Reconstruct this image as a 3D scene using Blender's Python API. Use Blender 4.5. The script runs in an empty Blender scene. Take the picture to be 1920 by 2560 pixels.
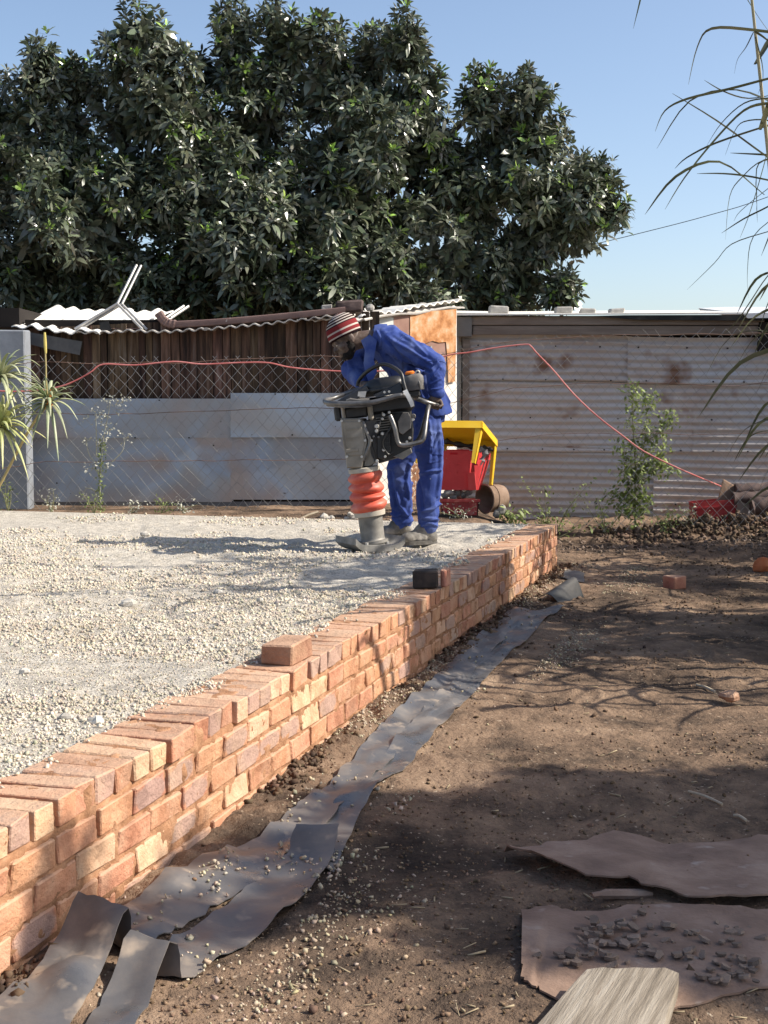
import bpy, math, random
import numpy as np
from mathutils import Vector, Matrix, Quaternion

random.seed(7)
RNG = np.random.default_rng(11)
sc = bpy.context.scene
col = sc.collection

# ------------------------------------------------------------------ camera, sky, sun, exposure
FPX, CX, CY = 3300.0, 960.0, 1280.0          # focal length and centre in photo pixels (1920 x 2560)
CAM_H = 0.93
PITCH = math.atan(269.0 / FPX)
cam = bpy.data.cameras.new("camera")
cam.sensor_fit = 'HORIZONTAL'
cam.sensor_width = 36.0
cam.lens = FPX / 1920.0 * 36.0
cam.clip_start = 0.05
cam.clip_end = 2000.0
camo = bpy.data.objects.new("camera", cam)
camo.location = (0, 0, CAM_H)
camo.rotation_euler = (math.pi / 2 - PITCH, 0, 0)
col.objects.link(camo)
sc.camera = camo

SUN_EL, SUN_AZ = math.radians(41.0), math.radians(-3.0)   # azimuth from +X towards +Y
world = bpy.data.worlds.new("World")
sc.world = world
world.use_nodes = True
wn = world.node_tree
wn.nodes.clear()
sky = wn.nodes.new('ShaderNodeTexSky')
sky.sky_type = 'NISHITA'
sky.sun_disc = False
sky.sun_elevation = SUN_EL
sky.sun_rotation = math.pi / 2 - SUN_AZ
sky.altitude = 1400.0
sky.air_density = 1.0
sky.dust_density = 5.0
sky.ozone_density = 0.6
bg = wn.nodes.new('ShaderNodeBackground')
bg.inputs['Strength'].default_value = 0.135
wo = wn.nodes.new('ShaderNodeOutputWorld')
wn.links.new(sky.outputs[0], bg.inputs[0])
wn.links.new(bg.outputs[0], wo.inputs[0])

sd = bpy.data.lights.new("sun", 'SUN')
sd.energy = 5.0
sd.angle = math.radians(0.53)
sd.color = (1.0, 0.93, 0.82)
suno = bpy.data.objects.new("sun", sd)
SUNDIR = Vector((math.cos(SUN_EL) * math.cos(SUN_AZ), math.cos(SUN_EL) * math.sin(SUN_AZ), math.sin(SUN_EL)))
suno.rotation_euler = SUNDIR.to_track_quat('Z', 'Y').to_euler()
suno.location = (20, 2, 20)
col.objects.link(suno)

sc.view_settings.view_transform = 'Standard'
sc.view_settings.look = 'None'
sc.view_settings.gamma = 1.0
sc.view_settings.use_curve_mapping = False
sc.view_settings.exposure = 0.55
sc.render.engine = 'CYCLES'
sc.cycles.max_bounces = 6
sc.cycles.diffuse_bounces = 3
sc.cycles.glossy_bounces = 2
sc.cycles.transmission_bounces = 2
sc.cycles.transparent_max_bounces = 4
sc.cycles.caustics_reflective = False
sc.cycles.caustics_refractive = False
sc.cycles.use_denoising = True

# ------------------------------------------------------------------ pixel helpers (measure the photo, then build at real depth)
_fw = Vector((0, math.cos(PITCH), -math.sin(PITCH)))
_up = Vector((0, math.sin(PITCH), math.cos(PITCH)))
_C = Vector((0, 0, CAM_H))
def ray(u, v):
    return Vector((1, 0, 0)) * ((u - CX) / FPX) + _up * ((CY - v) / FPX) + _fw
def PY(u, v, Y):                      # photo pixel at depth Y
    d = ray(u, v)
    return _C + d * (Y / d.y)
def PZ(u, v, z):                      # photo pixel on the horizontal plane z
    d = ray(u, v)
    return _C + d * ((z - CAM_H) / d.z)
def PL(u, v, A, B, off=0.0):          # photo pixel on the vertical plane through A, B (off = towards the camera)
    d = ray(u, v)
    t = Vector((B[0] - A[0], B[1] - A[1], 0)).normalized()
    n = Vector((t.y, -t.x, 0))
    A0 = Vector((A[0], A[1], 0)) + n * off
    k = (A0 - _C).dot(n) / d.dot(n)
    return _C + d * k
def Z1(x, y, Y): return PY(740 + x * .33755, 740 + y * .33755, Y)       # zoomed crops used while measuring
def Z2(x, y, Y): return PY(x * .4822, 740 + y * .4822, Y)
def Z3(x, y, Y): return PY(1100 + x * .4943, 740 + y * .4943, Y)
def ZD(x, y, Y): return PY(x * .3014, 740 + y * .3014, Y)
def ZE(x, y, Y): return PY(x * .217, 860 + y * .217, Y)
def ZG(x, y, Y): return PY(1480 + x * .2652, 940 + y * .2652, Y)
def ZH(x, y, Y): return PY(1080 + x * .20494, 1020 + y * .20494, Y)
def ZA(x, y, Y): return PY(900 + x * .6148, y * .6148, Y)

# ------------------------------------------------------------------ numpy noise
def _h(ix, iy, iz, s):
    n = (ix * 374761393 + iy * 668265263 + iz * 2147483647 + s * 974634777) & 0xFFFFFFFF
    n = ((n ^ (n >> 13)) * 1274126177) & 0xFFFFFFFF
    n = n ^ (n >> 16)
    return (n & 0xFFFF) / 65535.0
def vnoise(p, s=0):
    p = np.asarray(p, float)
    if p.shape[1] == 2:
        p = np.concatenate([p, np.zeros((len(p), 1))], 1)
    i = np.floor(p).astype(np.int64)
    f = p - i
    f = f * f * (3 - 2 * f)
    r = 0
    for dx in (0, 1):
        for dy in (0, 1):
            for dz in (0, 1):
                w = (f[:, 0] if dx else 1 - f[:, 0]) * (f[:, 1] if dy else 1 - f[:, 1]) * (f[:, 2] if dz else 1 - f[:, 2])
                r = r + w * _h(i[:, 0] + dx, i[:, 1] + dy, i[:, 2] + dz, s)
    return r * 2 - 1
def fbm(p, o=4, s=0, g=.5):
    p = np.asarray(p, float)
    r, a = 0, 1.0
    for k in range(o):
        r = r + a * vnoise(p * (2 ** k), s + k * 17)
        a *= g
    return r
from mathutils import noise as _mn
def sfb(x, y, o=2, s=0):                 # cheap scalar noise
    r, a = 0.0, 1.0
    for k in range(o):
        r += a * _mn.noise((x * 2 ** k + s * 7.13, y * 2 ** k - s * 3.7, s * 1.37 + k * 5.1)); a *= .5
    return r * 1.5
def sstep(a, b, x):
    t = np.clip((x - a) / (b - a), 0, 1)
    return t * t * (3 - 2 * t)

# ------------------------------------------------------------------ materials
class NT:
    def __init__(s, m):
        s.t = m.node_tree; s.n = s.t.nodes; s.l = s.t.links
    def add(s, ty, **kw):
        n = s.n.new(ty)
        for k, v in kw.items(): setattr(n, k, v)
        return n
    def link(s, a, b): s.l.new(a, b)
def c4(c): return (c[0], c[1], c[2], 1.0)
MATS = {}
def pmat(name, cols, scale=4.0, rough=.8, bump=0.0, bscale=40.0, metal=0.0, stretch=(1, 1, 1), rand=0.0, detail=6.0,
         spec=.3, rough2=None, speck=None, hue=0.0, attr=None, transl=0.0, dist=0.004, distort=0.0, stops=None, nrough=.6):
    """procedural surface: noise-driven colour ramp, optional per-object variation, speckle and fine bump"""
    m = bpy.data.materials.new(name); m.use_nodes = True
    T = NT(m); T.n.clear()
    out = T.add('ShaderNodeOutputMaterial'); b = T.add('ShaderNodeBsdfPrincipled')
    tc = T.add('ShaderNodeTexCoord'); mp = T.add('ShaderNodeMapping')
    mp.inputs['Scale'].default_value = stretch
    T.link(tc.outputs['Object'], mp.inputs['Vector'])
    oi = T.add('ShaderNodeObjectInfo')
    vec = mp.outputs[0]
    if rand or hue:
        ad = T.add('ShaderNodeVectorMath', operation='MULTIPLY_ADD')
        cb = T.add('ShaderNodeCombineXYZ')
        for i in range(3): T.link(oi.outputs['Random'], cb.inputs[i])
        ad.inputs[1].default_value = (37., 19., 53.)
        T.link(cb.outputs[0], ad.inputs[0]); T.link(vec, ad.inputs[2])
        vec = ad.outputs[0]
    nz = T.add('ShaderNodeTexNoise'); nz.inputs['Scale'].default_value = scale; nz.inputs['Detail'].default_value = detail
    nz.inputs['Roughness'].default_value = nrough; nz.inputs['Distortion'].default_value = distort
    T.link(vec, nz.inputs['Vector'])
    rp = T.add('ShaderNodeValToRGB'); cr = rp.color_ramp
    k = len(cols)
    while len(cr.elements) < k: cr.elements.new(.5)
    for i, c in enumerate(cols):
        cr.elements[i].position = stops[i] if stops else (.32 + .36 * i / max(1, k - 1))
        cr.elements[i].color = c4(c)
    T.link(nz.outputs['Fac'], rp.inputs[0])
    colr = rp.outputs[0]
    if attr:
        at = T.add('ShaderNodeAttribute', attribute_name=attr)
        mx = T.add('ShaderNodeMix', data_type='RGBA', blend_type='MULTIPLY'); mx.inputs[0].default_value = 1.0
        T.link(colr, mx.inputs[6]); T.link(at.outputs['Color'], mx.inputs[7]); colr = mx.outputs[2]
    if rand or hue:
        hs = T.add('ShaderNodeHueSaturation')
        mr = T.add('ShaderNodeMapRange'); mr.inputs['To Min'].default_value = 1 - rand; mr.inputs['To Max'].default_value = 1 + rand
        T.link(oi.outputs['Random'], mr.inputs[0]); T.link(mr.outputs[0], hs.inputs['Value'])
        if hue:
            m2 = T.add('ShaderNodeMath', operation='MULTIPLY'); m2.inputs[1].default_value = 7.31
            m3 = T.add('ShaderNodeMath', operation='FRACT')
            mr2 = T.add('ShaderNodeMapRange'); mr2.inputs['To Min'].default_value = .5 - hue; mr2.inputs['To Max'].default_value = .5 + hue
            T.link(oi.outputs['Random'], m2.inputs[0]); T.link(m2.outputs[0], m3.inputs[0]); T.link(m3.outputs[0], mr2.inputs[0]); T.link(mr2.outputs[0], hs.inputs['Hue'])
        T.link(colr, hs.inputs['Color']); colr = hs.outputs[0]
    if speck:                                   # (colour, scale, threshold, softness)
        n2 = T.add('ShaderNodeTexNoise'); n2.inputs['Scale'].default_value = speck[1]; n2.inputs['Detail'].default_value = 3
        T.link(vec, n2.inputs['Vector'])
        mr = T.add('ShaderNodeMapRange'); mr.inputs['From Min'].default_value = speck[2]; mr.inputs['From Max'].default_value = speck[2] + speck[3]
        T.link(n2.outputs['Fac'], mr.inputs[0])
        mx = T.add('ShaderNodeMix', data_type='RGBA'); T.link(mr.outputs[0], mx.inputs[0]); T.link(colr, mx.inputs[6]); mx.inputs[7].default_value = c4(speck[0])
        colr = mx.outputs[2]
    T.link(colr, b.inputs['Base Color'])
    b.inputs['Metallic'].default_value = metal
    b.inputs['Specular IOR Level'].default_value = spec
    if rough2 is None: b.inputs['Roughness'].default_value = rough
    else:
        mr = T.add('ShaderNodeMapRange'); mr.inputs['From Min'].default_value = .35; mr.inputs['From Max'].default_value = .65
        mr.inputs['To Min'].default_value = rough; mr.inputs['To Max'].default_value = rough2
        T.link(nz.outputs['Fac'], mr.inputs[0]); T.link(mr.outputs[0], b.inputs['Roughness'])
    if bump:
        n3 = T.add('ShaderNodeTexNoise'); n3.inputs['Scale'].default_value = bscale; n3.inputs['Detail'].default_value = 5; n3.inputs['Roughness'].default_value = .65
        T.link(vec, n3.inputs['Vector'])
        bp = T.add('ShaderNodeBump'); bp.inputs['Strength'].default_value = bump; bp.inputs['Distance'].default_value = dist
        T.link(n3.outputs['Fac'], bp.inputs['Height']); T.link(bp.outputs[0], b.inputs['Normal'])
    sh = b.outputs[0]
    if transl:
        tr = T.add('ShaderNodeBsdfTranslucent'); T.link(colr, tr.inputs[0])
        ms = T.add('ShaderNodeMixShader'); ms.inputs[0].default_value = transl
        T.link(sh, ms.inputs[1]); T.link(tr.outputs[0], ms.inputs[2]); sh = ms.outputs[0]
    T.link(sh, out.inputs[0])
    MATS[name] = m
    return m

# ------------------------------------------------------------------ mesh builder
class MB:
    def __init__(s): s.v = []; s.f = []
    def _add(s, vs, fs):
        o = len(s.v); s.v += [tuple(q) for q in vs]; s.f += [tuple(i + o for i in q) for q in fs]; return s
    def box(s, c, size, rot=None, jit=0.0, taper=1.0):
        hx, hy, hz = size[0] / 2, size[1] / 2, size[2] / 2
        vs = []
        for z in (-1, 1):
            k = taper if z > 0 else 1.0
            for x, y in ((-1, -1), (1, -1), (1, 1), (-1, 1)):
                p = Vector((x * hx * k, y * hy * k, z * hz))
                if jit: p += Vector([random.uniform(-jit, jit) for _ in range(3)])
                if rot is not None: p = rot @ p
                vs.append(Vector(c) + p)
        return s._add(vs, [(3, 2, 1, 0), (4, 5, 6, 7), (0, 1, 5, 4), (1, 2, 6, 5), (2, 3, 7, 6), (3, 0, 4, 7)])
    def bbox(s, c, size, rot=None, bev=.01, jit=0.0):      # bevelled box
        h = [size[0] / 2, size[1] / 2, size[2] / 2]; b = min(bev, min(h) * .9)
        vs = {}; L = []
        for sx in (-1, 1):
            for sy in (-1, 1):
                for sz in (-1, 1):
                    jj = Vector([random.uniform(-jit, jit) for _ in range(3)])
                    for a in range(3):
                        q = [sx * (h[0] - b), sy * (h[1] - b), sz * (h[2] - b)]
                        q[a] = (sx, sy, sz)[a] * h[a]
                        p = Vector(q) + jj
                        if rot is not None: p = rot @ p
                        vs[(sx, sy, sz, a)] = len(L); L.append(Vector(c) + p)
        F = []
        g = lambda *k: vs[k]
        for sg in (-1, 1):
            q = [g(sg, -1, -1, 0), g(sg, 1, -1, 0), g(sg, 1, 1, 0), g(sg, -1, 1, 0)]; F.append(q if sg > 0 else q[::-1])
            q = [g(-1, sg, -1, 1), g(-1, sg, 1, 1), g(1, sg, 1, 1), g(1, sg, -1, 1)]; F.append(q if sg > 0 else q[::-1])
            q = [g(-1, -1, sg, 2), g(1, -1, sg, 2), g(1, 1, sg, 2), g(-1, 1, sg, 2)]; F.append(q if sg > 0 else q[::-1])
        for s1 in (-1, 1):
            for s2 in (-1, 1):
                F.append([g(s1, s2, -1, 0), g(s1, s2, -1, 1), g(s1, s2, 1, 1), g(s1, s2, 1, 0)])
                F.append([g(s1, -1, s2, 0), g(s1, -1, s2, 2), g(s1, 1, s2, 2), g(s1, 1, s2, 0)])
                F.append([g(-1, s1, s2, 1), g(-1, s1, s2, 2), g(1, s1, s2, 2), g(1, s1, s2, 1)])
                for s3 in (-1, 1): F.append([g(s1, s2, s3, 0), g(s1, s2, s3, 1), g(s1, s2, s3, 2)])
        return s._add(L, F)
    def tube(s, pts, r, n=8, cap=True):
        pts = [Vector(p) for p in pts]
        rs = r if isinstance(r, (list, tuple)) else [r] * len(pts)
        vs = []; fs = []
        t0 = (pts[1] - pts[0]).normalized()
        a = Vector((0, 0, 1)) if abs(t0.z) < .9 else Vector((1, 0, 0))
        u = t0.cross(a).normalized()
        for i, p in enumerate(pts):
            t = (pts[min(i + 1, len(pts) - 1)] - pts[max(i - 1, 0)])
            t = t.normalized() if t.length > 1e-9 else t0
            u = (u - t * u.dot(t)); u = u.normalized() if u.length > 1e-6 else t.orthogonal().normalized()
            w = t.cross(u)
            for k in range(n):
                an = 2 * math.pi * k / n
                vs.append(p + (u * math.cos(an) + w * math.sin(an)) * rs[i])
        for i in range(len(pts) - 1):
            for k in range(n):
                fs.append((i * n + k, i * n + (k + 1) % n, (i + 1) * n + (k + 1) % n, (i + 1) * n + k))
        if cap:
            fs.append(tuple(range(n - 1, -1, -1))); fs.append(tuple((len(pts) - 1) * n + k for k in range(n)))
        return s._add(vs, fs)
    def loft(s, rings, n=16, cap=True, pw=1.0):             # rings: (centre, u vector, v vector)
        vs = []; fs = []
        for c, u, v in rings:
            c = Vector(c); u = Vector(u); v = Vector(v)
            for k in range(n):
                an = 2 * math.pi * k / n
                ca, sa = math.cos(an), math.sin(an)
                if pw != 1.0:
                    ca = math.copysign(abs(ca) ** pw, ca); sa = math.copysign(abs(sa) ** pw, sa)
                vs.append(c + u * ca + v * sa)
        for i in range(len(rings) - 1):
            for k in range(n):
                fs.append((i * n + k, i * n + (k + 1) % n, (i + 1) * n + (k + 1) % n, (i + 1) * n + k))
        if cap:
            fs.append(tuple(range(n - 1, -1, -1))); fs.append(tuple((len(rings) - 1) * n + k for k in range(n)))
        return s._add(vs, fs)
    def ell(s, c, rx, ry, rz, R=None, nu=14, nv=10):
        rings = []
        for j in range(nv + 1):
            a = -math.pi / 2 + math.pi * j / nv
            k = max(math.cos(a), .02); z = math.sin(a) * rz
            o, u, v = Vector((0, 0, z)), Vector((rx * k, 0, 0)), Vector((0, ry * k, 0))
            if R is not None: o, u, v = R @ o, R @ u, R @ v
            rings.append((Vector(c) + o, u, v))
        return s.loft(rings, nu)
    def caps(s, p0, r0, p1, r1, n=12):                       # tapered capsule
        p0, p1 = Vector(p0), Vector(p1); t = (p1 - p0)
        L = t.length
        t = t.normalized() if L > 1e-7 else Vector((0, 0, 1))
        u = t.orthogonal().normalized(); w = t.cross(u); rings = []
        for a in (-80, -50, -20, 0):
            a = math.radians(a); rings.append((p0 + t * r0 * math.sin(a), u * r0 * math.cos(a), w * r0 * math.cos(a)))
        for a in (0, 20, 50, 80):
            a = math.radians(a); rings.append((p1 + t * r1 * math.sin(a), u * r1 * math.cos(a), w * r1 * math.cos(a)))
        return s.loft(rings, n)
    def prism(s, poly, ext):                                  # polygon (3D points) extruded by vector
        n = len(poly); ext = Vector(ext)
        a = [Vector(p) for p in poly]; b = [p + ext for p in a]
        fs = [tuple(range(n)), tuple(range(2 * n - 1, n - 1, -1))]
        for i in range(n): fs.append((i, i + n, (i + 1) % n + n, (i + 1) % n))
        return s._add(a + b, fs)
    def grid(s, P, thick=None):                               # 2D list of points; thick = offset vector for the other side
        r, c = len(P), len(P[0])
        vs = [Vector(q) for row in P for q in row]
        fs = [(i * c + j, i * c + j + 1, (i + 1) * c + j + 1, (i + 1) * c + j) for i in range(r - 1) for j in range(c - 1)]
        if thick is not None:
            o = r * c; t = Vector(thick)
            vs += [q + t for q in vs[:o]]
            fs += [tuple(o + i for i in f[::-1]) for f in fs[:(r - 1) * (c - 1)]]
            ring = [j for j in range(c)] + [i * c + c - 1 for i in range(1, r)] + [(r - 1) * c + j for j in range(c - 2, -1, -1)] + [i * c for i in range(r - 2, 0, -1)]
            for k in range(len(ring)):
                a, b = ring[k], ring[(k + 1) % len(ring)]
                fs.append((a, a + o, b + o, b))
        return s._add(vs, fs)
    def mesh(s, name, mat=None, smooth=False, org=(0, 0, 0), angle=None):
        m = bpy.data.meshes.new(name)
        o = Vector(org)
        m.from_pydata([tuple(Vector(q) - o) for q in s.v], [], s.f)
        m.update()
        if mat: m.materials.append(mat)
        if smooth: m.polygons.foreach_set('use_smooth', [True] * len(m.polygons))
        if angle is not None and smooth:
            try: m.set_sharp_from_angle(angle=math.radians(angle))
            except Exception: pass
        return m
    def build(s, name, mat, parent=None, smooth=False, angle=40, org=None):
        o0 = Vector(org) if org is not None else (Vector(parent.location) if parent else Vector((0, 0, 0)))
        if parent is not None and parent.parent is not None and org is None:
            o0 = Vector(parent['_w'])
        me = s.mesh(name, mat, smooth, o0, angle)
        ob = bpy.data.objects.new(name, me); col.objects.link(ob)
        if parent is not None:
            ob.parent = parent; ob['_w'] = tuple(o0)
        else: ob.location = o0
        return ob
def npmesh(name, V, F, mat, parent=None, smooth=False, colors=None):
    """V (n,3); F list of (k,3|4) int arrays"""
    m = bpy.data.meshes.new(name)
    fl = [np.asarray(f) for f in F if len(f)]
    tot = sum(f.size for f in fl); nf = sum(len(f) for f in fl)
    m.vertices.add(len(V)); m.loops.add(tot); m.polygons.add(nf)
    m.vertices.foreach_set('co', np.asarray(V, np.float32).ravel())
    m.loops.foreach_set('vertex_index', np.concatenate([f.ravel() for f in fl]).astype(np.int32))
    ls = np.concatenate([np.full(len(f), f.shape[1]) for f in fl])
    st = np.concatenate([[0], np.cumsum(ls)[:-1]]).astype(np.int32)
    m.polygons.foreach_set('loop_start', st)
    m.update(calc_edges=True)
    if smooth: m.polygons.foreach_set('use_smooth', [True] * nf)
    if colors is not None:
        a = m.color_attributes.new('tint', 'FLOAT_COLOR', 'POINT')
        c = np.ones((len(V), 4), np.float32); c[:, :3] = colors
        a.data.foreach_set('color', c.ravel())
    m.materials.append(mat)
    m.validate()
    ob = bpy.data.objects.new(name, m); col.objects.link(ob)
    if parent is not None: ob.parent = parent; ob['_w'] = tuple(parent.location)
    return ob
def tag(o, label=None, cat=None, group=None, kind=None):
    if label: o['label'] = label
    if cat: o['category'] = cat
    if group: o['group'] = group
    if kind: o['kind'] = kind
    return o
def thing(name, loc, label, cat, group=None):
    o = bpy.data.objects.new(name, None); o.empty_display_size = .1
    o.location = Vector(loc); col.objects.link(o)
    return tag(o, label, cat, group)
def smoothpath(pts, n=6):
    pts = [Vector(p) for p in pts]; out = []
    for i in range(len(pts) - 1):
        p0, p1, p2, p3 = pts[max(i - 1, 0)], pts[i], pts[i + 1], pts[min(i + 2, len(pts) - 1)]
        for k in range(n):
            t = k / n
            out.append(.5 * ((2 * p1) + (p2 - p0) * t + (2 * p0 - 5 * p1 + 4 * p2 - p3) * t * t + (3 * p1 - p0 - 3 * p2 + p3) * t ** 3))
    out.append(pts[-1]); return out
def lerp(a, b, t): return a + (b - a) * t
def V3(*a): return Vector(a)
# ------------------------------------------------------------------ wall line
WF = PZ(1394, 1311, 0.0); WN = PZ(52, 2050, 0.0)        # outer top edge of the brick wall
WD = (WF - WN).normalized(); WA = math.atan2(WD.x, WD.y)
WL = 8.471
W0 = WF - WD * WL                                          # near end, out of the picture
WI = Vector((-WD.y, WD.x, 0))                              # inwards, over the pad
GZ = -0.365
def wall_st(x, y):                                         # along / inward coordinates of a ground point
    dx, dy = x - W0.x, y - W0.y
    return dx * WD.x + dy * WD.y, dx * WI.x + dy * WI.y

# ------------------------------------------------------------------ materials of the setting
M_soil = pmat('soil', [(.036, .028, .023), (.095, .068, .050), (.215, .146, .099), (.345, .243, .166)], scale=1.5, rough=.95, bump=1.0, bscale=30, detail=13, spec=.08, nrough=.72,
              speck=((.42, .33, .24), 55, .66, .06), dist=.022, stops=[.32, .43, .54, .68])
M_gravel = pmat('crushed_stone_dust', [(.40, .36, .30), (.53, .48, .405), (.64, .59, .505)], scale=16, rough=.95, bump=.8, bscale=75, detail=9, spec=.1,
                speck=((.30, .275, .235), 85, .56, .08), dist=.022)
M_stone = pmat('crushed_stone', [(.44, .395, .325), (.58, .53, .445), (.68, .635, .55)], scale=3, rough=.9, spec=.15, bump=.3, bscale=120, attr='tint')
M_clod = pmat('earth_clods', [(.07, .05, .04), (.12, .085, .06), (.20, .14, .10)], scale=14, rough=1., spec=.05, bump=.4, bscale=150, attr='tint')
M_mortar = pmat('sandy_mortar', [(.24, .125, .068), (.37, .195, .108), (.47, .275, .165)], scale=16, rough=.95, spec=.1, bump=.9, bscale=130, dist=.006)

def brick_mat(name, cols, flash=.72):
    m = pmat(name, cols, scale=14, rough=.92, bump=.9, bscale=55, rand=.11, hue=.008, spec=.15, dist=.009, detail=10,
             speck=((.60, .42, .29), 45, .70, .08))
    T = NT(m); b = [n for n in T.n if n.type == 'BSDF_PRINCIPLED'][0]
    src = b.inputs['Base Color'].links[0].from_socket
    oi = [n for n in T.n if n.type == 'OBJECT_INFO'][0]
    tc = [n for n in T.n if n.type == 'TEX_COORD'][0]
    # kiln flashing: a grey patch in the middle of some faces
    a = T.add('ShaderNodeMath', operation='MULTIPLY'); a.inputs[1].default_value = 13.7
    f = T.add('ShaderNodeMath', operation='FRACT'); T.link(oi.outputs['Random'], a.inputs[0]); T.link(a.outputs[0], f.inputs[0])
    g = T.add('ShaderNodeMath', operation='GREATER_THAN'); g.inputs[1].default_value = flash; T.link(f.outputs[0], g.inputs[0])
    ln = T.add('ShaderNodeVectorMath', operation='MULTIPLY'); ln.inputs[1].default_value = (1.0, .0, 2.4); T.link(tc.outputs['Object'], ln.inputs[0])
    le = T.add('ShaderNodeVectorMath', operation='LENGTH'); T.link(ln.outputs[0], le.inputs[0])
    n = T.add('ShaderNodeTexNoise'); n.inputs['Scale'].default_value = 28; T.link(tc.outputs['Object'], n.inputs['Vector'])
    ad = T.add('ShaderNodeMath', operation='MULTIPLY_ADD'); ad.inputs[1].default_value = .07; T.link(n.outputs['Fac'], ad.inputs[0]); T.link(le.outputs['Value'], ad.inputs[2])
    mr = T.add('ShaderNodeMapRange'); mr.inputs['From Min'].default_value = .135; mr.inputs['From Max'].default_value = .115
    T.link(ad.outputs[0], mr.inputs[0])
    mu = T.add('ShaderNodeMath', operation='MULTIPLY'); T.link(mr.outputs[0], mu.inputs[0]); T.link(g.outputs[0], mu.inputs[1])
    m7 = T.add('ShaderNodeMath', operation='MULTIPLY'); m7.inputs[1].default_value = .62; T.link(mu.outputs[0], m7.inputs[0])
    mx = T.add('ShaderNodeMix', data_type='RGBA'); T.link(m7.outputs[0], mx.inputs[0]); T.link(src, mx.inputs[6]); mx.inputs[7].default_value = (.36, .28, .25, 1)
    # pale dust and mortar smears, thicker on upward faces
    gm = T.add('ShaderNodeNewGeometry'); sz = T.add('ShaderNodeSeparateXYZ'); T.link(gm.outputs['Normal'], sz.inputs[0])
    nd = T.add('ShaderNodeTexNoise'); nd.inputs['Scale'].default_value = 7; nd.inputs['Detail'].default_value = 7; T.link(gm.outputs['Position'], nd.inputs['Vector'])
    up_ = T.add('ShaderNodeMapRange'); up_.inputs['From Min'].default_value = .3; up_.inputs['From Max'].default_value = .95; up_.inputs['To Max'].default_value = .62; T.link(sz.outputs['Z'], up_.inputs[0])
    sm_ = T.add('ShaderNodeMapRange'); sm_.inputs['From Min'].default_value = .47; sm_.inputs['From Max'].default_value = .62; sm_.inputs['To Max'].default_value = .38; T.link(nd.outputs['Fac'], sm_.inputs[0])
    ad2 = T.add('ShaderNodeMath', operation='ADD', use_clamp=True); T.link(up_.outputs[0], ad2.inputs[0]); T.link(sm_.outputs[0], ad2.inputs[1])
    mx2 = T.add('ShaderNodeMix', data_type='RGBA'); T.link(ad2.outputs[0], mx2.inputs[0]); T.link(mx.outputs[2], mx2.inputs[6]); mx2.inputs[7].default_value = (.52, .345, .235, 1)
    ng = T.add('ShaderNodeTexNoise'); ng.inputs['Scale'].default_value = 2.6; ng.inputs['Detail'].default_value = 9; ng.inputs['Roughness'].default_value = .7; T.link(gm.outputs['Position'], ng.inputs['Vector'])
    gr = T.add('ShaderNodeMapRange'); gr.inputs['From Min'].default_value = .50; gr.inputs['From Max'].default_value = .70; gr.inputs['To Max'].default_value = .75; T.link(ng.outputs['Fac'], gr.inputs[0])
    mx3 = T.add('ShaderNodeMix', data_type='RGBA', blend_type='MULTIPLY'); T.link(gr.outputs[0], mx3.inputs[0]); T.link(mx2.outputs[2], mx3.inputs[6]); mx3.inputs[7].default_value = (.50, .46, .45, 1)
    T.link(mx3.outputs[2], b.inputs['Base Color'])
    return m
M_brick = [brick_mat('fired_clay_brick', [(.44, .205, .115), (.53, .265, .155), (.60, .335, .205)]),
           brick_mat('pale_clay_brick', [(.55, .32, .19), (.63, .40, .25), (.70, .49, .32)], .95),
           brick_mat('red_clay_brick', [(.42, .195, .115), (.50, .245, .15), (.55, .30, .19)], .8)]

# ------------------------------------------------------------------ ground: one sheet to the horizon
def axis(a, b, n, lo, hi, m):
    core = np.linspace(a, b, n)
    k = np.linspace(0, 1, m + 1)[1:]
    return np.concatenate([(a - (a - lo) * k ** 3)[::-1], core, b + (hi - b) * k ** 3])
_fr = random.Random(15)
FOOT = [(_fr.uniform(.1, 2.0) + .05 * k_, 2.9 + .42 * k_ + _fr.uniform(-.1, .1), 1.35 + _fr.gauss(0, .3)) for k_ in range(19)]
def ground_z(x, y):
    s, i = wall_st(x, y)
    p = np.stack([x, y], 1)
    z = np.full(len(x), GZ)
    z += .022 * fbm(p * .9, 3, 5) + .010 * fbm(p * 4.5, 3, 9) + .006 * fbm(p * 17, 3, 3)
    near = np.exp(-((i + .10) / .13) ** 2) * (s > 0) * (s < WL + .1)           # disturbed earth along the wall base
    z += near * (.03 * np.abs(fbm(p * 9, 3, 31)) + .012)
    for (fx, fy, fa) in FOOT:                                                     # old footprints pressed into the earth
        dx, dy = x - fx, y - fy; u = dx * math.cos(fa) + dy * math.sin(fa); w = -dx * math.sin(fa) + dy * math.cos(fa)
        e = np.sqrt((u / .145) ** 2 + (w / (.055 + .012 * np.sign(u))) ** 2)
        z = z - .014 * sstep(1.0, .7, e) + .006 * np.exp(-((e - 1.15) / .18) ** 2)
    right = sstep(-.35, -.6, i) * (y < 9)
    z += right * .012 * fbm(p * 2.2, 2, 77)
    back = sstep(10.6, 11.4, y) * sstep(1.55, .75, x)                           # yard behind the pad lies higher
    z = z * (1 - back) + back * (-.05 + .012 * fbm(p * 5, 3, 4))
    bk2 = sstep(10.7, 12.2, y) * sstep(1.0, 1.8, x)
    z += bk2 * (.085 + .02 * np.abs(fbm(p * 6, 3, 15)))
    far = sstep(16, 40, np.hypot(x, y))
    return z * (1 - far) + far * (-.3)
gx = axis(-1.8, 4.0, 340, -250, 250, 26); gy = axis(2.3, 13.2, 420, -60, 500, 26)
X, Y = np.meshgrid(gx, gy); xf, yf = X.ravel(), Y.ravel()
zf = ground_z(xf, yf)
s_, i_ = wall_st(xf, yf)
under = (i_ > .12) & (s_ < WL - .1)
zf[under] = np.minimum(zf[under], GZ - .03)
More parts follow.
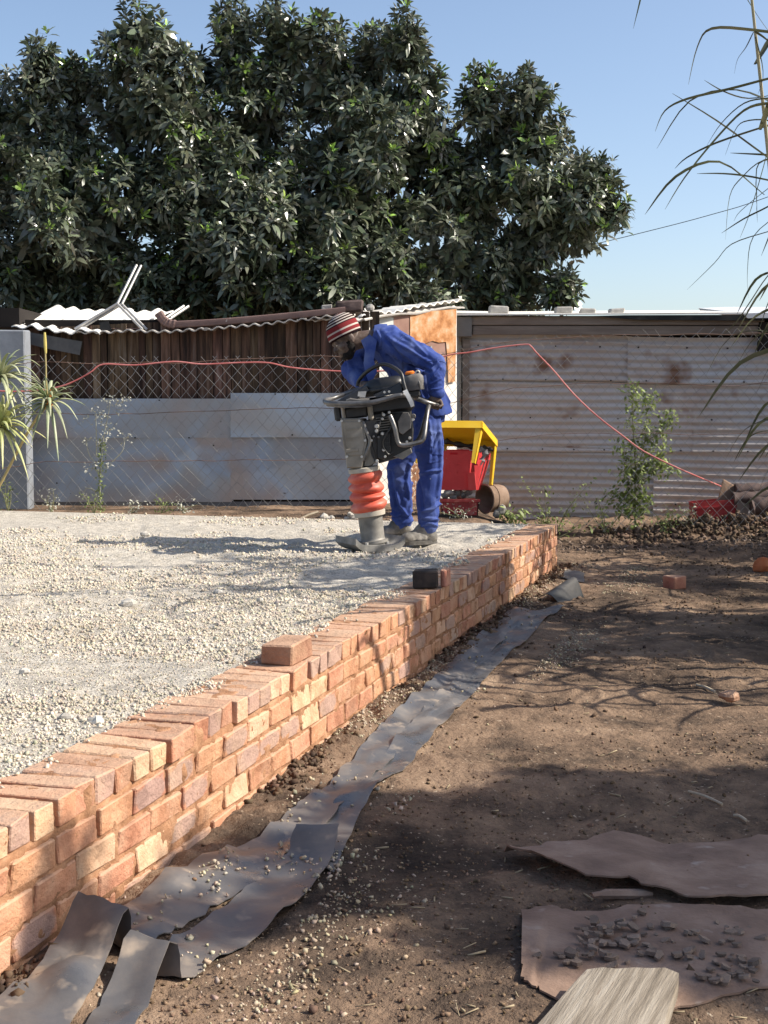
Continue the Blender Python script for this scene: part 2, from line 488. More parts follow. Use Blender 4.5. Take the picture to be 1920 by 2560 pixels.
def gridfaces(r, c):
    a = np.arange(r * c).reshape(r, c)
    return np.stack([a[:-1, :-1].ravel(), a[:-1, 1:].ravel(), a[1:, 1:].ravel(), a[1:, :-1].ravel()], 1)
g = npmesh('ground', np.stack([xf, yf, zf], 1), [gridfaces(len(gy), len(gx))], M_soil, smooth=True)
tag(g, 'brown earth of the yard beside the brick wall', kind='structure')
ZG_ = zf.reshape(len(gy), len(gx))
def gz1(x, y):                                   # height of the sheet at a point
    i = int(min(max(np.searchsorted(gx, x) - 1, 0), len(gx) - 2)); j = int(min(max(np.searchsorted(gy, y) - 1, 0), len(gy) - 2))
    u = (x - gx[i]) / (gx[i + 1] - gx[i]); v = (y - gy[j]) / (gy[j + 1] - gy[j])
    return float(ZG_[j, i] * (1 - u) * (1 - v) + ZG_[j, i + 1] * u * (1 - v) + ZG_[j + 1, i] * (1 - u) * v + ZG_[j + 1, i + 1] * u * v)

# ------------------------------------------------------------------ gravel pad behind the wall
def pad_z(s, i):
    p = np.stack([s, i], 1)
    z = -.012 + .020 * fbm(p * .8, 2, 21) + .012 * fbm(p * 3.2, 3, 22) + .007 * fbm(p * 11, 3, 23) + .004 * fbm(p * 33, 2, 24)
    # ploughed ripples left by the rammer near the worker
    cs, ci = 6.35, .95
    w = np.exp(-(((s - cs) / 1.1) ** 2 + ((i - ci) / 1.0) ** 2))
    z += w * .016 * np.sin(s * 26 + 3 * fbm(p * 1.5, 2, 41) - i * 6)
    z += .045 * np.exp(-(((s - 7.15) / .16) ** 2 + ((i - 1.15) / .45) ** 2)) * (1 + .5 * fbm(p * 7, 2, 8))   # loose ridge beside the tamping foot
    edge = sstep(.30, .12, i)                       # settles flush with the wall's back edge
    z = z * (1 - edge) + edge * (-.010 + .006 * fbm(p * 9, 3, 55))
    z = np.where(i < .23, -.022 + .004 * fbm(p * 20, 2, 5), z)
    be = sstep(WL - .35, WL - .02, s)
    return z * (1 - be) - be * .004
ss = np.concatenate([np.linspace(-2.0, .8, 10), np.linspace(.8, WL - .01, 330)[1:]])
ii = np.concatenate([np.linspace(.14, 3.6, 190), 3.6 + (np.linspace(0, 1, 24)[1:]) ** 2 * 5.0])
S, I = np.meshgrid(ss, ii)
sf, jf = S.ravel(), I.ravel()
pz_ = pad_z(sf, jf)
P = np.stack([W0.x + WD.x * sf + WI.x * jf, W0.y + WD.y * sf + WI.y * jf, pz_], 1)
nr, nc = len(ii), len(ss)
Fq = gridfaces(nr, nc)[:, ::-1]
# skirt on the far side
o = len(P); far = np.array([r * nc + nc - 1 for r in range(nr)])
P2 = P[far].copy(); P2[:, 2] = -.45
sk = np.stack([far[:-1], far[1:], o + np.arange(1, nr), o + np.arange(nr - 1)], 1)
pad = npmesh('gravel_pad', np.concatenate([P, P2]), [Fq, sk], M_gravel, smooth=True)
tag(pad, 'levelled pad of pale crushed stone held by the brick wall', kind='structure')
def padpt(s, i): return W0 + WD * s + WI * i
def padz1(x, y):
    s, i = wall_st(x, y); return float(pad_z(np.array([s]), np.array([i]))[0])

# loose stones: jittered angular pieces in one mesh
CUBE = np.array([[-1, -1, -1], [1, -1, -1], [1, 1, -1], [-1, 1, -1], [-1, -1, 1], [1, -1, 1], [1, 1, 1], [-1, 1, 1]], float)
CF = np.array([[3, 2, 1, 0], [4, 5, 6, 7], [0, 1, 5, 4], [1, 2, 6, 5], [2, 3, 7, 6], [3, 0, 4, 7]])
def rocks(pos, size, flat=.62, jit=.62, seed=1):
    r = np.random.default_rng(seed); n = len(pos)
    v = CUBE[None] * (1 + r.uniform(-jit, jit, (n, 8, 3))) * .5
    v *= r.uniform(.6, 1.15, (n, 1, 3)); v[:, :, 2] *= flat
    q = r.normal(size=(n, 4)); q[:, 1:3] *= .45; q /= np.linalg.norm(q, axis=1, keepdims=True)
    w, x, y, z = q.T
    R = np.stack([1 - 2 * (y * y + z * z), 2 * (x * y - z * w), 2 * (x * z + y * w), 2 * (x * y + z * w), 1 - 2 * (x * x + z * z), 2 * (y * z - x * w),
                  2 * (x * z - y * w), 2 * (y * z + x * w), 1 - 2 * (x * x + y * y)], 1).reshape(n, 3, 3)
    v = np.einsum('nij,nkj->nki', R, v) * np.asarray(size)[:, None, None] + pos[:, None, :]
    f = (CF[None] + (np.arange(n) * 8)[:, None, None]).reshape(-1, 4)
    return v.reshape(-1, 3), f
def stones_stuff(name, pos, size, mat, tint, label, seed, parent=None, flat=.7):
    v, f = rocks(pos, size, flat=flat, seed=seed)
    c = np.repeat(tint, 8, axis=0)
    ob = npmesh(name, v, [f], mat, colors=c)
    tag(ob, label, kind='stuff'); return ob
def stint(n, r, base=(1, 1, 1), var=.25):
    k = r.uniform(1 - var, 1 + var * .5, (n, 1)); w = r.normal(0, .03, (n, 3))
    return np.clip(np.array(base)[None] * k + w, .05, 2)
def along(s, i): return np.stack([W0.x + WD.x * s + WI.x * i, W0.y + WD.y * s + WI.y * i], 1)
r = np.random.default_rng(3)
S_, I_, Z_ = [], [], []
def inview(s, i, m=.25):
    p = np.stack([W0.x + WD.x * s + WI.x * i, W0.y + WD.y * s + WI.y * i], 1)
    return (np.abs(p[:, 0]) < p[:, 1] * .291 + m), p
for (s0, s1, dens, a, b) in ((.3, 2.6, 7800, .003, .0125), (2.6, 4.6, 4400, .004, .014), (4.6, 6.6, 1900, .005, .017), (6.6, WL - .03, 950, .006, .020)):
    n = int((s1 - s0) * 4.2 * dens)
    s = r.uniform(s0, s1, n); i = .10 + r.uniform(0, 1, n) * 4.1
    ok, p = inview(s, i)
    clump = fbm(np.stack([s, i], 1) * 1.6, 3, 91)
    ok &= (clump * 1.5 + r.normal(0, .3, n)) > np.where(s > 3.4, .10, -.15)
    inner = .205 + .05 * fbm(np.stack([s * 2.4, s * 0], 1), 3, 92) - .05 * (s > 4.2)
    ok &= (i > inner) | (r.uniform(size=n) < .035)
    s, i = s[ok], i[ok]
    S_.append(s); I_.append(i); Z_.append(a + (b - a) * r.uniform(0, 1, len(s)) ** 2.6)
s = np.concatenate(S_); i = np.concatenate(I_); d = np.concatenate(Z_)
z = np.where(i < .225, .001, pad_z(s, i)) + d * .18
pos = np.stack([W0.x + WD.x * s + WI.x * i, W0.y + WD.y * s + WI.y * i, z], 1)
stones_stuff('crushed_stone', pos, d, M_stone, stint(len(d), r, (1.03, .98, .91)), 'pale crushed stone scattered over the pad', 5)

# fine chips between the larger stones, near part of the pad
n = 52000
s = .3 + 4.6 * r.uniform(size=n) ** 1.4; i = .2 + 3.6 * r.uniform(size=n)
ok, _p = inview(s, i, .15); inner = .215 + .05 * fbm(np.stack([s * 2.4, s * 0], 1), 3, 92); ok &= (i > inner)
s, i = s[ok], i[ok]; d = .0022 + .0045 * r.uniform(size=len(s)) ** 1.5
stones_stuff('stone_chips', np.concatenate([along(s, i), (pad_z(s, i) + d * .2)[:, None]], 1), d, M_stone, stint(len(d), r, (.95, .90, .83), .4), 'fine stone chips covering the near part of the pad', 15)

# pebbles spilled on the earth along the wall and the plastic strips, and dark clods
n = 15000
s = r.uniform(.2, WL + .5, n); i = -np.abs(r.normal(.0, .10, n)) - .01
sel = r.uniform(size=n)
i = np.where(sel < .55, i, -.50 - np.abs(r.normal(0, .11, n)))
cl = fbm(np.stack([s * .9, i * 2], 1), 3, 61)
ok = cl + r.normal(0, .25, n) > .12 + .38 * (s < 3.0) * (i < -.3)
s, i = s[ok], i[ok]; p = along(s, i)
ok = np.abs(p[:, 0]) < p[:, 1] * .291 + .3
p = p[ok]; d = .003 + .0085 * r.uniform(size=len(p)) ** 2.6
pos = np.concatenate([p, (ground_z(p[:, 0], p[:, 1]) + d * .25)[:, None]], 1)
stones_stuff('spilled_pebbles', pos, d, M_stone, stint(len(d), r, (.74, .66, .56)), 'pale pebbles spilled on the earth along the wall', 6)
n = 14000
s = r.uniform(.2, WL + .3, n); i = -np.clip(np.abs(r.normal(.02, .06, n)), 0, .13) - .004
x = r.uniform(-1.5, 4.0, n); y = 2.5 + 10.0 * r.uniform(size=n) ** .8
pw = along(s, i); mode = r.uniform(size=n) < .5
px = np.where(mode, pw[:, 0], x); py = np.where(mode, pw[:, 1], y)
s2, i2 = wall_st(px, py)
den = fbm(np.stack([px * 1.1, py * 1.1], 1), 3, 81) + r.normal(0, .3, n)
ok = (np.abs(px) < py * .291 + .3) & ((i2 < -.005) | (s2 > WL + .02)) & ((mode & (fbm(np.stack([s2 * 1.7, i2 * 0], 1), 3, 88) + r.normal(0, .2, n) > .05)) | (~mode & (den > .22)))
px, py, mode = px[ok], py[ok], mode[ok]
d = np.where(mode, .005 + .022 * r.uniform(size=len(px)) ** 3.2, .004 + .016 * r.uniform(size=len(px)) ** 3)
pos = np.stack([px, py, ground_z(px, py) + d * .2], 1)
stones_stuff('earth_clods', pos, d, M_clod, stint(len(d), r, (1.1, 1.05, 1.0), .35), 'dark crumbly earth clods along the foot of the brick wall', 7, flat=.7)

M_crumb = pmat('soil_crumbs', [(.11, .072, .048), (.20, .135, .088), (.30, .21, .145)], scale=9, rough=1., spec=.05, attr='tint')
n = 26000
py = 2.45 + 9.3 * r.uniform(size=n) ** 1.5; px = r.uniform(-1, 1, n) * (py * .291 + .3)
s2, i2 = wall_st(px, py)
ok = ((i2 < -.14) | (s2 > WL + .05)) & (fbm(np.stack([px * 1.4, py * 1.4], 1), 3, 181) + r.normal(0, .35, n) > -.05)
px, py = px[ok], py[ok]; d = (.0025 + .0085 * r.uniform(size=len(px)) ** 2.6) * (.75 + py * .07)
stones_stuff('soil_crumbs', np.stack([px, py, ground_z(px, py) + d * .15], 1), d, M_crumb, stint(len(d), r, (1, 1, 1), .45), 'loose brown soil crumbs strewn over the yard', 9)
n = 520                                                     # straw and twig litter
py = 2.6 + 9 * r.uniform(size=n) ** 1.3; px = r.uniform(-1, 1, n) * (py * .291 + .2)
s2, i2 = wall_st(px, py); ok = (i2 < -.5) | (s2 > WL + .05); px, py = px[ok], py[ok]; n = len(px)
an = r.uniform(0, 6.28, n); L_ = r.uniform(.012, .05, n); w_ = r.uniform(.0008, .0022, n)
v = CUBE[None] * .5 * np.stack([L_, w_ * 2, w_ * 2], 1)[:, None, :]
v[:, :, 2] += v[:, :, 0] * r.normal(0, .12, (n, 1)); ca, sa = np.cos(an)[:, None], np.sin(an)[:, None]
vx = v[:, :, 0] * ca - v[:, :, 1] * sa + px[:, None]; vy = v[:, :, 0] * sa + v[:, :, 1] * ca + py[:, None]; vz = v[:, :, 2] + (ground_z(px, py) + .004)[:, None]
ob = npmesh('straw_litter', np.stack([vx, vy, vz], 2).reshape(-1, 3), [(CF[None] + (np.arange(n) * 8)[:, None, None]).reshape(-1, 4)], pmat('dry_straw', [(.26, .20, .12), (.42, .34, .22)], scale=30, rough=.9))
tag(ob, 'bits of dry straw and twig littering the brown earth', kind='stuff')

# ------------------------------------------------------------------ the brick wall: every brick a part
wall = thing('brick_wall', W0 + V3(0, 0, GZ), 'long low orange brick retaining wall topped by a row of header bricks', 'brick wall')
wall.rotation_euler = (0, 0, math.pi / 2 - WA)
def brick_mesh(sz, mat):
    b = MB()
    b.bbox((0, 0, 0), sz, bev=random.uniform(.002, .0055), jit=.0042)
    return b.mesh('brick', mat, False)
HB = [[brick_mesh((.0865 + random.uniform(-.003, .003), .220, .069), m) for _ in range(5)] for m in M_brick]
SB = [[brick_mesh((.1835 + random.uniform(-.005, .003), .104, .0685), m) for _ in range(5)] for m in M_brick]
def put_brick(me, x, y, z, rz=0):
    o = bpy.data.objects.new('brick', me); col.objects.link(o); o.parent = wall
    o.location = (x, y, z - GZ); o.rotation_euler = (random.gauss(0, .006), random.gauss(0, .008), rz + random.gauss(0, .012))
def pick(tbl, w):
    k = random.choices((0, 1, 2), w)[0]; return random.choice(tbl[k])
for k in range(86):
    put_brick(pick(HB, (5, 2.6, 3)), .0493 + k * .0985 + random.gauss(0, .0018), .110 + random.gauss(0, .0035), -.0345 + random.gauss(0, .0009))
for c in range(4):
    zc = -.084 - .036 - c * .0815
    for k in range(44):
        xx = .0985 + k * .197 - (.0985 if c % 2 else 0)
        if xx > WL - .05: continue
        if xx < 0: continue
        put_brick(pick(SB, (6, 1.2, 3)), xx + random.gauss(0, .002), .052 + random.gauss(0, .002), zc + random.gauss(0, .0012))
    if c % 2: put_brick(HB[0][c], WL - .0493, .110, zc)
# mortar body: rough, slightly proud in places
nx, nz = 640, 34
xs = np.linspace(.005, WL - .008, nx); zs = np.linspace(-.43, -.008, nz)
XX, ZZ = np.meshgrid(xs, zs)
pp = np.stack([XX.ravel() * 1.0, ZZ.ravel() * 1.0], 1)
yy = .0060 - .0066 * fbm(pp * 26, 3, 7) - .0045 * fbm(pp * 80, 2, 8)
yy = yy + .022 * (ZZ.ravel() > -.070) * np.clip(.65 + .9 * fbm(pp * 11, 2, 19), 0, 1)
Vm = np.stack([XX.ravel(), yy, ZZ.ravel() - GZ], 1)
Fm = gridfaces(nz, nx)
o = len(Vm)
bx = np.array([[.005, .2, -.43], [WL - .008, .2, -.43], [WL - .008, .2, -.012], [.005, .2, -.012]]); bx[:, 2] -= GZ
top_f = np.arange((nz - 1) * nx, nz * nx); end_f = np.arange(nx - 1, nz * nx, nx)
ty = np.linspace(.03, .20, 24)
TX, TY = np.meshgrid(xs, ty)
Tz = -.0045 - .020 * (TY.ravel() < .045) + .005 * fbm(np.stack([TX.ravel() * 30, TY.ravel() * 30], 1), 2, 3) - GZ
Vt = np.stack([TX.ravel(), TY.ravel(), Tz], 1)
ez = np.linspace(-.43, -.012, 12); ey = np.linspace(.01, .2, 8)
EY, EZ = np.meshgrid(ey, ez)
Ve = np.stack([WL - .010 + .004 * fbm(np.stack([EY.ravel() * 40, EZ.ravel() * 40], 1), 2, 5), EY.ravel(), EZ.ravel() - GZ], 1)
mo = npmesh('mortar', np.concatenate([Vm, Vt, Ve]), [Fm, gridfaces(24, nx) + o, gridfaces(12, 8) + o + len(Vt)], M_mortar, smooth=True)
mo.parent = wall
wall['kind'] = 'thing'
# ------------------------------------------------------------------ loose bricks and stones
def loose_brick(c, size, rz, mat, label, tilt=(0, 0), cat='brick', group=None, z0=None):
    b = MB(); b.bbox((0, 0, 0), size, bev=.006, jit=.004)
    me = b.mesh('loose_brick', mat)
    o = bpy.data.objects.new('loose_brick', me); col.objects.link(o)
    o.location = c; o.rotation_euler = (tilt[0], tilt[1], rz)
    return tag(o, label, cat, group)
def R1(x, y): return x * 1.1573, y * 1.1573           # overview picture -> photo pixels
M_bk_brown = brick_mat('dull_brown_brick', [(.30, .15, .10), (.36, .19, .125), (.40, .23, .15)], .99)
M_bk_shaded = pmat('shade_dark_brick', [(.022, .018, .016), (.042, .034, .03), (.075, .056, .046)], scale=12, rough=.9, bump=.5, bscale=90)  # brick colour darkened to carry the shade it stands in
M_bk_pink = brick_mat('pinkish_brick', [(.45, .20, .13), (.52, .25, .165), (.58, .30, .20)], .99)
M_bk_or = pmat('orange_clay_lump', [(.45, .13, .05), (.58, .18, .07), (.62, .25, .12)], scale=9, rough=.9, bump=.5, bscale=60)
p = PZ(*R1(618, 1432), .001); loose_brick(p + V3(0, .05, .0385), (.118, .21, .076), -.32, M_bk_brown, 'dull brown loose brick lying across the top of the near wall')
p = PZ(*R1(922, 1272), .001); loose_brick(p + V3(-.005, .045, .0465), (.125, .10, .092), -.1, M_bk_shaded, 'half brick coloured dark for the reed shade, standing on the wall')
p = PZ(*R1(948, 1271), .001); loose_brick(p + V3(.035, .06, .048), (.035, .10, .094), -.28, M_bk_pink, 'thin brick sliver leaning beside the dark half brick on the wall')
p = PZ(*R1(1461, 1275), GZ); loose_brick(p + V3(0, .07, .048), (.108, .13, .092), .42, M_bk_pink, 'pink half brick lying alone on the brown earth')
def lump(name, c, rad, mat, label, cat, seed, flat=.7, group=None, parent=None):
    b = MB(); b.ell((0, 0, 0), rad, rad * .85, rad * flat, nu=9, nv=6)
    v = np.array(b.v); d = 1 + .34 * fbm(v / rad * 1.3 + seed * 3.1, 3, seed)
    b.v = [tuple(q) for q in v * d[:, None]]
    me = b.mesh(name, mat)
    o = bpy.data.objects.new(name, me); col.objects.link(o); o.location = c
    if label: tag(o, label, cat, group)
    if parent: o.parent = parent
    return o
p = PZ(*R1(1651, 1240), GZ); lump('clay_lump', p + V3(.02, .1, .055), .085, M_bk_or, 'bright orange clay lump on the earth at the right edge', 'clay', 3, .7)
p = PZ(*R1(1578, 1515), GZ); lump('broken_brick', p + V3(0, .03, .02), .05, M_bk_brown, 'small reddish brick fragment on the sunlit earth', 'brick fragment', 5, .5)
stone_spots = [((312, 1160), .035, M_stone), ((275, 1300), .034, M_stone), ((178, 1172), .028, M_stone), ((470, 1278), .022, M_stone), ((140, 1550), .022, M_stone),
               ((662, 1195), .02, M_stone), ((50, 1445), .02, M_stone), ((205, 1555), .026, M_stone), ((560, 1300), .02, M_stone), ((236, 1285), .022, M_stone)]
M_peb = pmat('pale_rock', [(.36, .34, .30), (.50, .46, .40), (.62, .58, .51)], scale=14, rough=.9, bump=.5, bscale=80, rand=.2)
for k, ((u, v), rr, m) in enumerate(stone_spots):
    p = PZ(*R1(u, v), 0); z = padz1(p.x, p.y)
    lump('loose_stone', V3(p.x, p.y + .02, z + rr * .35), rr, M_peb, 'pale stone bigger than the gravel around it, lying on the pad', 'stone', 20 + k, .65, 'larger stones lying loose on the gravel pad')
M_twig = pmat('dry_twig', [(.36, .29, .20), (.48, .40, .29)], scale=20, rough=.9)
for k, (a, b, lab) in enumerate((((1487, 1722), (1560, 1748), 'pale dry twig on shaded earth above the brown sheet'), ((1505, 1478), (1545, 1490), 'short pale wood splinter on the sunlit earth'),
                    ((1585, 1768), (1612, 1778), 'small pale chip of wood on shaded earth near the right edge'))):
    A = PZ(*R1(*a), GZ); B = PZ(*R1(*b), GZ)
    A.z = gz1(A.x, A.y) + .008; B.z = gz1(B.x, B.y) + .010
    m = (A + B) / 2 + V3(0, .006, .004)
    o = MB().tube(smoothpath([A, m, B], 3), .0045 if k != 1 else .007, 6).build('twig', M_twig, org=m, smooth=True)
    tag(o, lab, 'twig')

# ------------------------------------------------------------------ damp-proof plastic strips along the wall foot
M_dpc = pmat('dusty_black_plastic', [(.060, .062, .068), (.115, .108, .104), (.225, .19, .16)], scale=3.6, rough=.22, rough2=.65, bump=.25, bscale=30, detail=8, spec=.5,
             speck=((.32, .26, .20), 13, .58, .16))
def strip(name, left, right, prof, label, seed, thick=.0025, z0=GZ + .016, sub=8):
    """left/right edges in overview pixels on the ground; prof: list of (t, lift, forward) controlling humps"""
    L = smoothpath([PZ(*R1(*q), z0) for q in left], sub); Rr = smoothpath([PZ(*R1(*q), z0) for q in right], sub)
    n = min(len(L), len(Rr)); W = 7; rows = []
    for i in range(n):
        t = i / (n - 1) * (len(left) - 1)
        row = []
        ax = (L[min(i + 1, n - 1)] - L[max(i - 1, 0)]).normalized()
        for j in range(W):
            q = lerp(L[i], Rr[i], j / (W - 1)); q = Vector(q)
            h = 0
            for (tc, wd, lift, fw, sk) in prof:
                x = (t - tc - sk * (j / (W - 1) - .5)) / wd
                if abs(x) < 1:
                    k = (1 - x * x) ** 2
                    h += lift * k; q += ax * (fw * k)
            nzv = sfb(q.x * 3, q.y * 3, 2, seed)
            if j in (0, W - 1): q += (Rr[i] - L[i]).normalized() * (.006 * sfb(t * 9, j * 3.0, 3, seed + 4))
            h += .006 * max(0, 1 - abs(sfb(t * 3.1 + .3 * sfb(j * .6, t, 2, seed), j * .12, 2, seed + 2)) * 7) - .0015
            g = gz1(q.x, q.y)
            q.z = max(g + .006, GZ + .004) + .006 + .006 * nzv + h + .004 * abs(j - 3) / 3 * (1 if (i // 3 + seed) % 3 == 0 else 0)
            row.append(q)
        rows.append(row)
    b = MB().grid(rows, thick=(0, 0, -thick))
    o = b.build(name, M_dpc, org=rows[n // 2][3], smooth=True, angle=50)
    return tag(o, label, 'plastic strip')
# left strip runs the whole length; its near end stands up in a fold
strip('plastic_strip', [(-70, 2235), (60, 2150), (135, 2075), (205, 2040), (300, 1962), (420, 1872), (560, 1810), (645, 1745), (728, 1680), (800, 1605), (850, 1560), (915, 1500), (985, 1430), (1060, 1362), (1105, 1322)],
      [(40, 2330), (165, 2215), (245, 2110), (300, 2070), (395, 2005), (520, 1925), (650, 1845), (735, 1745), (808, 1680), (862, 1618), (905, 1570), (968, 1505), (1040, 1440), (1105, 1370), (1145, 1325)],
      [(2.25, .55, .105, .03, -.05), (1.6, .9, .02, 0, 0), (7.2, .5, .012, 0, 0)], 'left dark plastic strip along the wall foot with a raised fold near the camera', 3)
strip('plastic_strip', [(80, 2370), (185, 2225), (255, 2130), (310, 2085), (400, 2015), (520, 1935), (600, 1868), (640, 1820)],
      [(170, 2420), (265, 2270), (345, 2150), (420, 2110), (490, 2060), (600, 1985), (690, 1890), (735, 1822)],
      [(2.15, .5, .085, .05, 0), (7.0, .75, .055, 0, 0), (5.0, .6, .012, 0, 0)], 'near right dark plastic strip with its far end curled up', 5)
strip('plastic_strip', [(635, 1830), (715, 1745), (790, 1680), (845, 1615), (888, 1570), (950, 1505), (1022, 1438), (1090, 1370), (1135, 1326)],
      [(720, 1880), (800, 1720), (862, 1665), (925, 1600), (985, 1535), (1050, 1465), (1115, 1405), (1175, 1345), (1222, 1312)],
      [(1.2, .5, .015, 0, 0), (3.2, .4, .012, 0, 0)], 'far right dark plastic strip lying flat along the wall foot', 8)
strip('plastic_offcut', [(1210, 1262), (1222, 1240)], [(1262, 1262), (1262, 1242)], [], 'small grey plastic offcut behind the tented black sheet at the wall end', 9)
n = 1500
s_p = np.concatenate([r.normal(1.55, .35, 700), r.normal(2.3, .2, 250), r.uniform(.8, 7.8, 550)]); i_p = -r.uniform(.13, .50, n)
kp = fbm(np.stack([s_p * 4, i_p * 6], 1), 2, 33) + r.normal(0, .2, n) > .28
pp_ = along(s_p[kp], i_p[kp]); d = .003 + .010 * r.uniform(size=len(pp_)) ** 2
stones_stuff('grit_on_strips', np.concatenate([pp_, (np.maximum(ground_z(pp_[:, 0], pp_[:, 1]), GZ) + .014 + d * .2)[:, None]], 1), d, M_stone, stint(len(d), r, (.8, .73, .63)), 'pale grit lying on the dark plastic strips', 16)
# tented black piece at the far end
b = MB()
e0 = [PZ(*R1(1157, 1306), GZ + .02), PZ(*R1(1218, 1258), GZ + .02), PZ(*R1(1232, 1250), GZ + .02)]
a0 = PZ(*R1(1160, 1300), GZ + .03); a1 = PY(*R1(1235, 1252), a0.y + .32); a2 = PZ(*R1(1262, 1290), GZ + .015); a3 = PZ(*R1(1215, 1308), GZ + .01)
rows = []
for t in np.linspace(0, 1, 7):
    p0 = lerp(a0, a1, t); p2 = lerp(a3, a2, t); row = []
    for s in np.linspace(0, 1, 8):
        q = Vector(lerp(p0, p2, s)); q.z += .05 * math.sin(math.pi * min(1, s * 1.1)) ** 1 * (1 - .2 * t) + .02 * (1 - s); q.z = max(q.z, GZ + .01)
        row.append(q)
    rows.append(row)
b.grid(rows, thick=(0, 0, -.004))
M_blk = pmat('black_plastic', [(.008, .008, .009), (.02, .02, .02), (.06, .055, .05)], scale=4, rough=.45, bump=.2, bscale=40)
tag(b.build('plastic_sheet', M_blk, org=a3, smooth=True), 'tented black plastic sheet at the far end of the strips', 'plastic sheet')

# ------------------------------------------------------------------ brown sheets and plank in the foreground
def Z7(x, y): return (900 + x * .61483, 1900 + y * .61483)
M_sheet = pmat('dusty_brown_sheet', [(.155, .10, .072), (.24, .158, .115), (.34, .24, .18)], scale=4.5, rough=.85, bump=.7, bscale=40, detail=9, speck=((.36, .29, .24), 11, .64, .1), dist=.006)
def sheet(name, top, bot, lift, label, seed, org=None, nrow=9, base=.02):
    T_ = smoothpath([PZ(*Z7(*q), GZ + base) for q in top], 5); B_ = smoothpath([PZ(*Z7(*q), GZ + base) for q in bot], 5)
    n = min(len(T_), len(B_)); rows = []
    for k in range(nrow):
        s = k / (nrow - 1); row = []
        for i in range(n):
            q = Vector(lerp(T_[i], B_[i], s)); t = i / (n - 1)
            g = gz1(q.x, q.y)
            h = lift(s, t)
            if k in (0, nrow - 1): q.x += .008 * sfb(i * .9, k * 1.0, 3, seed); q.y += .014 * sfb(i * .55 + 9, k * 1.0, 3, seed + 1)
            q.z = max(g + .008, GZ + base * .4 + h + .006 * sfb(q.x * 5, q.y * 5, 3, seed))
            # keep the outline where it is seen: slide along the view ray as it rises
            d = ray(CX, CY); row.append(q)
        rows.append(row)
    return tag(MB().grid(rows, thick=(0, 0, -.005)).build(name, M_sheet, org=rows[nrow // 2][n // 2], smooth=True, angle=60), label, 'sheet')
sheet('brown_sheet', [(585, 350), (760, 335), (930, 320), (1072, 275), (1240, 318), (1450, 320), (1659, 295), (1900, 270)],
      [(600, 372), (760, 432), (930, 502), (1090, 530), (1230, 568), (1420, 600), (1659, 580), (1900, 560)],
      lambda s, t: .045 * s * (1 - .4 * abs(t - .55)) + .012 * math.sin(7 * t) * (1 - s), 'tapering dusty brown sheet with its near edge lifted off the earth', 4)
sheet('brown_sheet', [(660, 590), (760, 580), (880, 600), (1150, 606), (1400, 612), (1659, 622), (1900, 630)],
      [(655, 900), (700, 935), (790, 990), (1050, 1060), (1350, 995), (1659, 935), (1900, 915)],
      lambda s, t: .030 * s * (1 - s) * 2 + .024 * s * (1 if t < .2 else .5), 'lower dusty brown sheet littered with earth flakes under the plank', 6)
M_plank = pmat('weathered_pine', [(.10, .08, .06), (.20, .165, .125), (.30, .255, .20), (.37, .325, .265)], scale=2.6, rough=.85, bump=.9, bscale=14, stretch=(14, .8, 14), detail=9, dist=.004, speck=((.20, .15, .11), 8, .68, .04))
zt_ = GZ + .080
pL, pR, nL, nR = PZ(*Z7(922, 842), zt_), PZ(*Z7(1305, 846), zt_), PZ(*Z7(690, 1073), zt_), PZ(*Z7(1225, 1073), zt_)
f0 = pL; dl, dr = (nL - pL), (nR - pR); rows = []
b = MB()
for k in range(14):
    t = k / 13 * 2.2; row = []
    for j, w in enumerate(np.linspace(0, 1, 7)):
        q = lerp(pL + dl * t, pR + dr * t, w)
        if k == 0 and j in (2, 6): q += (dl.normalized()) * (.006 if j == 2 else .014)
        q.z = zt_ - .012 * t + .0012 * math.sin(j * 3 + k) - (.005 if j in (0, 6) else 0)
        row.append(q)
    rows.append(row)
b.grid(rows, thick=(0, 0, -.040))
plank = b.build('wooden_plank', M_plank, org=f0, smooth=True, angle=35)
ang_ = math.atan2(-(dl + dr).x, (dl + dr).y)
plank.data.transform(Matrix.Rotation(-ang_, 4, 'Z')); plank.rotation_euler = (0, 0, ang_)
tag(plank, 'pale weathered plank lying on the lower brown sheet', 'plank')
o = MB().tube(smoothpath([PZ(*Z7(945, 552), GZ + .02), PZ(*Z7(1000, 545), GZ + .022), PZ(*Z7(1190, 545), GZ + .02)], 4), [.008] * 4 + [.013] * 4 + [.006], 6).build('flat_stick', MATS['dusty_brown_sheet'], org=PZ(*Z7(1050, 545), GZ), smooth=True)
tag(o, 'flat pale stick poking out under the lifted brown sheet', 'stick')
M_flake = pmat('dry_earth_flake', [(.15, .105, .08), (.23, .17, .13), (.31, .24, .19)], scale=18, rough=.95, bump=.5, bscale=70, rand=.25)
fr = random.Random(4)
flake_me = []
for k in range(6):
    b = MB(); n = 7; pts = []
    for a in range(n):
        rr = fr.uniform(.6, 1.1); pts.append((rr * math.cos(a * 2 * math.pi / n), .7 * rr * math.sin(a * 2 * math.pi / n), fr.uniform(-.1, .1)))
    b.prism(pts, (fr.uniform(-.05, .05), .03, .42)); flake_me.append(b.mesh('earth_flake', M_flake))
spots = []
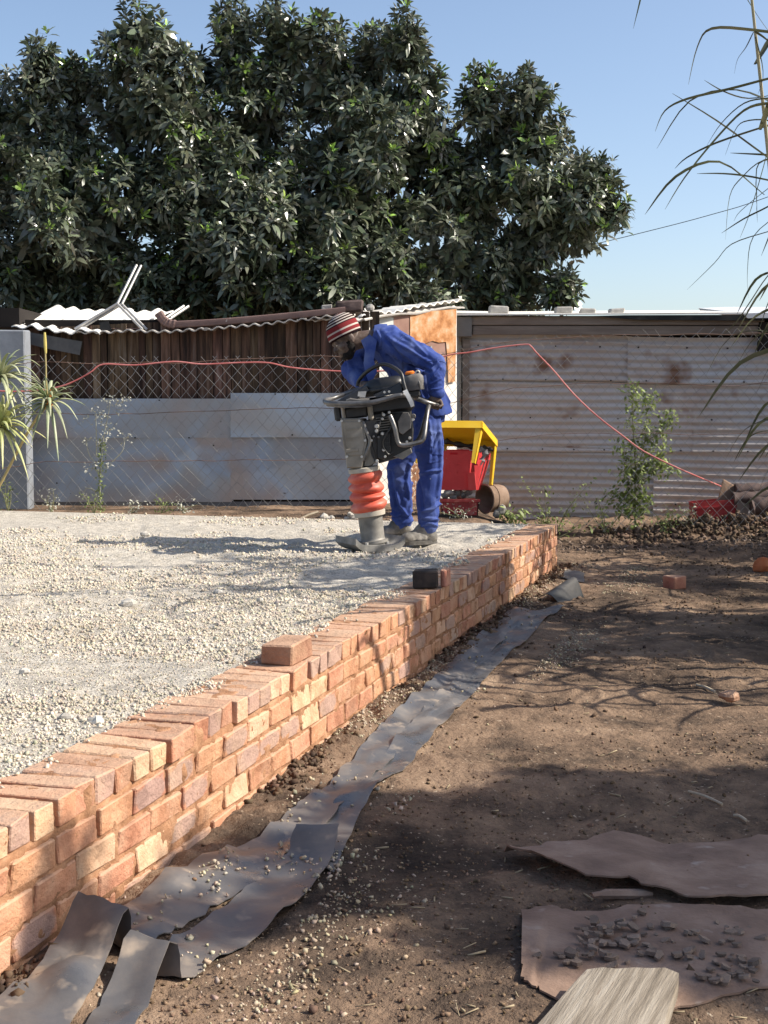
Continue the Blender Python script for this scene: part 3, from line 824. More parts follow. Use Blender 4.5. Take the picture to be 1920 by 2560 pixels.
for k in range(120):
    if k < 22: u, v = fr.gauss(860, 70), fr.gauss(775, 50)
    elif k < 38: u, v = fr.gauss(1080, 110), fr.gauss(700, 55)
    else: u, v = fr.uniform(930, 1640), fr.uniform(640, 900)
    if u < 700: u = 760
    if 900 < u < 1330 and v > 825: v = fr.uniform(640, 800)
    p = PZ(*Z7(u, v), GZ + .045)
    o = bpy.data.objects.new('earth_flake', flake_me[k % 6]); col.objects.link(o)
    s = fr.uniform(.006, .019) * (1.35 if fr.random() < .12 else 1)
    o.location = (p.x, p.y, GZ + .034 + s * .12); o.scale = (s, s, s)
    o.rotation_euler = (fr.gauss(0, .22), fr.gauss(0, .22), fr.uniform(0, 6.3))
    tag(o, 'grey dry earth flake lying on the lower brown sheet', 'earth flake', 'dry earth flakes on the lower brown sheet')

# ------------------------------------------------------------------ left shed
M_galvroof = pmat('weathered_roof_iron', [(.30, .27, .24), (.45, .42, .38), (.55, .52, .48)], scale=2.2, rough=.6, bump=.2, bscale=40, metal=.2, detail=8)
M_whiteroof = pmat('white_painted_iron', [(.70, .66, .58), (.80, .77, .70), (.84, .82, .77)], scale=2, rough=.6, bump=.15, bscale=30, speck=((.48, .40, .30), 7, .70, .08))
M_slat = pmat('dark_weathered_slat', [(.022, .015, .012), (.055, .034, .024), (.11, .066, .043), (.17, .13, .105)], scale=2.2, rough=.9, bump=.6, bscale=30, stretch=(8, 8, .7), rand=.55, hue=.02, detail=7)
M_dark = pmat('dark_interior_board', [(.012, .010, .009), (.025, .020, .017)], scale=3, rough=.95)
M_panel = pmat('dull_blue_grey_sheet', [(.34, .29, .265), (.32, .335, .35), (.33, .40, .49), (.37, .32, .295)], scale=.7, rough=.6, bump=.12, bscale=14, rand=.02, detail=3, spec=.35, distort=.5,
               speck=((.08, .07, .06), 24, .72, .03), stops=[.36, .45, .53, .63])
M_strip = pmat('grey_flashing', [(.11, .11, .11), (.17, .165, .16)], scale=2, rough=.6)
M_asb = pmat('grey_fibre_board', [(.085, .085, .085), (.14, .135, .13)], scale=6, rough=.9, bump=.3, bscale=40)
SY = 12.8
shed = thing('timber_shed', PY(480, 1290, SY) + V3(0, .8, 0), 'low ramshackle shed of dark slats above grey-blue metal panels', 'shed')
# dark backing wall and ends
xl, xr = PY(60, 900, SY).x, PY(905, 900, SY).x
MB().box(((xl + xr) / 2, SY + .09, .82), (xr - xl, .05, 1.85)).build('back_board', M_dark, shed)
MB().box((xl + .02, SY + .95, .80), (.04, 1.66, 1.75)).build('side_wall', M_dark, shed)
sr = random.Random(9)
x = 150.0
while x < 1930:
    w = sr.choice((34, 42, 46, 54, 62)); 
    a = Z2(x, 190, SY); bq = Z2(x + w - sr.uniform(1, 5), 190, SY)
    zt = 1.66 + .16 * (a.x - xl) / (xr - xl); zb = Z2(x, 560, SY).z - .05
    b = MB(); b.box(((a.x + bq.x) / 2, SY + .035 + sr.uniform(-.012, .012), (zt + zb) / 2), (bq.x - a.x, .022, zt - zb), rot=Matrix.Rotation(sr.gauss(0, .006), 3, 'Y') @ Matrix.Rotation(sr.gauss(0, .06), 3, 'Z'))
    b.build('slat', M_slat, shed)
    x += w
# metal panels: thin sheets with a flat lip, slightly dished
def panel(x0, x1, y0, y1, yoff, name='metal_panel', mat=M_panel, seed=0, par=shed):
    rows = []
    for v in np.linspace(y0, y1, 7):
        row = []
        for u in np.linspace(x0, x1, 15):
            q = Z2(u, v, SY - .03 - yoff)
            q.y += .006 * sfb(q.x * 1.6, q.z * 1.6 + seed, 2, seed)
            row.append(q)
        rows.append(row)
    return MB().grid(rows, thick=(0, .004, 0)).build(name, mat, par, smooth=True, angle=40)
panel(146, 1203, 532, 735, .018, seed=1); panel(146, 1203, 729, 1068, .006, seed=2)
panel(1195, 1960, 503, 733, .030, seed=3); panel(1195, 1960, 727, 1056, .012, seed=4)
panel(160, 1980, 1066, 1118, .0, 'bottom_flashing', M_strip, 5)
for (u, v) in ((1107, 775), (1330, 768), (1515, 720), (1427, 508), (295, 970), (826, 540), (700, 735), (980, 735)):
    p = Z2(u, v, SY - .064); MB().tube([p + V3(0, .004, 0), p + V3(0, -.004, 0)], .008, 8).build('nail_head', M_dark, shed)
# roof sheets: corrugated, ridges running up the slope
def corr(A, B, D, pitch, amp, thick=.012, n_along=3, jit=0, seed=0):
    """A->B along the eave, D = vector up the slope"""
    A, B, D = Vector(A), Vector(B), Vector(D); L = (B - A).length; n = max(8, int(L / pitch * 6)); rows = []
    nrm = (B - A).cross(D).normalized()
    for k in range(n_along + 1):
        row = []
        for i in range(n + 1):
            t = i / n; q = A + (B - A) * t + D * (k / n_along)
            q += nrm * (amp * math.sin(2 * math.pi * t * L / pitch))
            if jit: q += nrm * (jit * sfb(t * 3, k * .7 + seed, 2, seed)) + D.normalized() * (jit * .6 * sfb(t * 5, seed, 2, seed + 3) if k == 0 else 0)
            row.append(q)
        rows.append(row)
    return MB().grid(rows, thick=nrm * -thick)
RP = V3(0, 1.75, .33)
corr(Z2(58, 164, SY - .12), Z2(515, 188, SY - .16), RP, .155, .016, jit=.03, seed=2).build('roof_sheet', M_whiteroof, shed, smooth=True)
corr(Z2(395, 182, SY - .10) + V3(0, .45, .09), Z2(800, 128, SY + .35) + V3(0, .0, 0), V3(0, 1.2, .20), .155, .014, jit=.02, seed=5).build('roof_sheet', M_whiteroof, shed, smooth=True)
M_rustroof = pmat('rust_brown_roof', [(.14, .085, .065), (.22, .14, .11), (.30, .20, .16)], scale=3, rough=.8, bump=.3, bscale=40, speck=((.5, .47, .42), 9, .68, .06))
corr(Z2(395, 190, SY - .13), Z2(1080, 168, SY - .13), V3(0, .75, .05), .115, .012, jit=.012, seed=3).build('roof_sheet', M_galvroof, shed, smooth=True)
corr(Z2(1050, 170, SY - .14), Z2(1760, 100, SY - .14), V3(0, .75, .04), .115, .012, jit=.012, seed=4).build('roof_sheet', M_galvroof, shed, smooth=True)
# right wing roof, rising to the back over the lit side wall
A = PY(770, 800, SY - .1); B = PY(912, 800, SY - .05); C = PY(1162, 757, 13.85)
corr(A, B, C - B + V3(0, 0, -.03), .10, .010, n_along=6, jit=.025, seed=6).build('roof_sheet', M_galvroof, shed, smooth=True)
A2 = PY(905, 796, SY - .02); 
corr(A2 + V3(0, 0, .02), A2 + V3(.02, 0, .02) + (C - B), V3(-.55, .60, -.02), .12, .013, jit=.02, seed=8).build('roof_sheet', M_whiteroof, shed, smooth=True)
# hanging grey board under the eave
b = MB(); b.prism([Z2(88, 176, SY - .1), Z2(425, 236, SY - .1), Z2(412, 306, SY - .1), Z2(230, 270, SY - .1), Z2(100, 236, SY - .1)], (0, .012, 0)); b.build('hanging_board', M_asb, shed)
# lit side wall: white sheet with rusty and brown sheets fixed on it
M_white = pmat('whitewashed_sheet', [(.62, .57, .50), (.74, .70, .64), (.80, .78, .74)], scale=5, rough=.8, bump=.3, bscale=30, speck=((.55, .30, .18), 9, .66, .1))
M_rust = pmat('orange_rusty_sheet', [(.30, .12, .045), (.50, .23, .09), (.60, .35, .19), (.58, .51, .43)], scale=9, rough=.85, bump=.4, bscale=60, detail=8, stops=[.33, .46, .58, .72])
M_brownp = pmat('faded_brown_panel', [(.24, .13, .10), (.29, .17, .13), (.34, .21, .17)], scale=5, rough=.8, bump=.2, bscale=30)
M_flecked = pmat('flecked_rust_sheet', [(.20, .09, .045), (.30, .17, .10), (.60, .55, .48)], scale=26, rough=.85, bump=.3, bscale=70, stops=[.42, .52, .57])
LA, LB = PY(895, 1000, SY + .02), PY(1143, 1000, 13.75)
def lit(poly, mat, name, off, par=shed, th=.006):
    pts = [PL(740 + a * .33755, 740 + c * .33755, LA, LB, off) for a, c in poly]
    t = (LB - LA).normalized(); nn = Vector((-t.y, t.x, 0))
    return MB().prism(pts, nn * th).build(name, mat, par)
lit([(455, 190), (1190, 100), (1192, 1700), (455, 1700)], M_white, 'side_wall', 0, th=.03)
lit([(590, 168), (724, 150), (724, 700), (590, 700)], pmat('pale_green_sheet', [(.50, .52, .48), (.62, .63, .58)], scale=6, rough=.8), 'wall_sheet', .012)
lit([(724, 150), (850, 128), (850, 700), (724, 700)], M_brownp, 'wall_sheet', .014)
lit([(846, 128), (1000, 112), (1188, 96), (1186, 300), (1182, 520), (1180, 632), (1130, 642), (1118, 420), (1112, 340), (1060, 345), (1010, 332), (960, 352), (846, 352)], M_rust, 'rusty_sheet', .022)
lit([(850, 345), (1113, 340), (1116, 545), (1075, 552), (850, 552)], M_brownp, 'wall_sheet', .012)
lit([(850, 900), (960, 900), (960, 1640), (850, 1640)], M_flecked, 'wall_sheet', .016)

# things on the left shed's roof
M_alu = pmat('old_aluminium', [(.36, .35, .33), (.48, .47, .45)], scale=9, rough=.45, metal=.5)
M_gut = pmat('brown_downpipe', [(.13, .08, .07), (.18, .115, .10)], scale=5, rough=.6, speck=((.5, .46, .42), 13, .71, .03))
yf0 = thing('bent_metal_frame', ZD(985, 200, SY + .1), 'bent silver metal frame shaped like an upside-down Y on the shed roof', 'metal frame')
J0 = ZD(992, 66, SY + .06)
for e, nm in ((ZD(640, 275, SY - .05), 'leg'), (ZD(1200, 278, SY - .02), 'leg'), (PY(347, 663, SY + .3), 'arm')):
    for d in (-.022, .022):
        off = V3(0, d, 0) + V3(d * .8, 0, 0)
        MB().tube([J0 + off, lerp(J0, e, .5) + off, e + off], .013, 8).build(nm, M_alu, yf0, smooth=True)
o = thing('aluminium_channel', ZD(1470, 120, SY + .3), 'short silver channel offcut sticking up from the shed roof', 'metal channel')
p0, p1 = ZD(1270, 268, SY + .15), ZD(1545, 84, SY + .45)
for d in (-.02, .02): MB().tube([p0 + V3(d, d, 0), p1 + V3(d, d, 0)], .014, 6).build('rail', M_alu, o, smooth=True)
MB().box(lerp(p0, p1, .5), (.03, .03, .008)).build('web', M_alu, o)
# brown downpipe with elbow lying along the eave
dp = thing('brown_downpipe', Z2(1100, 150, SY - .05), 'long brown downpipe with a ribbed elbow lying along the shed eave', 'downpipe')
pts = smoothpath([Z2(912, 148, SY + .02), Z2(1100, 138, SY + .02), Z2(1350, 118, SY + .02), Z2(1659, 88, SY + .02), Z2(1790, 74, SY + .04)], 3)
b = MB(); b.loft([(p, V3(0, .045, 0), V3(0, 0, .034)) for p in pts], 12, pw=.5); b.build('pipe', M_gut, dp, smooth=True)
el = smoothpath([Z2(912, 148, SY + .02), Z2(870, 140, SY + .02), Z2(845, 122, SY + .02), Z2(822, 88, SY + .03)], 4)
b = MB(); rings = []
for k, p in enumerate(el):
    t = (el[min(k + 1, len(el) - 1)] - el[max(k - 1, 0)]).normalized(); up = t.cross(V3(0, 1, 0)).normalized(); q = .040 + .005 * (k % 2)
    rings.append((p, V3(0, q + .008, 0), up * q))
b.loft(rings, 12, pw=.5); b.build('elbow', M_gut, dp, smooth=False)
o = MB().prism([Z2(572, 170, SY + .02), Z2(565, 138, SY + .12), Z2(800, 132, SY + .12), Z2(818, 150, SY + .08), Z2(770, 172, SY + .02)], (0, .03, .01)).build('brown_tray', M_brownp, org=Z2(690, 165, SY))
tag(o, 'flat dull brown tray on the shed roof beside the downpipe elbow', 'tray')
o = MB().prism([Z2(515, 138, SY + .0), Z2(560, 130, SY + .0), Z2(578, 180, SY + .0), Z2(520, 184, SY + .0)], (0, .02, 0)).build('black_plate', M_blk, org=Z2(545, 180, SY))
tag(o, 'black square plate on the edge of the white roof sheet', 'plate')
M_blkst = pmat('grey_concrete', [(.26, .25, .23), (.36, .34, .31), (.44, .42, .38)], scale=14, rough=.95, bump=.5, bscale=70, rand=.12)
M_dbox = pmat('dark_brown_lump', [(.035, .028, .026), (.08, .055, .05), (.14, .10, .09)], scale=6, rough=.9, bump=.5, bscale=40)
b = MB(); b.bbox((0, 0, 0), (.10, .12, .085), bev=.008, jit=.006); o = b.build('concrete_lump', M_blkst, org=(0, 0, 0)); o.location = Z1(228, 100, SY + .1); tag(o, 'small grey concrete lump on the roof left of the dark block', 'concrete lump')
b = MB(); b.bbox((0, 0, 0), (.27, .16, .115), rot=Matrix.Rotation(-.05, 3, 'Y'), bev=.02, jit=.012); o = b.build('dark_block', M_dbox, org=(0, 0, 0)); o.location = Z1(400, 82, SY + .12); tag(o, 'dark brown block on the shed roof above the worker', 'block')
lump('roof_stone', Z1(545, 88, SY + .1), .045, M_blkst, 'rough grey stone on the roof right of the dark block', 'stone', 44, .8)
lump('roof_stone', Z1(935, 72, SY + .75), .07, M_blkst, 'flat grey stone weighing down the rising roof edge', 'stone', 47, .55)
# pillar at the left edge
M_pillar = pmat('blue_grey_plaster', [(.15, .155, .165), (.21, .225, .25), (.27, .29, .32)], scale=2.2, rough=.85, bump=.35, bscale=26, detail=7)
a, c = PY(-60, 1300, 12.35), PY(62, 824, 12.35)
b = MB(); b.bbox(((a.x + c.x) / 2, 12.45, (c.z - .1) / 2), (c.x - a.x, .22, c.z + .1), bev=.012, jit=.004)
tag(b.build('plaster_pillar', M_pillar, org=((a.x + c.x) / 2, 12.45, -.05)), 'blue-grey plastered pillar at the left end of the shed', 'pillar')
a, c = Z2(-40, 160, 12.7), Z2(64, 60, 12.7)
b = MB(); b.box(((a.x + c.x) / 2, 13.3, (a.z + c.z) / 2), (c.x - a.x + .1, 1.1, c.z - a.z))
tag(b.build('dark_eave', M_dark, org=((a.x + c.x) / 2, 13.3, a.z)), 'dark roof end jutting in behind the plaster pillar', 'roof')
# ------------------------------------------------------------------ right shed
RY = 14.0
M_corr = pmat('old_corrugated_iron', [(.38, .305, .27), (.46, .405, .37), (.46, .44, .43), (.43, .45, .48)], scale=.55, rough=.55, rough2=.75, bump=.2, bscale=22, detail=5, spec=.35, rand=.06,
              speck=((.21, .12, .08), 2.4, .60, .12), stops=[.30, .43, .56, .70], distort=.4)
M_beam = pmat('weathered_beam', [(.15, .12, .10), (.21, .17, .14), (.27, .225, .19)], scale=3, rough=.9, bump=.4, bscale=30, stretch=(.6, 6, 6))
rs = thing('corrugated_shed', PY(1560, 1320, RY) + V3(0, 1, 0), 'grey shed walled with horizontal corrugated iron, blocks on its flat roof', 'shed')
rx0, rx1 = PY(1152, 1000, RY).x, 5.2
def hcorr(x0, x1, z0, z1, yoff, slope, name='corrugated_sheet', seed=0):
    """horizontal ribs: profile along z"""
    n = int((z1 - z0) / .0775 * 7); rows = []
    for k in range(n + 1):
        z = z0 + (z1 - z0) * k / n; row = []
        for xx in np.linspace(x0, x1, 16):
            y = RY - yoff - .0105 * math.sin(2 * math.pi * (z - z0) / .0775)
            y += .012 * sfb(xx * .9, z * 1.2 + seed * 3, 2, seed)
            row.append(V3(xx, y, z + slope * (xx - x0) + .010 * sfb(xx * .8 + seed, z * .3, 2, seed + 9)))
        rows.append(row)
    return MB().grid(rows, thick=(0, .003, 0)).build(name, M_corr, rs, smooth=True, angle=70)
hcorr(rx0, 2.9, -.45, .52, .0, -.012, seed=1); hcorr(2.86, rx1, -.45, .50, .010, -.012, seed=2)
hcorr(rx0 + .02, 3.3, .44, 1.25, .020, -.012, seed=3); hcorr(3.26, rx1, .42, 1.22, .030, -.012, seed=4)
hcorr(rx0 + .01, 2.6, 1.18, 1.66, .040, -.006, seed=5); hcorr(2.56, rx1, 1.15, 1.64, .050, -.006, seed=6)
MB().box(((rx0 + rx1) / 2, RY + .06, .72), (rx1 - rx0, .04, 2.28)).build('back_board', M_dark, rs)
MB().box((rx0 - .01, RY + .9, .70), (.03, 1.75, 2.25)).build('side_wall', M_white, rs)
for zz_, n_ in ((-.1, 9), (.47, 11), (.8, 8), (1.2, 11), (1.55, 9)):
    for k in range(n_):
        xx = rx0 + .15 + (rx1 - rx0 - .5) * (k + random.uniform(-.2, .2)) / n_; p = V3(xx, RY - .062 - .012 * (zz_ > 1), zz_ - .012 * (xx - rx0))
        MB().tube([p + V3(0, .03, 0), p, p + V3(0, -.004, 0)], [.008, .008, .004], 7).build('nail_head', M_dark, rs)
# beams under the roof edge
def beam(x0, y0, x1, y1, dep, name, mat, Yf, par=rs):
    a, c = Z3(x0, y0, Yf), Z3(x1, y1, Yf)
    return MB().bbox(((a.x + c.x) / 2, Yf + dep / 2, (a.z + c.z) / 2), (abs(c.x - a.x), dep, abs(a.z - c.z)), bev=.006, jit=.004).build(name, mat, par)
beam(160, 101, 1640, 146, .07, 'beam', M_beam, RY - .14); beam(165, 150, 1612, 196, .06, 'beam', M_beam, RY - .125)
beam(84, 105, 163, 206, .08, 'beam_end', pmat('grey_timber', [(.16, .15, .14), (.22, .21, .195)], scale=5, rough=.9, bump=.4, bscale=40), RY - .16)
beam(1612, 132, 1750, 280, .05, 'dark_board', M_dark, RY - .15)
a, c = Z3(84, 98, RY - .2), Z3(1548, 92, RY - .2)
b = MB(); b.prism([a, Z3(84, 84, RY - .2), Z3(380, 90, RY - .2), c + V3(0, 0, .02), c], (0, 2.1, .170)); b.build('roof_sheet', M_whiteroof, rs)
b = MB(); b.prism([Z3(760, 101, RY - .19), Z3(930, 97, RY - .19), Z3(1552, 95, RY - .19), Z3(1640, 102, RY - .19), Z3(1640, 125, RY - .19), Z3(1000, 120, RY - .19)], (0, .02, 0)); b.build('black_fascia', M_blk, rs)
b = MB(); b.prism([Z3(1535, 88, RY - .24), Z3(1700, 82, RY - .24), Z3(2100, 82, RY - .24), Z3(2100, 108, RY - .24), Z3(1556, 112, RY - .24)], (0, 2.0, .20)); b.build('roof_sheet', pmat('pale_grey_iron', [(.52, .54, .56), (.66, .68, .70)], scale=3, rough=.5), rs)
b = MB(); b.box((rx0 + .05, RY - .06, .6), (.07, .07, 2.0)); b.build('corner_post', M_beam, rs)
# concrete blocks on the roof
for k, (x0, x1, y0, lab) in enumerate(((250, 350, 50, 'leftmost grey concrete block on the right shed roof'), (585, 672, 53, 'second grey concrete block from the left on the shed roof, by the tree edge'),
                            (712, 790, 63, 'third grey concrete block from the left on the shed roof'), (862, 936, 63, 'rightmost grey concrete block on the shed roof against the sky'))):
    a, c = Z3(x0, 91, RY + .05), Z3(x1, y0, RY + .05)
    b = MB(); b.bbox((0, 0, 0), (c.x - a.x, .14, c.z - a.z), bev=.012, jit=.006)
    o = b.build('concrete_block', M_blkst, org=(0, 0, 0)); o.location = ((a.x + c.x) / 2, RY + .12, (a.z + c.z) / 2 + .004)
    tag(o, lab, 'concrete block')

# ------------------------------------------------------------------ chain-link fence
FY = 12.2
M_wire = pmat('galvanised_wire', [(.26, .25, .24), (.42, .41, .39)], scale=9, rough=.5, metal=.35)
M_wirer = pmat('rusty_wire', [(.12, .07, .05), (.2, .13, .1)], scale=9, rough=.8)
fence = thing('chain_link_fence', V3(.5, FY, -.06), 'sagging old chain link fence in front of both sheds', 'fence')
def ftop(x): return np.interp(x, [-4, -3.2, -1.2, .3, 1.2, 4.6], [1.25, 1.31, 1.34, 1.36, 1.55, 1.62])
def fbot(x): return np.interp(x, [-4, .8, 1.8, 4.6], [-.02, -.04, -.24, -.26])
def fwarp(x, z, seed=0):
    p = np.stack([x, z], 1)
    return np.stack([x + .030 * fbm(p * 1.3, 2, 70) + .008 * fbm(p * 6, 2, 75), FY + .035 * fbm(p * .9, 2, 72) + .008 * fbm(p * 8, 2, 74), z + .028 * fbm(p * 1.6 + 5, 2, 73) + .006 * fbm(p * 7, 2, 76)], 1)
Vs, Fs = [], []; off = 0
def addwire(P_, r):
    global off
    n = len(P_)
    t = np.gradient(P_, axis=0); t /= np.linalg.norm(t, axis=1, keepdims=True) + 1e-9
    u = np.cross(t, [0, 1, 0]); u /= np.linalg.norm(u, axis=1, keepdims=True) + 1e-9
    w = np.cross(t, u)
    ring = [P_ + r * (u * math.cos(a) + w * math.sin(a)) for a in (0, 2.094, 4.189)]
    Vs.append(np.stack(ring, 1).reshape(-1, 3))
    b = off + np.arange(n - 1)[:, None] * 3
    for k in range(3):
        Fs.append(np.stack([b[:, 0] + k, b[:, 0] + (k + 1) % 3, b[:, 0] + 3 + (k + 1) % 3, b[:, 0] + 3 + k], 1))
    off += n * 3
sp = .107
for sgn in (1, -1):
    for k in range(-26, 92):
        x0 = -3.9 + k * sp
        zz = np.arange(-.30, 1.75, .0535)
        xx = x0 + sgn * (zz + .3) * .92 + (0 if sgn > 0 else 0)
        if sgn < 0: xx = xx + 1.3
        ok = (xx > -3.75) & (xx < 4.4) & (zz < ftop(xx) + .035 + .02 * math.sin(k * 7.1)) & (zz > fbot(xx) - .02)
        if ok.sum() < 3: continue
        P_ = fwarp(xx[ok], zz[ok])
        # the wires loop round each other at every crossing
        P_[:, 1] += .003 * sgn * np.where(np.arange(len(P_)) % 2, 1, -1)
        addwire(P_, .0023)
npmesh('mesh_wires', np.concatenate(Vs) - np.array(fence.location), [np.concatenate(Fs)], M_wire, fence, smooth=True)
for zf_, m in ((0, M_wirer), (.45, M_wirer), (.9, M_wirer)):
    xs_ = np.linspace(-3.8, 4.4, 60); top = ftop(xs_) - .015
    z_ = top - zf_ - .012 * np.sin((xs_ + zf_) * 2.1)
    P_ = fwarp(xs_, z_); P_[:, 1] -= .006
    MB().tube([V3(*q) for q in P_], .0028, 4).build('line_wire', m, fence)
for x_ in (-3.78, .42, 4.35):
    MB().tube([V3(x_, FY + .03, -.5), V3(x_, FY + .03, float(ftop(x_)) + .08)], .024, 10).build('post', M_wire, fence, smooth=True)

# ------------------------------------------------------------------ pink hose strung along the fence
M_hose = pmat('faded_red_hose', [(.42, .10, .09), (.55, .17, .155), (.60, .24, .22)], scale=6, rough=.5, spec=.4)
hp = [Z2(-60, 488, 12.12), Z2(60, 495, 12.1), Z2(150, 492, 12.1), Z2(240, 485, 12.1), Z2(330, 464, 12.1), Z2(405, 432, 12.12), Z2(470, 395, 12.13), Z2(535, 354, 12.15), Z2(700, 358, 12.15), Z2(900, 340, 12.15), Z2(1050, 353, 12.15),
      Z2(1250, 345, 12.15), Z2(1390, 346, 12.15), Z2(1500, 369, 12.15), Z2(1659, 384, 12.15), Z2(1900, 392, 12.15), Z2(2150, 370, 12.15), Z3(40, 300, 12.15), Z3(150, 285, 12.15), Z3(280, 262, 12.15), Z3(430, 245, 12.14),
      Z3(460, 255, 12.12), Z3(490, 290, 12.12), Z3(570, 372, 12.1), Z3(680, 500, 12.08), Z3(800, 612, 12.05), Z3(930, 712, 12.0), Z3(1030, 785, 12.0), Z3(1180, 860, 12.0), Z3(1300, 912, 12.1), Z3(1420, 962, 12.6)]
b = MB(); b.tube(smoothpath(hp, 5), .0068, 8)
tag(b.build('garden_hose', M_hose, org=hp[15], smooth=True), 'faded red hose strung along the top of the chain link fence', 'hose')

# ------------------------------------------------------------------ overhead wire
b = MB(); wp = [PY(1250, 668, 34), PY(1434, 623, 34), PY(1600, 583, 34), PY(1780, 536, 34), PY(1960, 478, 34), PY(2600, 240, 34)]
b.tube(smoothpath(wp, 4), .009, 5); tag(b.build('overhead_wire', M_dark, org=wp[2], smooth=True), 'thin dark overhead wire crossing the sky beside the tree', 'wire')

# ------------------------------------------------------------------ junk between the pad and the fence
JY = 11.65
M_yel = pmat('yellow_plastic', [(.72, .43, .015), (.80, .50, .02), (.82, .55, .05)], scale=3, rough=.42, spec=.5, bump=.05, bscale=30, transl=.12)
M_red = pmat('red_plastic', [(.46, .03, .035), (.56, .045, .05), (.60, .08, .08)], scale=3, rough=.5, spec=.4, speck=((.5, .2, .17), 20, .72, .05))
M_redd = pmat('dirty_red_plastic', [(.20, .03, .03), (.32, .045, .045), (.38, .12, .10)], scale=16, rough=.75, speck=((.42, .32, .25), 26, .60, .08))
M_rustd = pmat('brown_rusty_bucket', [(.17, .11, .075), (.25, .17, .12), (.33, .24, .18)], scale=6, rough=.85, bump=.4, bscale=50)
M_rub = pmat('grey_rubble', [(.16, .155, .14), (.26, .245, .22), (.34, .32, .29)], scale=9, rough=.95, bump=.5, bscale=50, rand=.2)
M_rag = pmat('grey_rag', [(.10, .10, .11), (.20, .20, .21), (.30, .30, .31)], scale=7, rough=.9, bump=.4, bscale=30)
# yellow tilted table: top plane, apron, four legs
yt = thing('yellow_plastic_table', ZH(400, 560, JY), 'small bright yellow plastic table tipped on top of the red crate', 'table')
A = ZH(615, 172, JY - .25); B = ZH(800, 405, JY + .10); Wv = ZH(-80, 166, JY - .25) - A
dep = B - A; nrm = Wv.cross(dep).normalized()
if nrm.z < 0: nrm = -nrm
b = MB(); b.prism([A, A + Wv, B + Wv, B], nrm * .012); b.build('table_top', M_yel, yt)
apr = -nrm * .055
for (p, q, th) in ((A, A + Wv, dep.normalized() * .008), (A, B, Wv.normalized() * .008), (B, B + Wv, -dep.normalized() * .008)):
    b = MB(); b.prism([p, q, q + apr, p + apr], th); b.build('apron', M_yel, yt)
la = ZH(520, 668, JY - .33) - A; lb = ZH(742, 945, JY - .02) - B
for (c, v, w1, w2) in ((A, la, Wv.normalized(), dep.normalized()), (B, lb, Wv.normalized(), -dep.normalized()), (A + Wv, la + V3(-.02, 0, 0), -Wv.normalized(), dep.normalized()), (B + Wv, lb + V3(-.02, 0, 0), -Wv.normalized(), -dep.normalized())):
    b = MB()
    b.prism([c, c + w1 * .055, c + v + w1 * .030, c + v], w2 * .007)
    b.prism([c, c + v, c + v + w2 * .028, c + w2 * .05], w1 * .007)
    b.build('leg', M_yel, yt)
# upper red crate
cr = thing('red_crate', ZH(300, 1000, JY), 'bright red plastic crate with a broken flared corner, under the yellow table', 'crate')
P0, P1 = ZH(60, 520, JY - .05), ZH(482, 522, JY - .05); Q0, Q1 = ZH(75, 1000, JY - .02), ZH(440, 1002, JY - .02)
def quadwall(a, b_, c, d, ext, name, mat, par): return MB().prism([a, b_, c, d], ext).build(name, mat, par)
bk = V3(0, .30, 0)
# front wall with a real hand slot and four small holes left open
def facewall(a, b_, c, d, us, vs, holes, ext, name, mat, par):
    f = lambda u, v: lerp(lerp(a, b_, u), lerp(d, c, u), v)
    bb = MB()
    for i in range(len(us) - 1):
        for j in range(len(vs) - 1):
            if (i, j) in holes: continue
            bb.prism([f(us[i], vs[j]), f(us[i + 1], vs[j]), f(us[i + 1], vs[j + 1]), f(us[i], vs[j + 1])], ext)
    return bb.build(name, mat, par)
facewall(P0, P1, Q1, Q0, [0, .37, .40, .44, .61, .645, .675, 1.0], [0, .045, .10, .33, .36, .54, .57, 1.0], {(2, 1), (3, 1), (1, 1), (1, 3), (1, 5), (4, 3), (4, 5)}, V3(0, .008, 0), 'front_wall', M_red, cr)
quadwall(P1, P1 + bk + V3(.16, 0, 0), Q1 + bk + V3(.03, 0, 0), Q1, V3(-.008, 0, 0), 'side_wall', M_red, cr)
quadwall(P0 + bk, P1 + bk, Q1 + bk, Q0 + bk, V3(0, -.008, 0), 'back_wall', M_red, cr)
quadwall(P0, P0 + bk, Q0 + bk, Q0, V3(.008, 0, 0), 'side_wall', M_red, cr)
quadwall(Q0, Q1, Q1 + bk, Q0 + bk, V3(0, 0, .008), 'floor', M_red, cr)
# broken, bent-out corner pieces
quadwall(ZH(430, 785, JY - .09), ZH(520, 790, JY - .12), ZH(540, 1000, JY - .08), ZH(445, 1002, JY - .06), V3(.004, .008, 0), 'bent_panel', M_red, cr)
quadwall(ZH(515, 700, JY - .10), ZH(600, 700, JY - .06), ZH(640, 640, JY + .02), ZH(545, 996, JY - .05), V3(.004, .010, 0), 'bent_panel', M_red, cr)
MB().prism([ZH(640, 560, JY + .02), ZH(722, 552, JY + .10), ZH(715, 630, JY + .10), ZH(640, 640, JY + .02)], V3(0, .02, 0)).build('rim', M_red, cr)
MB().prism([ZH(655, 640, JY + .0), ZH(700, 640, JY + .08), ZH(590, 1000, JY - .0), ZH(550, 1000, JY - .04)], V3(0, .01, 0)).build('side_rib', M_red, cr)
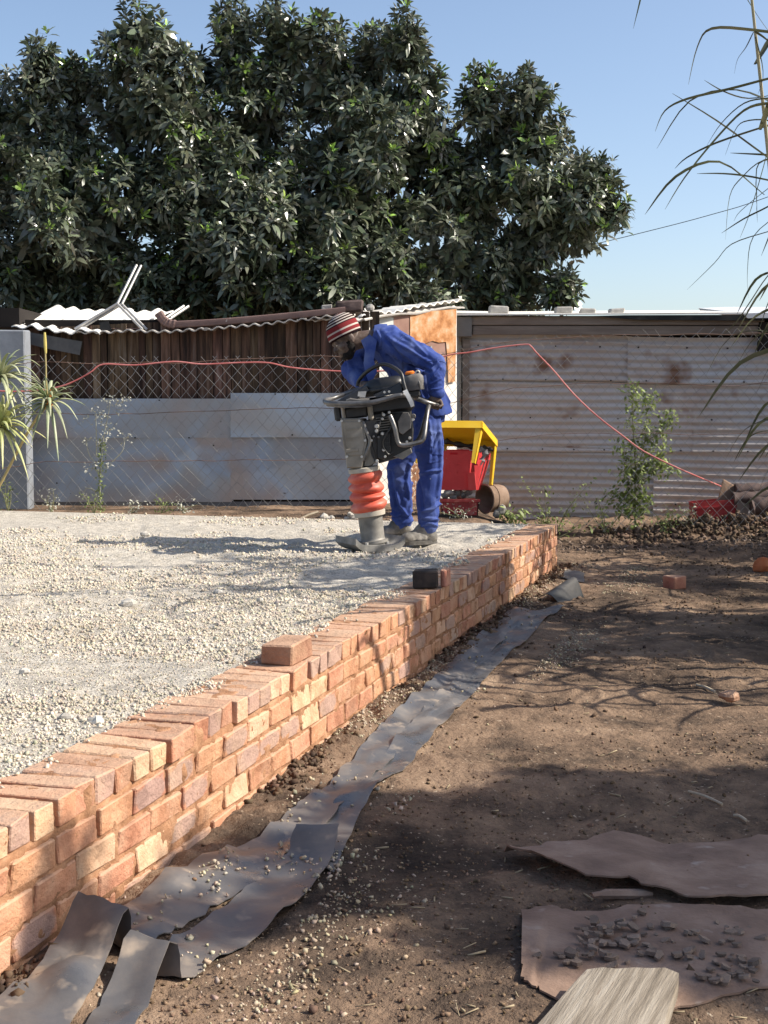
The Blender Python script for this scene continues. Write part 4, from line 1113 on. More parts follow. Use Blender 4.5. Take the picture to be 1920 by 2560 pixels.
# rags in the crate
for k, (pts, rr, lab) in enumerate((([(150, 400), (300, 440), (480, 470), (600, 500)], .03, 'dark rolled rag lying across the top of the red crate'), ([(580, 500), (650, 530), (610, 640)], .035, 'grey cloth hanging out of the corner of the red crate'),
                               ([(620, 470), (700, 500), (745, 520)], .022, 'black cloth bundle on the rim of the red crate'))):
    pp = smoothpath([ZH(u, v, JY + .03) for u, v in pts], 4)
    b = MB(); b.tube(pp, [rr * (.7 + .3 * math.sin(i * 1.7)) for i in range(len(pp))], 9)
    tag(b.build('rag', [M_blk, M_rag, M_blk][k], org=pp[0], smooth=True), lab, 'rag')
# rubble under the crate
for k, (u, v, rr) in enumerate(((210, 1040, .05), (300, 1030, .045), (380, 1060, .038), (250, 1075, .04), (450, 1030, .035), (330, 1085, .03), (160, 1060, .04))):
    lump('rubble_lump', ZH(u, v, JY + .02 + .02 * (k % 3)), rr, M_rub if k != 5 else M_bk_pink, 'grey rubble lump wedged between the two red crates', 'rubble', 60 + k, .7, 'rubble lumps between the red crates')
lc = thing('red_crate', ZH(350, 1300, JY - .05), 'dirty dark red crate half hidden in weeds below the bright one', 'crate')
P0, P1, Q0, Q1 = ZH(110, 1128, JY - .1), ZH(572, 1130, JY - .1), ZH(120, 1310, JY - .1), ZH(560, 1310, JY - .1)
quadwall(P0, P1, Q1, Q0, V3(0, .01, 0), 'front_wall', M_redd, lc); bk = V3(0, .28, 0)
quadwall(P1, P1 + bk, Q1 + bk, Q1, V3(-.01, 0, 0), 'side_wall', M_redd, lc); quadwall(P0, P0 + bk, Q0 + bk, Q0, V3(.01, 0, 0), 'side_wall', M_redd, lc)
quadwall(P0 + bk, P1 + bk, Q1 + bk, Q0 + bk, V3(0, -.01, 0), 'back_wall', M_redd, lc)
MB().prism([P0 + V3(-.01, -.012, .012), P1 + V3(.01, -.012, .012), P1 + V3(.01, -.012, -.012), P0 + V3(-.01, -.012, -.012)], (0, .014, 0)).build('rim', M_redd, lc)
# rusty bucket on its side, mouth to the left
bu = thing('rusty_bucket', ZH(800, 1240, JY), 'brown rusty bucket lying on its side with its mouth towards the crates', 'bucket')
c0, c1 = ZH(640, 1110, JY - .02), ZH(860, 1085, JY + .10); ax_ = (c1 - c0).normalized(); u_ = V3(0, 0, 1); u_ = (u_ - ax_ * u_.dot(ax_)).normalized(); w_ = ax_.cross(u_)
b = MB(); rings = []
for t, rr in ((0, .128), (.02, .134), (.05, .126), (.35, .122), (.36, .127), (.40, .122), (.8, .116), (.95, .108), (1.0, .085), (1.0, .002)): rings.append((lerp(c0, c1, t), u_ * rr, w_ * rr))
inn = [(lerp(c0, c1, t), u_ * rr, w_ * rr) for t, rr in ((.9, .002), (.9, .10), (.05, .12), (0, .124))]
b.loft(inn[::1] + rings, 22, cap=False); b.build('shell', M_rustd, bu, smooth=True)
MB().tube(smoothpath([lerp(c0, c1, .03) - w_ * .13, lerp(c0, c1, .03) - w_ * .10 - u_ * .12 - ax_ * .03, lerp(c0, c1, .03) - u_ * .16 - ax_ * .06], 4), .004, 6).build('handle', M_rustd, bu, smooth=True)
for k, (u, v, rr, m, lab) in enumerate(((860, 1250, .05, M_rub, 'grey rubble chunk in front of the rusty bucket'), (800, 1290, .04, M_rub, 'small grey rubble chunk at the foot of the rusty bucket'), (930, 1300, .045, M_dbox, 'dark rubble chunk right of the rusty bucket'))):
    lump('rubble_chunk', ZH(u, v, JY - .08), rr, m, lab, 'rubble', 80 + k, .9)
bo = MB(); bo.prism([ZH(60, 1295, JY - .18), ZH(300, 1298, JY - .18), ZH(640, 1345, JY - .18), ZH(900, 1390, JY - .18), ZH(900, 1440, JY - .18), ZH(60, 1440, JY - .18)], (0, .02, 0))
tag(bo.build('black_strip', M_blk, org=ZH(400, 1420, JY - .18)), 'low black strip edging the pad below the red crates', 'board')  # thin upright black strip along the pad edge

# junk against the right shed
KY = 13.3
rc = thing('red_bin', ZG(1150, 1400, KY), 'red plastic bin among junk at the foot of the corrugated shed', 'bin')
P0, P1, Q0, Q1 = ZG(962, 1198, KY), ZG(1362, 1160, KY), ZG(990, 1440, KY), ZG(1360, 1440, KY); bk = V3(0, .25, 0)
M_red2 = pmat('dull_red_plastic', [(.26, .025, .03), (.34, .035, .04), (.38, .07, .06)], scale=5, rough=.6)
quadwall(P0, P1, Q1, Q0, V3(0, .01, 0), 'front_wall', M_red2, rc); quadwall(P1, P1 + bk, Q1 + bk, Q1, V3(-.01, 0, 0), 'side_wall', M_red2, rc)
quadwall(P0, P0 + bk, Q0 + bk, Q0, V3(.01, 0, 0), 'side_wall', M_red2, rc); quadwall(P0 + bk, P1 + bk, Q1 + bk, Q0 + bk, V3(0, -.01, 0), 'back_wall', M_red2, rc)
MB().prism([lerp(P0, Q0, .18) + V3(-.01, -.012, 0), lerp(P1, Q1, .18) + V3(.01, -.012, 0), lerp(P1, Q1, .24) + V3(.01, -.012, 0), lerp(P0, Q0, .24) + V3(-.01, -.012, 0)], (0, .014, 0)).build('rim', M_red2, rc)
M_card = pmat('brown_cardboard', [(.20, .13, .09), (.27, .18, .125)], scale=4, rough=.9)
o = MB().prism([ZG(1240, 978, KY + .2), ZG(1345, 1040, KY + .2), ZG(1330, 1330, KY + .1), ZG(1150, 1330, KY + .1)], (0, .02, .01)).build('brown_board', M_card, org=ZG(1240, 1170, KY + .15)); tag(o, 'brown board leaning behind the red bin', 'board')
o = MB().prism([ZG(1368, 1168, KY - .02), ZG(1505, 1158, KY - .02), ZG(1470, 1300, KY - .05), ZG(1375, 1440, KY - .05)], (0, .12, 0)).build('cardboard_box', pmat('grey_brown_card', [(.22, .17, .14), (.28, .22, .18)], scale=4, rough=.9), org=ZG(1430, 1300, KY)); tag(o, 'pale brown box beside the red bin', 'box')
for k, (pts, rr, lab) in enumerate((([(1350, 1085), (1520, 1075), (1800, 1060)], .075, 'upper dark log put in for the black shade right of the brown board'), ([(1330, 1160), (1500, 1150), (1800, 1130)], .07, 'lower dark log put in for the black shade behind the pale brown box'),
                                    ([(1500, 1240), (1640, 1215), (1850, 1200)], .09, 'thick dark log put in for the shade at the right edge below the corrugated shed'))):
    pp = smoothpath([ZG(u, v, KY + .15 - .12 * k) for u, v in pts], 4)
    b = MB(); b.tube(pp, [rr * (1 + .12 * math.sin(i * 2.3 + k)) for i in range(len(pp))], 9)
    tag(b.build('shade_filler_log', M_dbox, org=pp[0], smooth=True), lab, 'log')  # dark logs added to stand for a black shaded gap
# dark spoil heap at the fence foot, right
hr = np.random.default_rng(8)
n = 1600; px = 2.0 + np.abs(hr.normal(0, 1.1, n)); py = 12.3 + hr.normal(0, .28, n)
hz = .17 * np.exp(-((px - 3.3) / .8) ** 2 - ((py - 12.4) / .3) ** 2) * hr.uniform(.2, 1, n)
d = .012 + .045 * hr.uniform(size=n) ** 2.5
stones_stuff('spoil_heap', np.stack([px, py, ground_z(px, py) + hz + d * .1], 1), d, M_clod, stint(n, hr, (1, 1, 1), .4), 'dark heap of earth clods and leaves below the corrugated shed', 12)
n = 900; px = hr.uniform(1.4, 4.2, n); py = 11.6 + hr.normal(0, .3, n); d = .008 + .03 * hr.uniform(size=n) ** 2
stones_stuff('leaf_litter', np.stack([px, py, ground_z(px, py) + d * .15], 1), d, M_flake, stint(n, hr, (1, 1, 1), .4), 'dry leaf litter and crumbs on the earth before the fence', 13, flat=.25)
# ------------------------------------------------------------------ foliage machinery: leaves as bent blades, all in one mesh per crown
def leaves(base, dirn, up, length, width, droop, tint):
    """base (n,3), dirn unit (n,3) leaf axis, up (n,3) leaf face normal hint, droop (n,) sag of the tip"""
    n = len(base)
    side = np.cross(dirn, up); side /= np.linalg.norm(side, axis=1, keepdims=True) + 1e-9
    nrm = np.cross(side, dirn)
    L = length[:, None]; W = width[:, None]; D = droop[:, None]
    def pt(t, w, k=1.0): return base + dirn * L * t - np.array([0, 0, 1.0]) * L * D * t * t + side * W * w + nrm * W * (abs(w) * .35) * k
    V = np.stack([pt(.0, 0), pt(.32, -.42), pt(.32, .42), pt(.68, -.40), pt(.68, .40), pt(1.0, 0)], 1).reshape(-1, 3)
    b = np.arange(n) * 6
    T3 = np.concatenate([np.stack([b, b + 2, b + 1], 1), np.stack([b + 3, b + 4, b + 5], 1)])
    Q = np.stack([b + 1, b + 2, b + 4, b + 3], 1)
    C = np.repeat(tint, 6, axis=0)
    return V, T3, Q, C
def unit(v): return v / (np.linalg.norm(v, axis=1, keepdims=True) + 1e-9)
def rosettes(centers, axes, k, lmin, lmax, wr, rng, young=.25, spread=(.55, 1.75), greys=(.8, 1.15), ycol=(2.2, 2.9, .9)):
    n = len(centers); m = n * k
    c = np.repeat(centers, k, 0); a = np.repeat(unit(axes), k, 0)
    ref = np.tile([[.31, .87, .38]], (m, 1)); u = unit(np.cross(a, ref)); w = np.cross(a, u)
    ang = np.tile(np.arange(k) * 2.39996, n) + np.repeat(rng.uniform(0, 6.28, n), k) + rng.normal(0, .2, m)
    lev = np.tile(np.linspace(0, 1, k), n)
    pol = spread[0] + (spread[1] - spread[0]) * lev + rng.normal(0, .18, m)
    d = a * np.cos(pol)[:, None] + (u * np.cos(ang)[:, None] + w * np.sin(ang)[:, None]) * np.sin(pol)[:, None]
    base = c - a * (.10 * lev * (lmax / .25))[:, None] + d * .012
    ln = rng.uniform(lmin, lmax, m) * (.65 + .35 * lev)
    wd = ln * wr * rng.uniform(.85, 1.15, m)
    dr = rng.uniform(.1, .42, m) * (.5 + .6 * lev)
    g = rng.uniform(greys[0], greys[1], (m, 1)) * np.ones((1, 3)); g *= 1 + rng.normal(0, .05, (m, 3))
    yl = np.repeat(rng.uniform(size=n) < young, k) & (lev < .42)
    g[yl] *= np.array(ycol)
    up = a + rng.normal(0, .25, (m, 3))
    return leaves(base, d, up, ln, wd, dr, g)
def join(parts):
    V, T3, Q, C = [], [], [], []; o = 0
    for v, t, q, c in parts:
        V.append(v); T3.append(t + o); Q.append(q + o); C.append(c); o += len(v)
    return np.concatenate(V), [np.concatenate(T3), np.concatenate(Q)], np.concatenate(C)

M_leaf = pmat('avocado_leaf', [(.064, .080, .045), (.102, .120, .076), (.165, .178, .130)], scale=1.2, rough=.29, spec=.6, attr='tint', transl=.12, bump=.0)
M_bark = pmat('rough_bark', [(.06, .05, .04), (.12, .095, .075), (.18, .15, .12)], scale=7, rough=.95, bump=.8, bscale=30, stretch=(1, 1, .3))
TY = 17.2
def lobe_px(cx, cy, rx, ry, dY=0.0):
    c = PY(cx * 1.1573, cy * 1.1573, TY + dY); s = 1.1573 * (TY + dY) / FPX
    return np.array(c), np.array([rx * s, max(rx, ry * .7) * s * 1.0, ry * s])
LOBES = [(35, 330, 130, 185, 0), (85, 165, 38, 78, -.2), (168, 175, 34, 55, .2), (310, 110, 92, 125, -.3), (355, 240, 120, 120, -.4), (250, 260, 90, 110, .2),
         (505, 110, 52, 100, .3), (620, 110, 88, 100, .2), (560, 240, 110, 130, .4), (700, 190, 90, 130, .2), (795, 150, 55, 75, .5), (880, 105, 52, 88, 0), (905, 190, 48, 80, .1), (840, 250, 80, 110, .2),
         (780, 350, 200, 140, 0), (940, 330, 75, 80, .3), (1040, 225, 42, 58, 0), (1148, 215, 42, 72, -.1), (1090, 300, 80, 80, .3), (1170, 330, 62, 80, .1), (1120, 380, 120, 100, 0), (1235, 420, 85, 85, 0), (1310, 458, 40, 48, -.1), (1280, 400, 50, 50, .2),
         (1160, 520, 95, 95, .2), (1120, 600, 75, 70, .3), (150, 480, 190, 150, -.5), (300, 400, 160, 140, .1), (450, 420, 170, 130, -.2), (520, 540, 170, 120, -.7), (690, 480, 160, 110, -.5), (880, 470, 150, 120, .2), (960, 560, 140, 110, .1),
         (760, 590, 170, 90, -.3), (60, 600, 160, 100, .2), (330, 610, 190, 90, .1), (1010, 430, 110, 100, .4), (-110, 400, 130, 200, .3), (1205, 620, 28, 34, 0), (150, 300, 110, 110, .3), (430, 300, 120, 140, .5), (210, 380, 120, 120, .2), (480, 200, 60, 90, .6), (640, 640, 250, 60, .4), (900, 640, 200, 60, .4), (180, 660, 200, 50, .3), (420, 655, 200, 50, .2), (1060, 650, 110, 50, .4), (1240, 500, 70, 70, .3)]
rg = np.random.default_rng(21)
def crown_points(lobes, dens, rng, shell=(.78, 1.02), clip=True):
    cs = [l[0] for l in lobes]; rs_ = [l[1] for l in lobes]
    P_, A_ = [], []
    for li, (c, rr) in enumerate(lobes):
        area = 4 * math.pi * ((rr[0] * rr[1]) ** 1.6 / 3 + (rr[0] * rr[2]) ** 1.6 / 3 + (rr[1] * rr[2]) ** 1.6 / 3) ** (1 / 1.6)
        n = max(8, int(area * dens))
        d = unit(rng.normal(size=(n, 3)))
        q = c + d * rr * rng.uniform(shell[0], shell[1], (n, 1)) * (1 + .10 * fbm(d * 2.2 + li * 3.3, 2, li))[:, None]
        nn = unit(d / rr)
        keep = np.ones(n, bool)
        if clip:
            for lj, (c2, r2) in enumerate(lobes):
                if lj == li: continue
                keep &= (((q - c2) / r2) ** 2).sum(1) > .62
        keep &= (q[:, 1] < c[1] + rr[1] * .55) | (rng.uniform(size=n) < .35)
        P_.append(q[keep]); A_.append(nn[keep])
    return np.concatenate(P_), np.concatenate(A_)
lobes = [lobe_px(*l) for l in LOBES]
# secondary clumps stand proud of each lobe like upright sprays, with dark hollows between them
Pc, Ac = crown_points([(c, np.maximum(rr - .15, .09)) for c, rr in lobes], 4.6, rg, (.85, 1.0))
sub_l = []
for q, a in zip(Pc, Ac):
    r0 = rg.uniform(.15, .27); up_ = unit((a * .7 + np.array([.05, -.1, .65]))[None])[0]
    sub_l.append((q + up_ * r0 * .30, np.array([r0, r0, r0 * rg.uniform(1.0, 1.5)])))
P1_, A1_ = crown_points(sub_l, 19, rg, (.70, 1.04), False)
ins = np.zeros(len(P1_), bool)
for c, rr in lobes: ins |= (((P1_ - c) / rr) ** 2).sum(1) < .34
P1_, A1_ = P1_[~ins], A1_[~ins]
ax1 = unit(A1_ * .8 + np.array([.08, -.08, .6]) + rg.normal(0, .25, A1_.shape))
parts = [rosettes(P1_, ax1, 11, .115, .20, .36, rg, young=.12, greys=(.55, 1.6))]
P2_, A2_ = crown_points(lobes, 17.0, rg, (.36, .62), True)
parts.append(rosettes(P2_, unit(A2_ + rg.normal(0, .5, A2_.shape)), 8, .18, .28, .44, rg, young=0, greys=(.55, 1.5)))
print('tree rosettes', len(P1_), len(P2_))
# leading shoots that stick out of the outline
sh = []
for (u, v, h) in ((85, 95, 70), (165, 130, 40), (300, 4, 60), (270, 30, 50), (345, 20, 50), (500, 18, 60), (470, 50, 40), (560, 35, 40), (640, 20, 40), (680, 30, 40), (590, 25, 40), (880, 25, 55), (845, 60, 40), (1040, 172, 40), (1008, 215, 40), (1148, 150, 50), (1205, 240, 45), (1190, 270, 40), (1275, 335, 35), (1345, 455, 40), (1310, 385, 40), (950, 150, 30), (20, 150, 30), (735, 55, 35), (790, 75, 35), (1000, 330, 40), (1240, 340, 30)):
    for k in range(4): sh.append(np.array(PY((u + rg.normal(0, 7)) * 1.1573, (v + k * h * .3) * 1.1573, TY + rg.normal(0, .12))))
sh = np.array(sh)
parts.append(rosettes(sh, np.tile([[.0, 0, 1.0]], (len(sh), 1)) + rg.normal(0, .25, (len(sh), 3)), 13, .12, .20, .34, rg, young=.15, greys=(.6, 1.5)))
V, F, C = join(parts)
tree = thing('avocado_tree', (PY(560, 1250, TY + .6).x, TY + .6, -.1), 'huge dark green broad-leaved tree towering behind the sheds', 'tree')
loc = np.array(tree.location)
npmesh('crown', V - loc, F, M_leaf, tree, colors=C)
b = MB(); t0 = Vector(tree.location)
fork = t0 + V3(.1, .1, 1.5)
b.tube(smoothpath([t0 + V3(0, 0, -.3), t0 + V3(.03, 0, .7), fork], 4), [.34, .30, .28, .26, .25, .24, .24, .22, .22], 12)
b.build('trunk', M_bark, tree, smooth=True)
for l in LOBES[:36:2]:
    c, rr = lobe_px(*l); e = Vector(c)
    m1 = lerp(fork, e, .45) + V3(rg.normal(0, .15), .3, .25)
    pp = smoothpath([fork, m1, e], 5); MB().tube(pp, [lerp(.13, .025, i / (len(pp) - 1)) for i in range(len(pp))], 7).build('limb', M_bark, tree, smooth=True)

# ------------------------------------------------------------------ shade tree beyond the right edge (throws the foreground shade)
ldir = np.array([SUNDIR.x, SUNDIR.y, SUNDIR.z])
def over(x, y, h):                        # point at height h whose shadow falls on ground point x, y
    k = (h - GZ) / SUNDIR.z; return np.array([x + SUNDIR.x * k, y + SUNDIR.y * k, h])
st = thing('shade_tree', (5.6, 4.3, GZ - .02), 'leafy shade tree standing out of frame to the right, known by its shadow', 'tree')
sl = []
for (x, y, h, r0) in ((1.35, 4.35, 3.5, .42), (.75, 4.18, 3.7, .40), (.25, 4.05, 3.2, .34), (1.7, 4.0, 3.0, .5), (1.2, 3.75, 3.4, .42), (.55, 3.62, 3.9, .36), (2.2, 4.3, 3.2, .55), (1.3, 3.35, 3.2, .36),
                    (2.0, 3.5, 3.0, .5), (.0, 3.55, 3.6, .24), (2.9, 4.0, 2.9, .6), (-.45, 3.72, 3.5, .2), (2.2, 2.95, 3.3, .45), (1.15, 2.95, 3.6, .2), (-.55, 3.2, 3.7, .16), (-.95, 3.05, 3.5, .18), (2.6, 4.6, 3.3, .4), (.95, 3.3, 3.4, .3), (1.45, 3.05, 3.1, .34), (.62, 3.3, 3.3, .2), (1.9, 3.2, 3.2, .4), (.2, 3.75, 3.6, .28), (.0, 4.2, 3.4, .25), (-.2, 3.4, 3.5, .18), (.9, 3.05, 3.2, .22), (1.15, 2.8, 3.3, .2), (.75, 3.45, 3.0, .26), (1.6, 2.85, 3.4, .3), (1.2, 3.2, 3.8, .28), (.35, 3.3, 3.1, .2), (.5, 3.95, 3.3, .4), (1.0, 4.05, 3.5, .4), (1.05, 3.5, 3.3, .36), (1.5, 3.6, 3.1, .36), (.8, 2.85, 3.4, .16), (1.45, 2.65, 3.2, .25), (1.6, 4.45, 3.3, .3), (.6, 4.45, 3.5, .22), (.35, 3.35, 3.6, .3), (.62, 3.2, 3.4, .28), (.80, 3.05, 3.6, .24), (.92, 2.82, 3.3, .18), (.5, 3.5, 3.9, .3), (.9, 3.35, 3.7, .3), (.45, 2.95, 3.8, .12), (.3, 3.08, 3.5, .14)):
    sl.append((over(x, y, h), np.array([r0 * 1.15, r0, r0 * .8])))
Ps, As = crown_points(sl, 52, rg, (.3, 1.0), False)
V, F, C = join([rosettes(Ps, unit(As + np.array([0, 0, .5]) + rg.normal(0, .4, As.shape)), 9, .10, .17, .42, rg, young=.1)])
loc = np.array(st.location); npmesh('crown', V - loc, F, M_leaf, st, colors=C)
s0 = Vector(st.location); fk = s0 + V3(-.1, -.1, 1.6)
MB().tube(smoothpath([s0, s0 + V3(.05, 0, .8), fk], 4), .16, 10).build('trunk', M_bark, st, smooth=True)
for c, rr in sl[::2]:
    pp = smoothpath([fk, lerp(fk, Vector(c), .5) + V3(0, 0, .25), Vector(c)], 4); MB().tube(pp, [lerp(.07, .012, i / (len(pp) - 1)) for i in range(len(pp))], 6).build('limb', M_bark, st, smooth=True)

# a second tree further back, whose crown throws the dark bands over the middle of the yard
st2 = thing('shade_tree', (7.0, 8.2, GZ - .02), 'second leafy tree out of frame to the right, known by dark bands of shadow', 'tree')
sl2 = []
for (x, y, h, rx_, ry_) in ((1.5, 6.9, 4.2, .55, .16), (2.2, 6.95, 4.0, .6, .2), (1.0, 6.85, 4.4, .3, .12), (.55, 6.75, 4.3, .25, .2), (.45, 7.2, 4.4, .25, .18), (1.6, 8.0, 4.1, .6, .2), (2.4, 8.0, 4.0, .6, .24), (1.05, 7.95, 4.3, .3, .14), (2.6, 9.3, 4.2, .7, .3), (1.9, 9.7, 4.3, .5, .2),
                        (3.0, 10.2, 4.2, .8, .35), (2.2, 10.5, 4.4, .5, .2), (2.4, 7.4, 4.2, .45, .2), (3.2, 11.3, 4.3, .8, .4), (2.3, 11.6, 4.5, .5, .2), (2.7, 8.7, 4.0, .4, .2), (.1, 6.9, 4.5, .3, .1), (-.5, 7.4, 4.5, .35, .1), (-.9, 6.8, 4.6, .3, .08), (2.0, 5.9, 4.2, .3, .12), (.18, 6.45, 4.3, .28, .22), (.28, 6.85, 4.3, .28, .24), (.42, 7.2, 4.4, .26, .2), (.30, 6.65, 4.6, .25, .2), (.15, 6.6, 4.1, .3, .3), (.35, 7.0, 4.2, .3, .28), (.25, 6.8, 4.5, .35, .32)):
    sl2.append((over(x, y, h), np.array([rx_, ry_, rx_ * .6])))
for k in range(8):
    t = k / 7; sl2.append((over(.0 + .62 * t, 6.25 + 2.0 * t, 4.0 + .4 * (k % 3)), np.array([.30, .17, .30])))
Ps, As = crown_points(sl2, 60, rg, (.3, 1.0), False)
V, F, C = join([rosettes(Ps, unit(As + np.array([0, 0, .5]) + rg.normal(0, .4, As.shape)), 8, .10, .17, .40, rg, young=.1)])
npmesh('crown', V - np.array(st2.location), F, M_leaf, st2, colors=C)
s0 = Vector(st2.location); fk = s0 + V3(-.1, 0, 2.2)
MB().tube(smoothpath([s0, s0 + V3(.05, 0, 1.1), fk], 4), .15, 10).build('trunk', M_bark, st2, smooth=True)
for c, rr in sl2:
    pp = smoothpath([fk, lerp(fk, Vector(c), .5) + V3(0, 0, .25), Vector(c)], 4); MB().tube(pp, [lerp(.05, .010, i / (len(pp) - 1)) for i in range(len(pp))], 6).build('limb', M_bark, st2, smooth=True)

# ------------------------------------------------------------------ giant reeds on the right
M_blade = pmat('reed_blade', [(.075, .088, .045), (.115, .125, .068), (.17, .165, .10)], scale=3, rough=.5, spec=.4, rand=.3, hue=.02, transl=.25, stretch=(1, 1, 1))
M_cane = pmat('reed_cane', [(.25, .24, .12), (.36, .32, .18), (.42, .36, .24)], scale=5, rough=.6, rand=.2)
def blade(pts, w, parent, name='leaf', tw=0.0, mat=None):
    pp = smoothpath(pts, 4); n = len(pp); rows = []
    for i, p in enumerate(pp):
        t = i / (n - 1); tg = (pp[min(i + 1, n - 1)] - pp[max(i - 1, 0)]).normalized()
        sd_ = tg.cross(V3(0, 0, 1)); sd_ = sd_.normalized() if sd_.length > .05 else V3(0, 1, 0)
        sd_ = Quaternion(tg, tw + .6 * t) @ sd_
        nn = sd_.cross(tg)
        k = 1.2 * w * min(1, .45 + t * 3) * (1 - t ** 2.2) + .0008
        rows.append([p - sd_ * k, p - nn * k * .35, p + sd_ * k])
    return MB().grid(rows).build(name, mat or M_blade, parent, smooth=True)
rr_ = random.Random(31)
def cane(x, y, h, label, nleaf=14, lean=(0, 0), explicit=(), wmul=1.0, lmul=1.0, first=.35):
    base = V3(x, y, gz1(x, y) - .02)
    c = thing('giant_reed', base, label, 'reed', 'giant reeds along the right side')
    top = base + V3(lean[0], lean[1], h)
    path = smoothpath([base, lerp(base, top, .5) + V3(lean[0] * -.15, 0, 0), top], 6)
    MB().tube(path, [lerp(.016, .006, i / (len(path) - 1)) for i in range(len(path))], 7).build('cane', M_cane, c, smooth=True)
    for k in range(nleaf):
        t = first + (1 - first) * (k + .5) / nleaf; s = lerp(base, top, t)
        an = k * 2.4 + rr_.uniform(-.5, .5); L = rr_.uniform(.55, .95) * lmul
        d = V3(math.cos(an), math.sin(an), 0)
        r0 = rr_.uniform(.25, .6)
        pts = [s, s + d * L * .35 + V3(0, 0, L * r0 * .55), s + d * L * .70 + V3(0, 0, L * r0 * .38), s + d * L * rr_.uniform(.85, 1.0) + V3(0, 0, -L * rr_.uniform(.05, .35))]
        blade(pts, rr_.uniform(.011, .017) * wmul, c, tw=rr_.uniform(-.5, .5))
    for pts, w in explicit: blade(pts, w, c, tw=rr_.uniform(-.3, .3))
    return c
YR = 6.3
E = lambda L_, dy=0: [ZA(a, c, YR + dy) for a, c in L_]
hub1 = (1705, 130); hub2 = (1720, 420); hub3 = (1740, 690); hub4 = (1760, 930)
cane(2.02, YR + .05, 3.35, 'giant reed at the upper right corner whose thin blades droop into view', nleaf=5, lean=(-.32, 0), first=.55, explicit=[
    (E([(1790, 150), (1600, 122), (1430, 116), (1372, 190), (1335, 345)]), .010), (E([(1780, 290), (1659, 320), (1500, 362), (1330, 402), (1240, 450), (1200, 535)]), .009),
    (E([(1800, 735), (1659, 640), (1450, 490), (1270, 380)], .1), .006), (E([(1760, 395), (1659, 398), (1560, 420), (1470, 500), (1410, 592)]), .011),
    (E([(1760, 425), (1659, 420), (1560, 450), (1440, 572), (1320, 722), (1240, 852)], -.1), .011), (E([(1780, 470), (1659, 510), (1450, 580), (1330, 640), (1280, 686)], .1), .009),
    (E([(1780, 640), (1640, 650), (1550, 722), (1502, 800), (1486, 975)]), .012), (E([(1560, -30), (1590, 20), (1659, 122), (1740, 210)], .15), .006),
    (E([(1605, 128), (1640, 150), (1700, 200), (1800, 300)]), .011), (E([(1600, 130), (1570, 190), (1535, 240), (1522, 300)]), .007), (E([(1608, 150), (1640, 290), (1618, 385)]), .007)])
cane(2.12, YR + .35, 2.9, 'giant reed at the right edge with long blades hanging low over the shed roof', nleaf=2, lean=(-.15, 0), first=.85, explicit=[
    (E([(1800, 900), (1659, 940), (1510, 992), (1440, 1070), (1330, 1178)], .3), .010), (E([(1800, 960), (1659, 1120), (1590, 1222), (1530, 1310), (1480, 1360)], .3), .007),
    (E([(1720, 640), (1620, 665), (1612, 780), (1616, 905)], .3), .011), (E([(1780, 760), (1600, 720), (1480, 706), (1370, 706)], .2), .007),
    (E([(1720, 860), (1600, 960), (1575, 1100), (1580, 1212)], .3), .006), (E([(1740, 540), (1659, 490), (1560, 495), (1520, 540), (1485, 632)], .25), .008),
    (E([(1760, 780), (1659, 840), (1560, 890), (1470, 948)], .2), .007), (E([(1720, 480), (1650, 520), (1659, 600), (1590, 850), (1545, 968)], .2), .008),
    (E([(1780, 640), (1659, 630), (1590, 626), (1505, 622)], .3), .006), (E([(1750, 700), (1640, 780), (1545, 860), (1520, 900)], .2), .007), (E([(1700, 380), (1580, 400), (1480, 372), (1400, 326)], .3), .006)])
# clumps further out, whose shadows streak over the wall, the strips and the earth
clumps = [(3.3, 6.85, 9, .05), (3.2, 7.95, 8, .06), (2.9, 7.35, 4, .2), (3.9, 9.4, 9, .12), (3.6, 10.3, 9, .15), (4.6, 9.9, 8, .2), (4.8, 11.2, 8, .3), (2.7, 5.75, 3, .18), (4.4, 6.5, 5, .25), (4.2, 7.7, 5, .2), (5.2, 7.2, 6, .3)]
gk = random.Random(77)
for k in range(16):
    cane(gk.uniform(3.0, 3.9), gk.uniform(6.4, 7.7), gk.uniform(3.5, 4.5), 'giant reed standing out of frame to the right, known by its streaky shadow', nleaf=10, lean=(gk.gauss(0, .1), gk.gauss(0, .08)), wmul=1.3, first=.45)
for ci, (cx, cy, n, sp_) in enumerate(clumps):
    for k in range(n):
        cane(cx + gk.gauss(0, .16), cy + gk.gauss(0, sp_ * .6), gk.uniform(2.2, 3.7), 'giant reed standing out of frame to the right, known by its streaky shadow', nleaf=9, lean=(gk.gauss(-.1, .15), gk.gauss(0, .06)), wmul=1.25, lmul=.95, first=.2)
# ------------------------------------------------------------------ weeds, bush, aloe
M_wleaf = pmat('weed_leaf', [(.13, .17, .05), (.20, .25, .08), (.28, .33, .13)], scale=3, rough=.55, spec=.35, attr='tint', transl=.3)
M_pale = pmat('pale_dry_leaf', [(.30, .31, .24), (.42, .42, .34), (.52, .51, .43)], scale=5, rough=.7, attr='tint', transl=.2)
M_stem = pmat('green_stem', [(.20, .21, .10), (.30, .29, .16)], scale=6, rough=.7)
wr = np.random.default_rng(5)
def leafset(pts, lmin, lmax, wrat, rng, up=.35, tcol=(1, 1, 1), var=.3, droop=.25):
    n = len(pts); d = unit(rng.normal(size=(n, 3)) + np.array([0, -.1, up])); ln = rng.uniform(lmin, lmax, n)
    c = np.array(tcol)[None] * rng.uniform(1 - var, 1 + var, (n, 1)) * np.ones((1, 3))
    return leaves(np.asarray(pts), d, np.array([0, -.3, 1.0])[None] + rng.normal(0, .4, (n, 3)), ln, ln * wrat, rng.uniform(0, droop * 2, n), c)
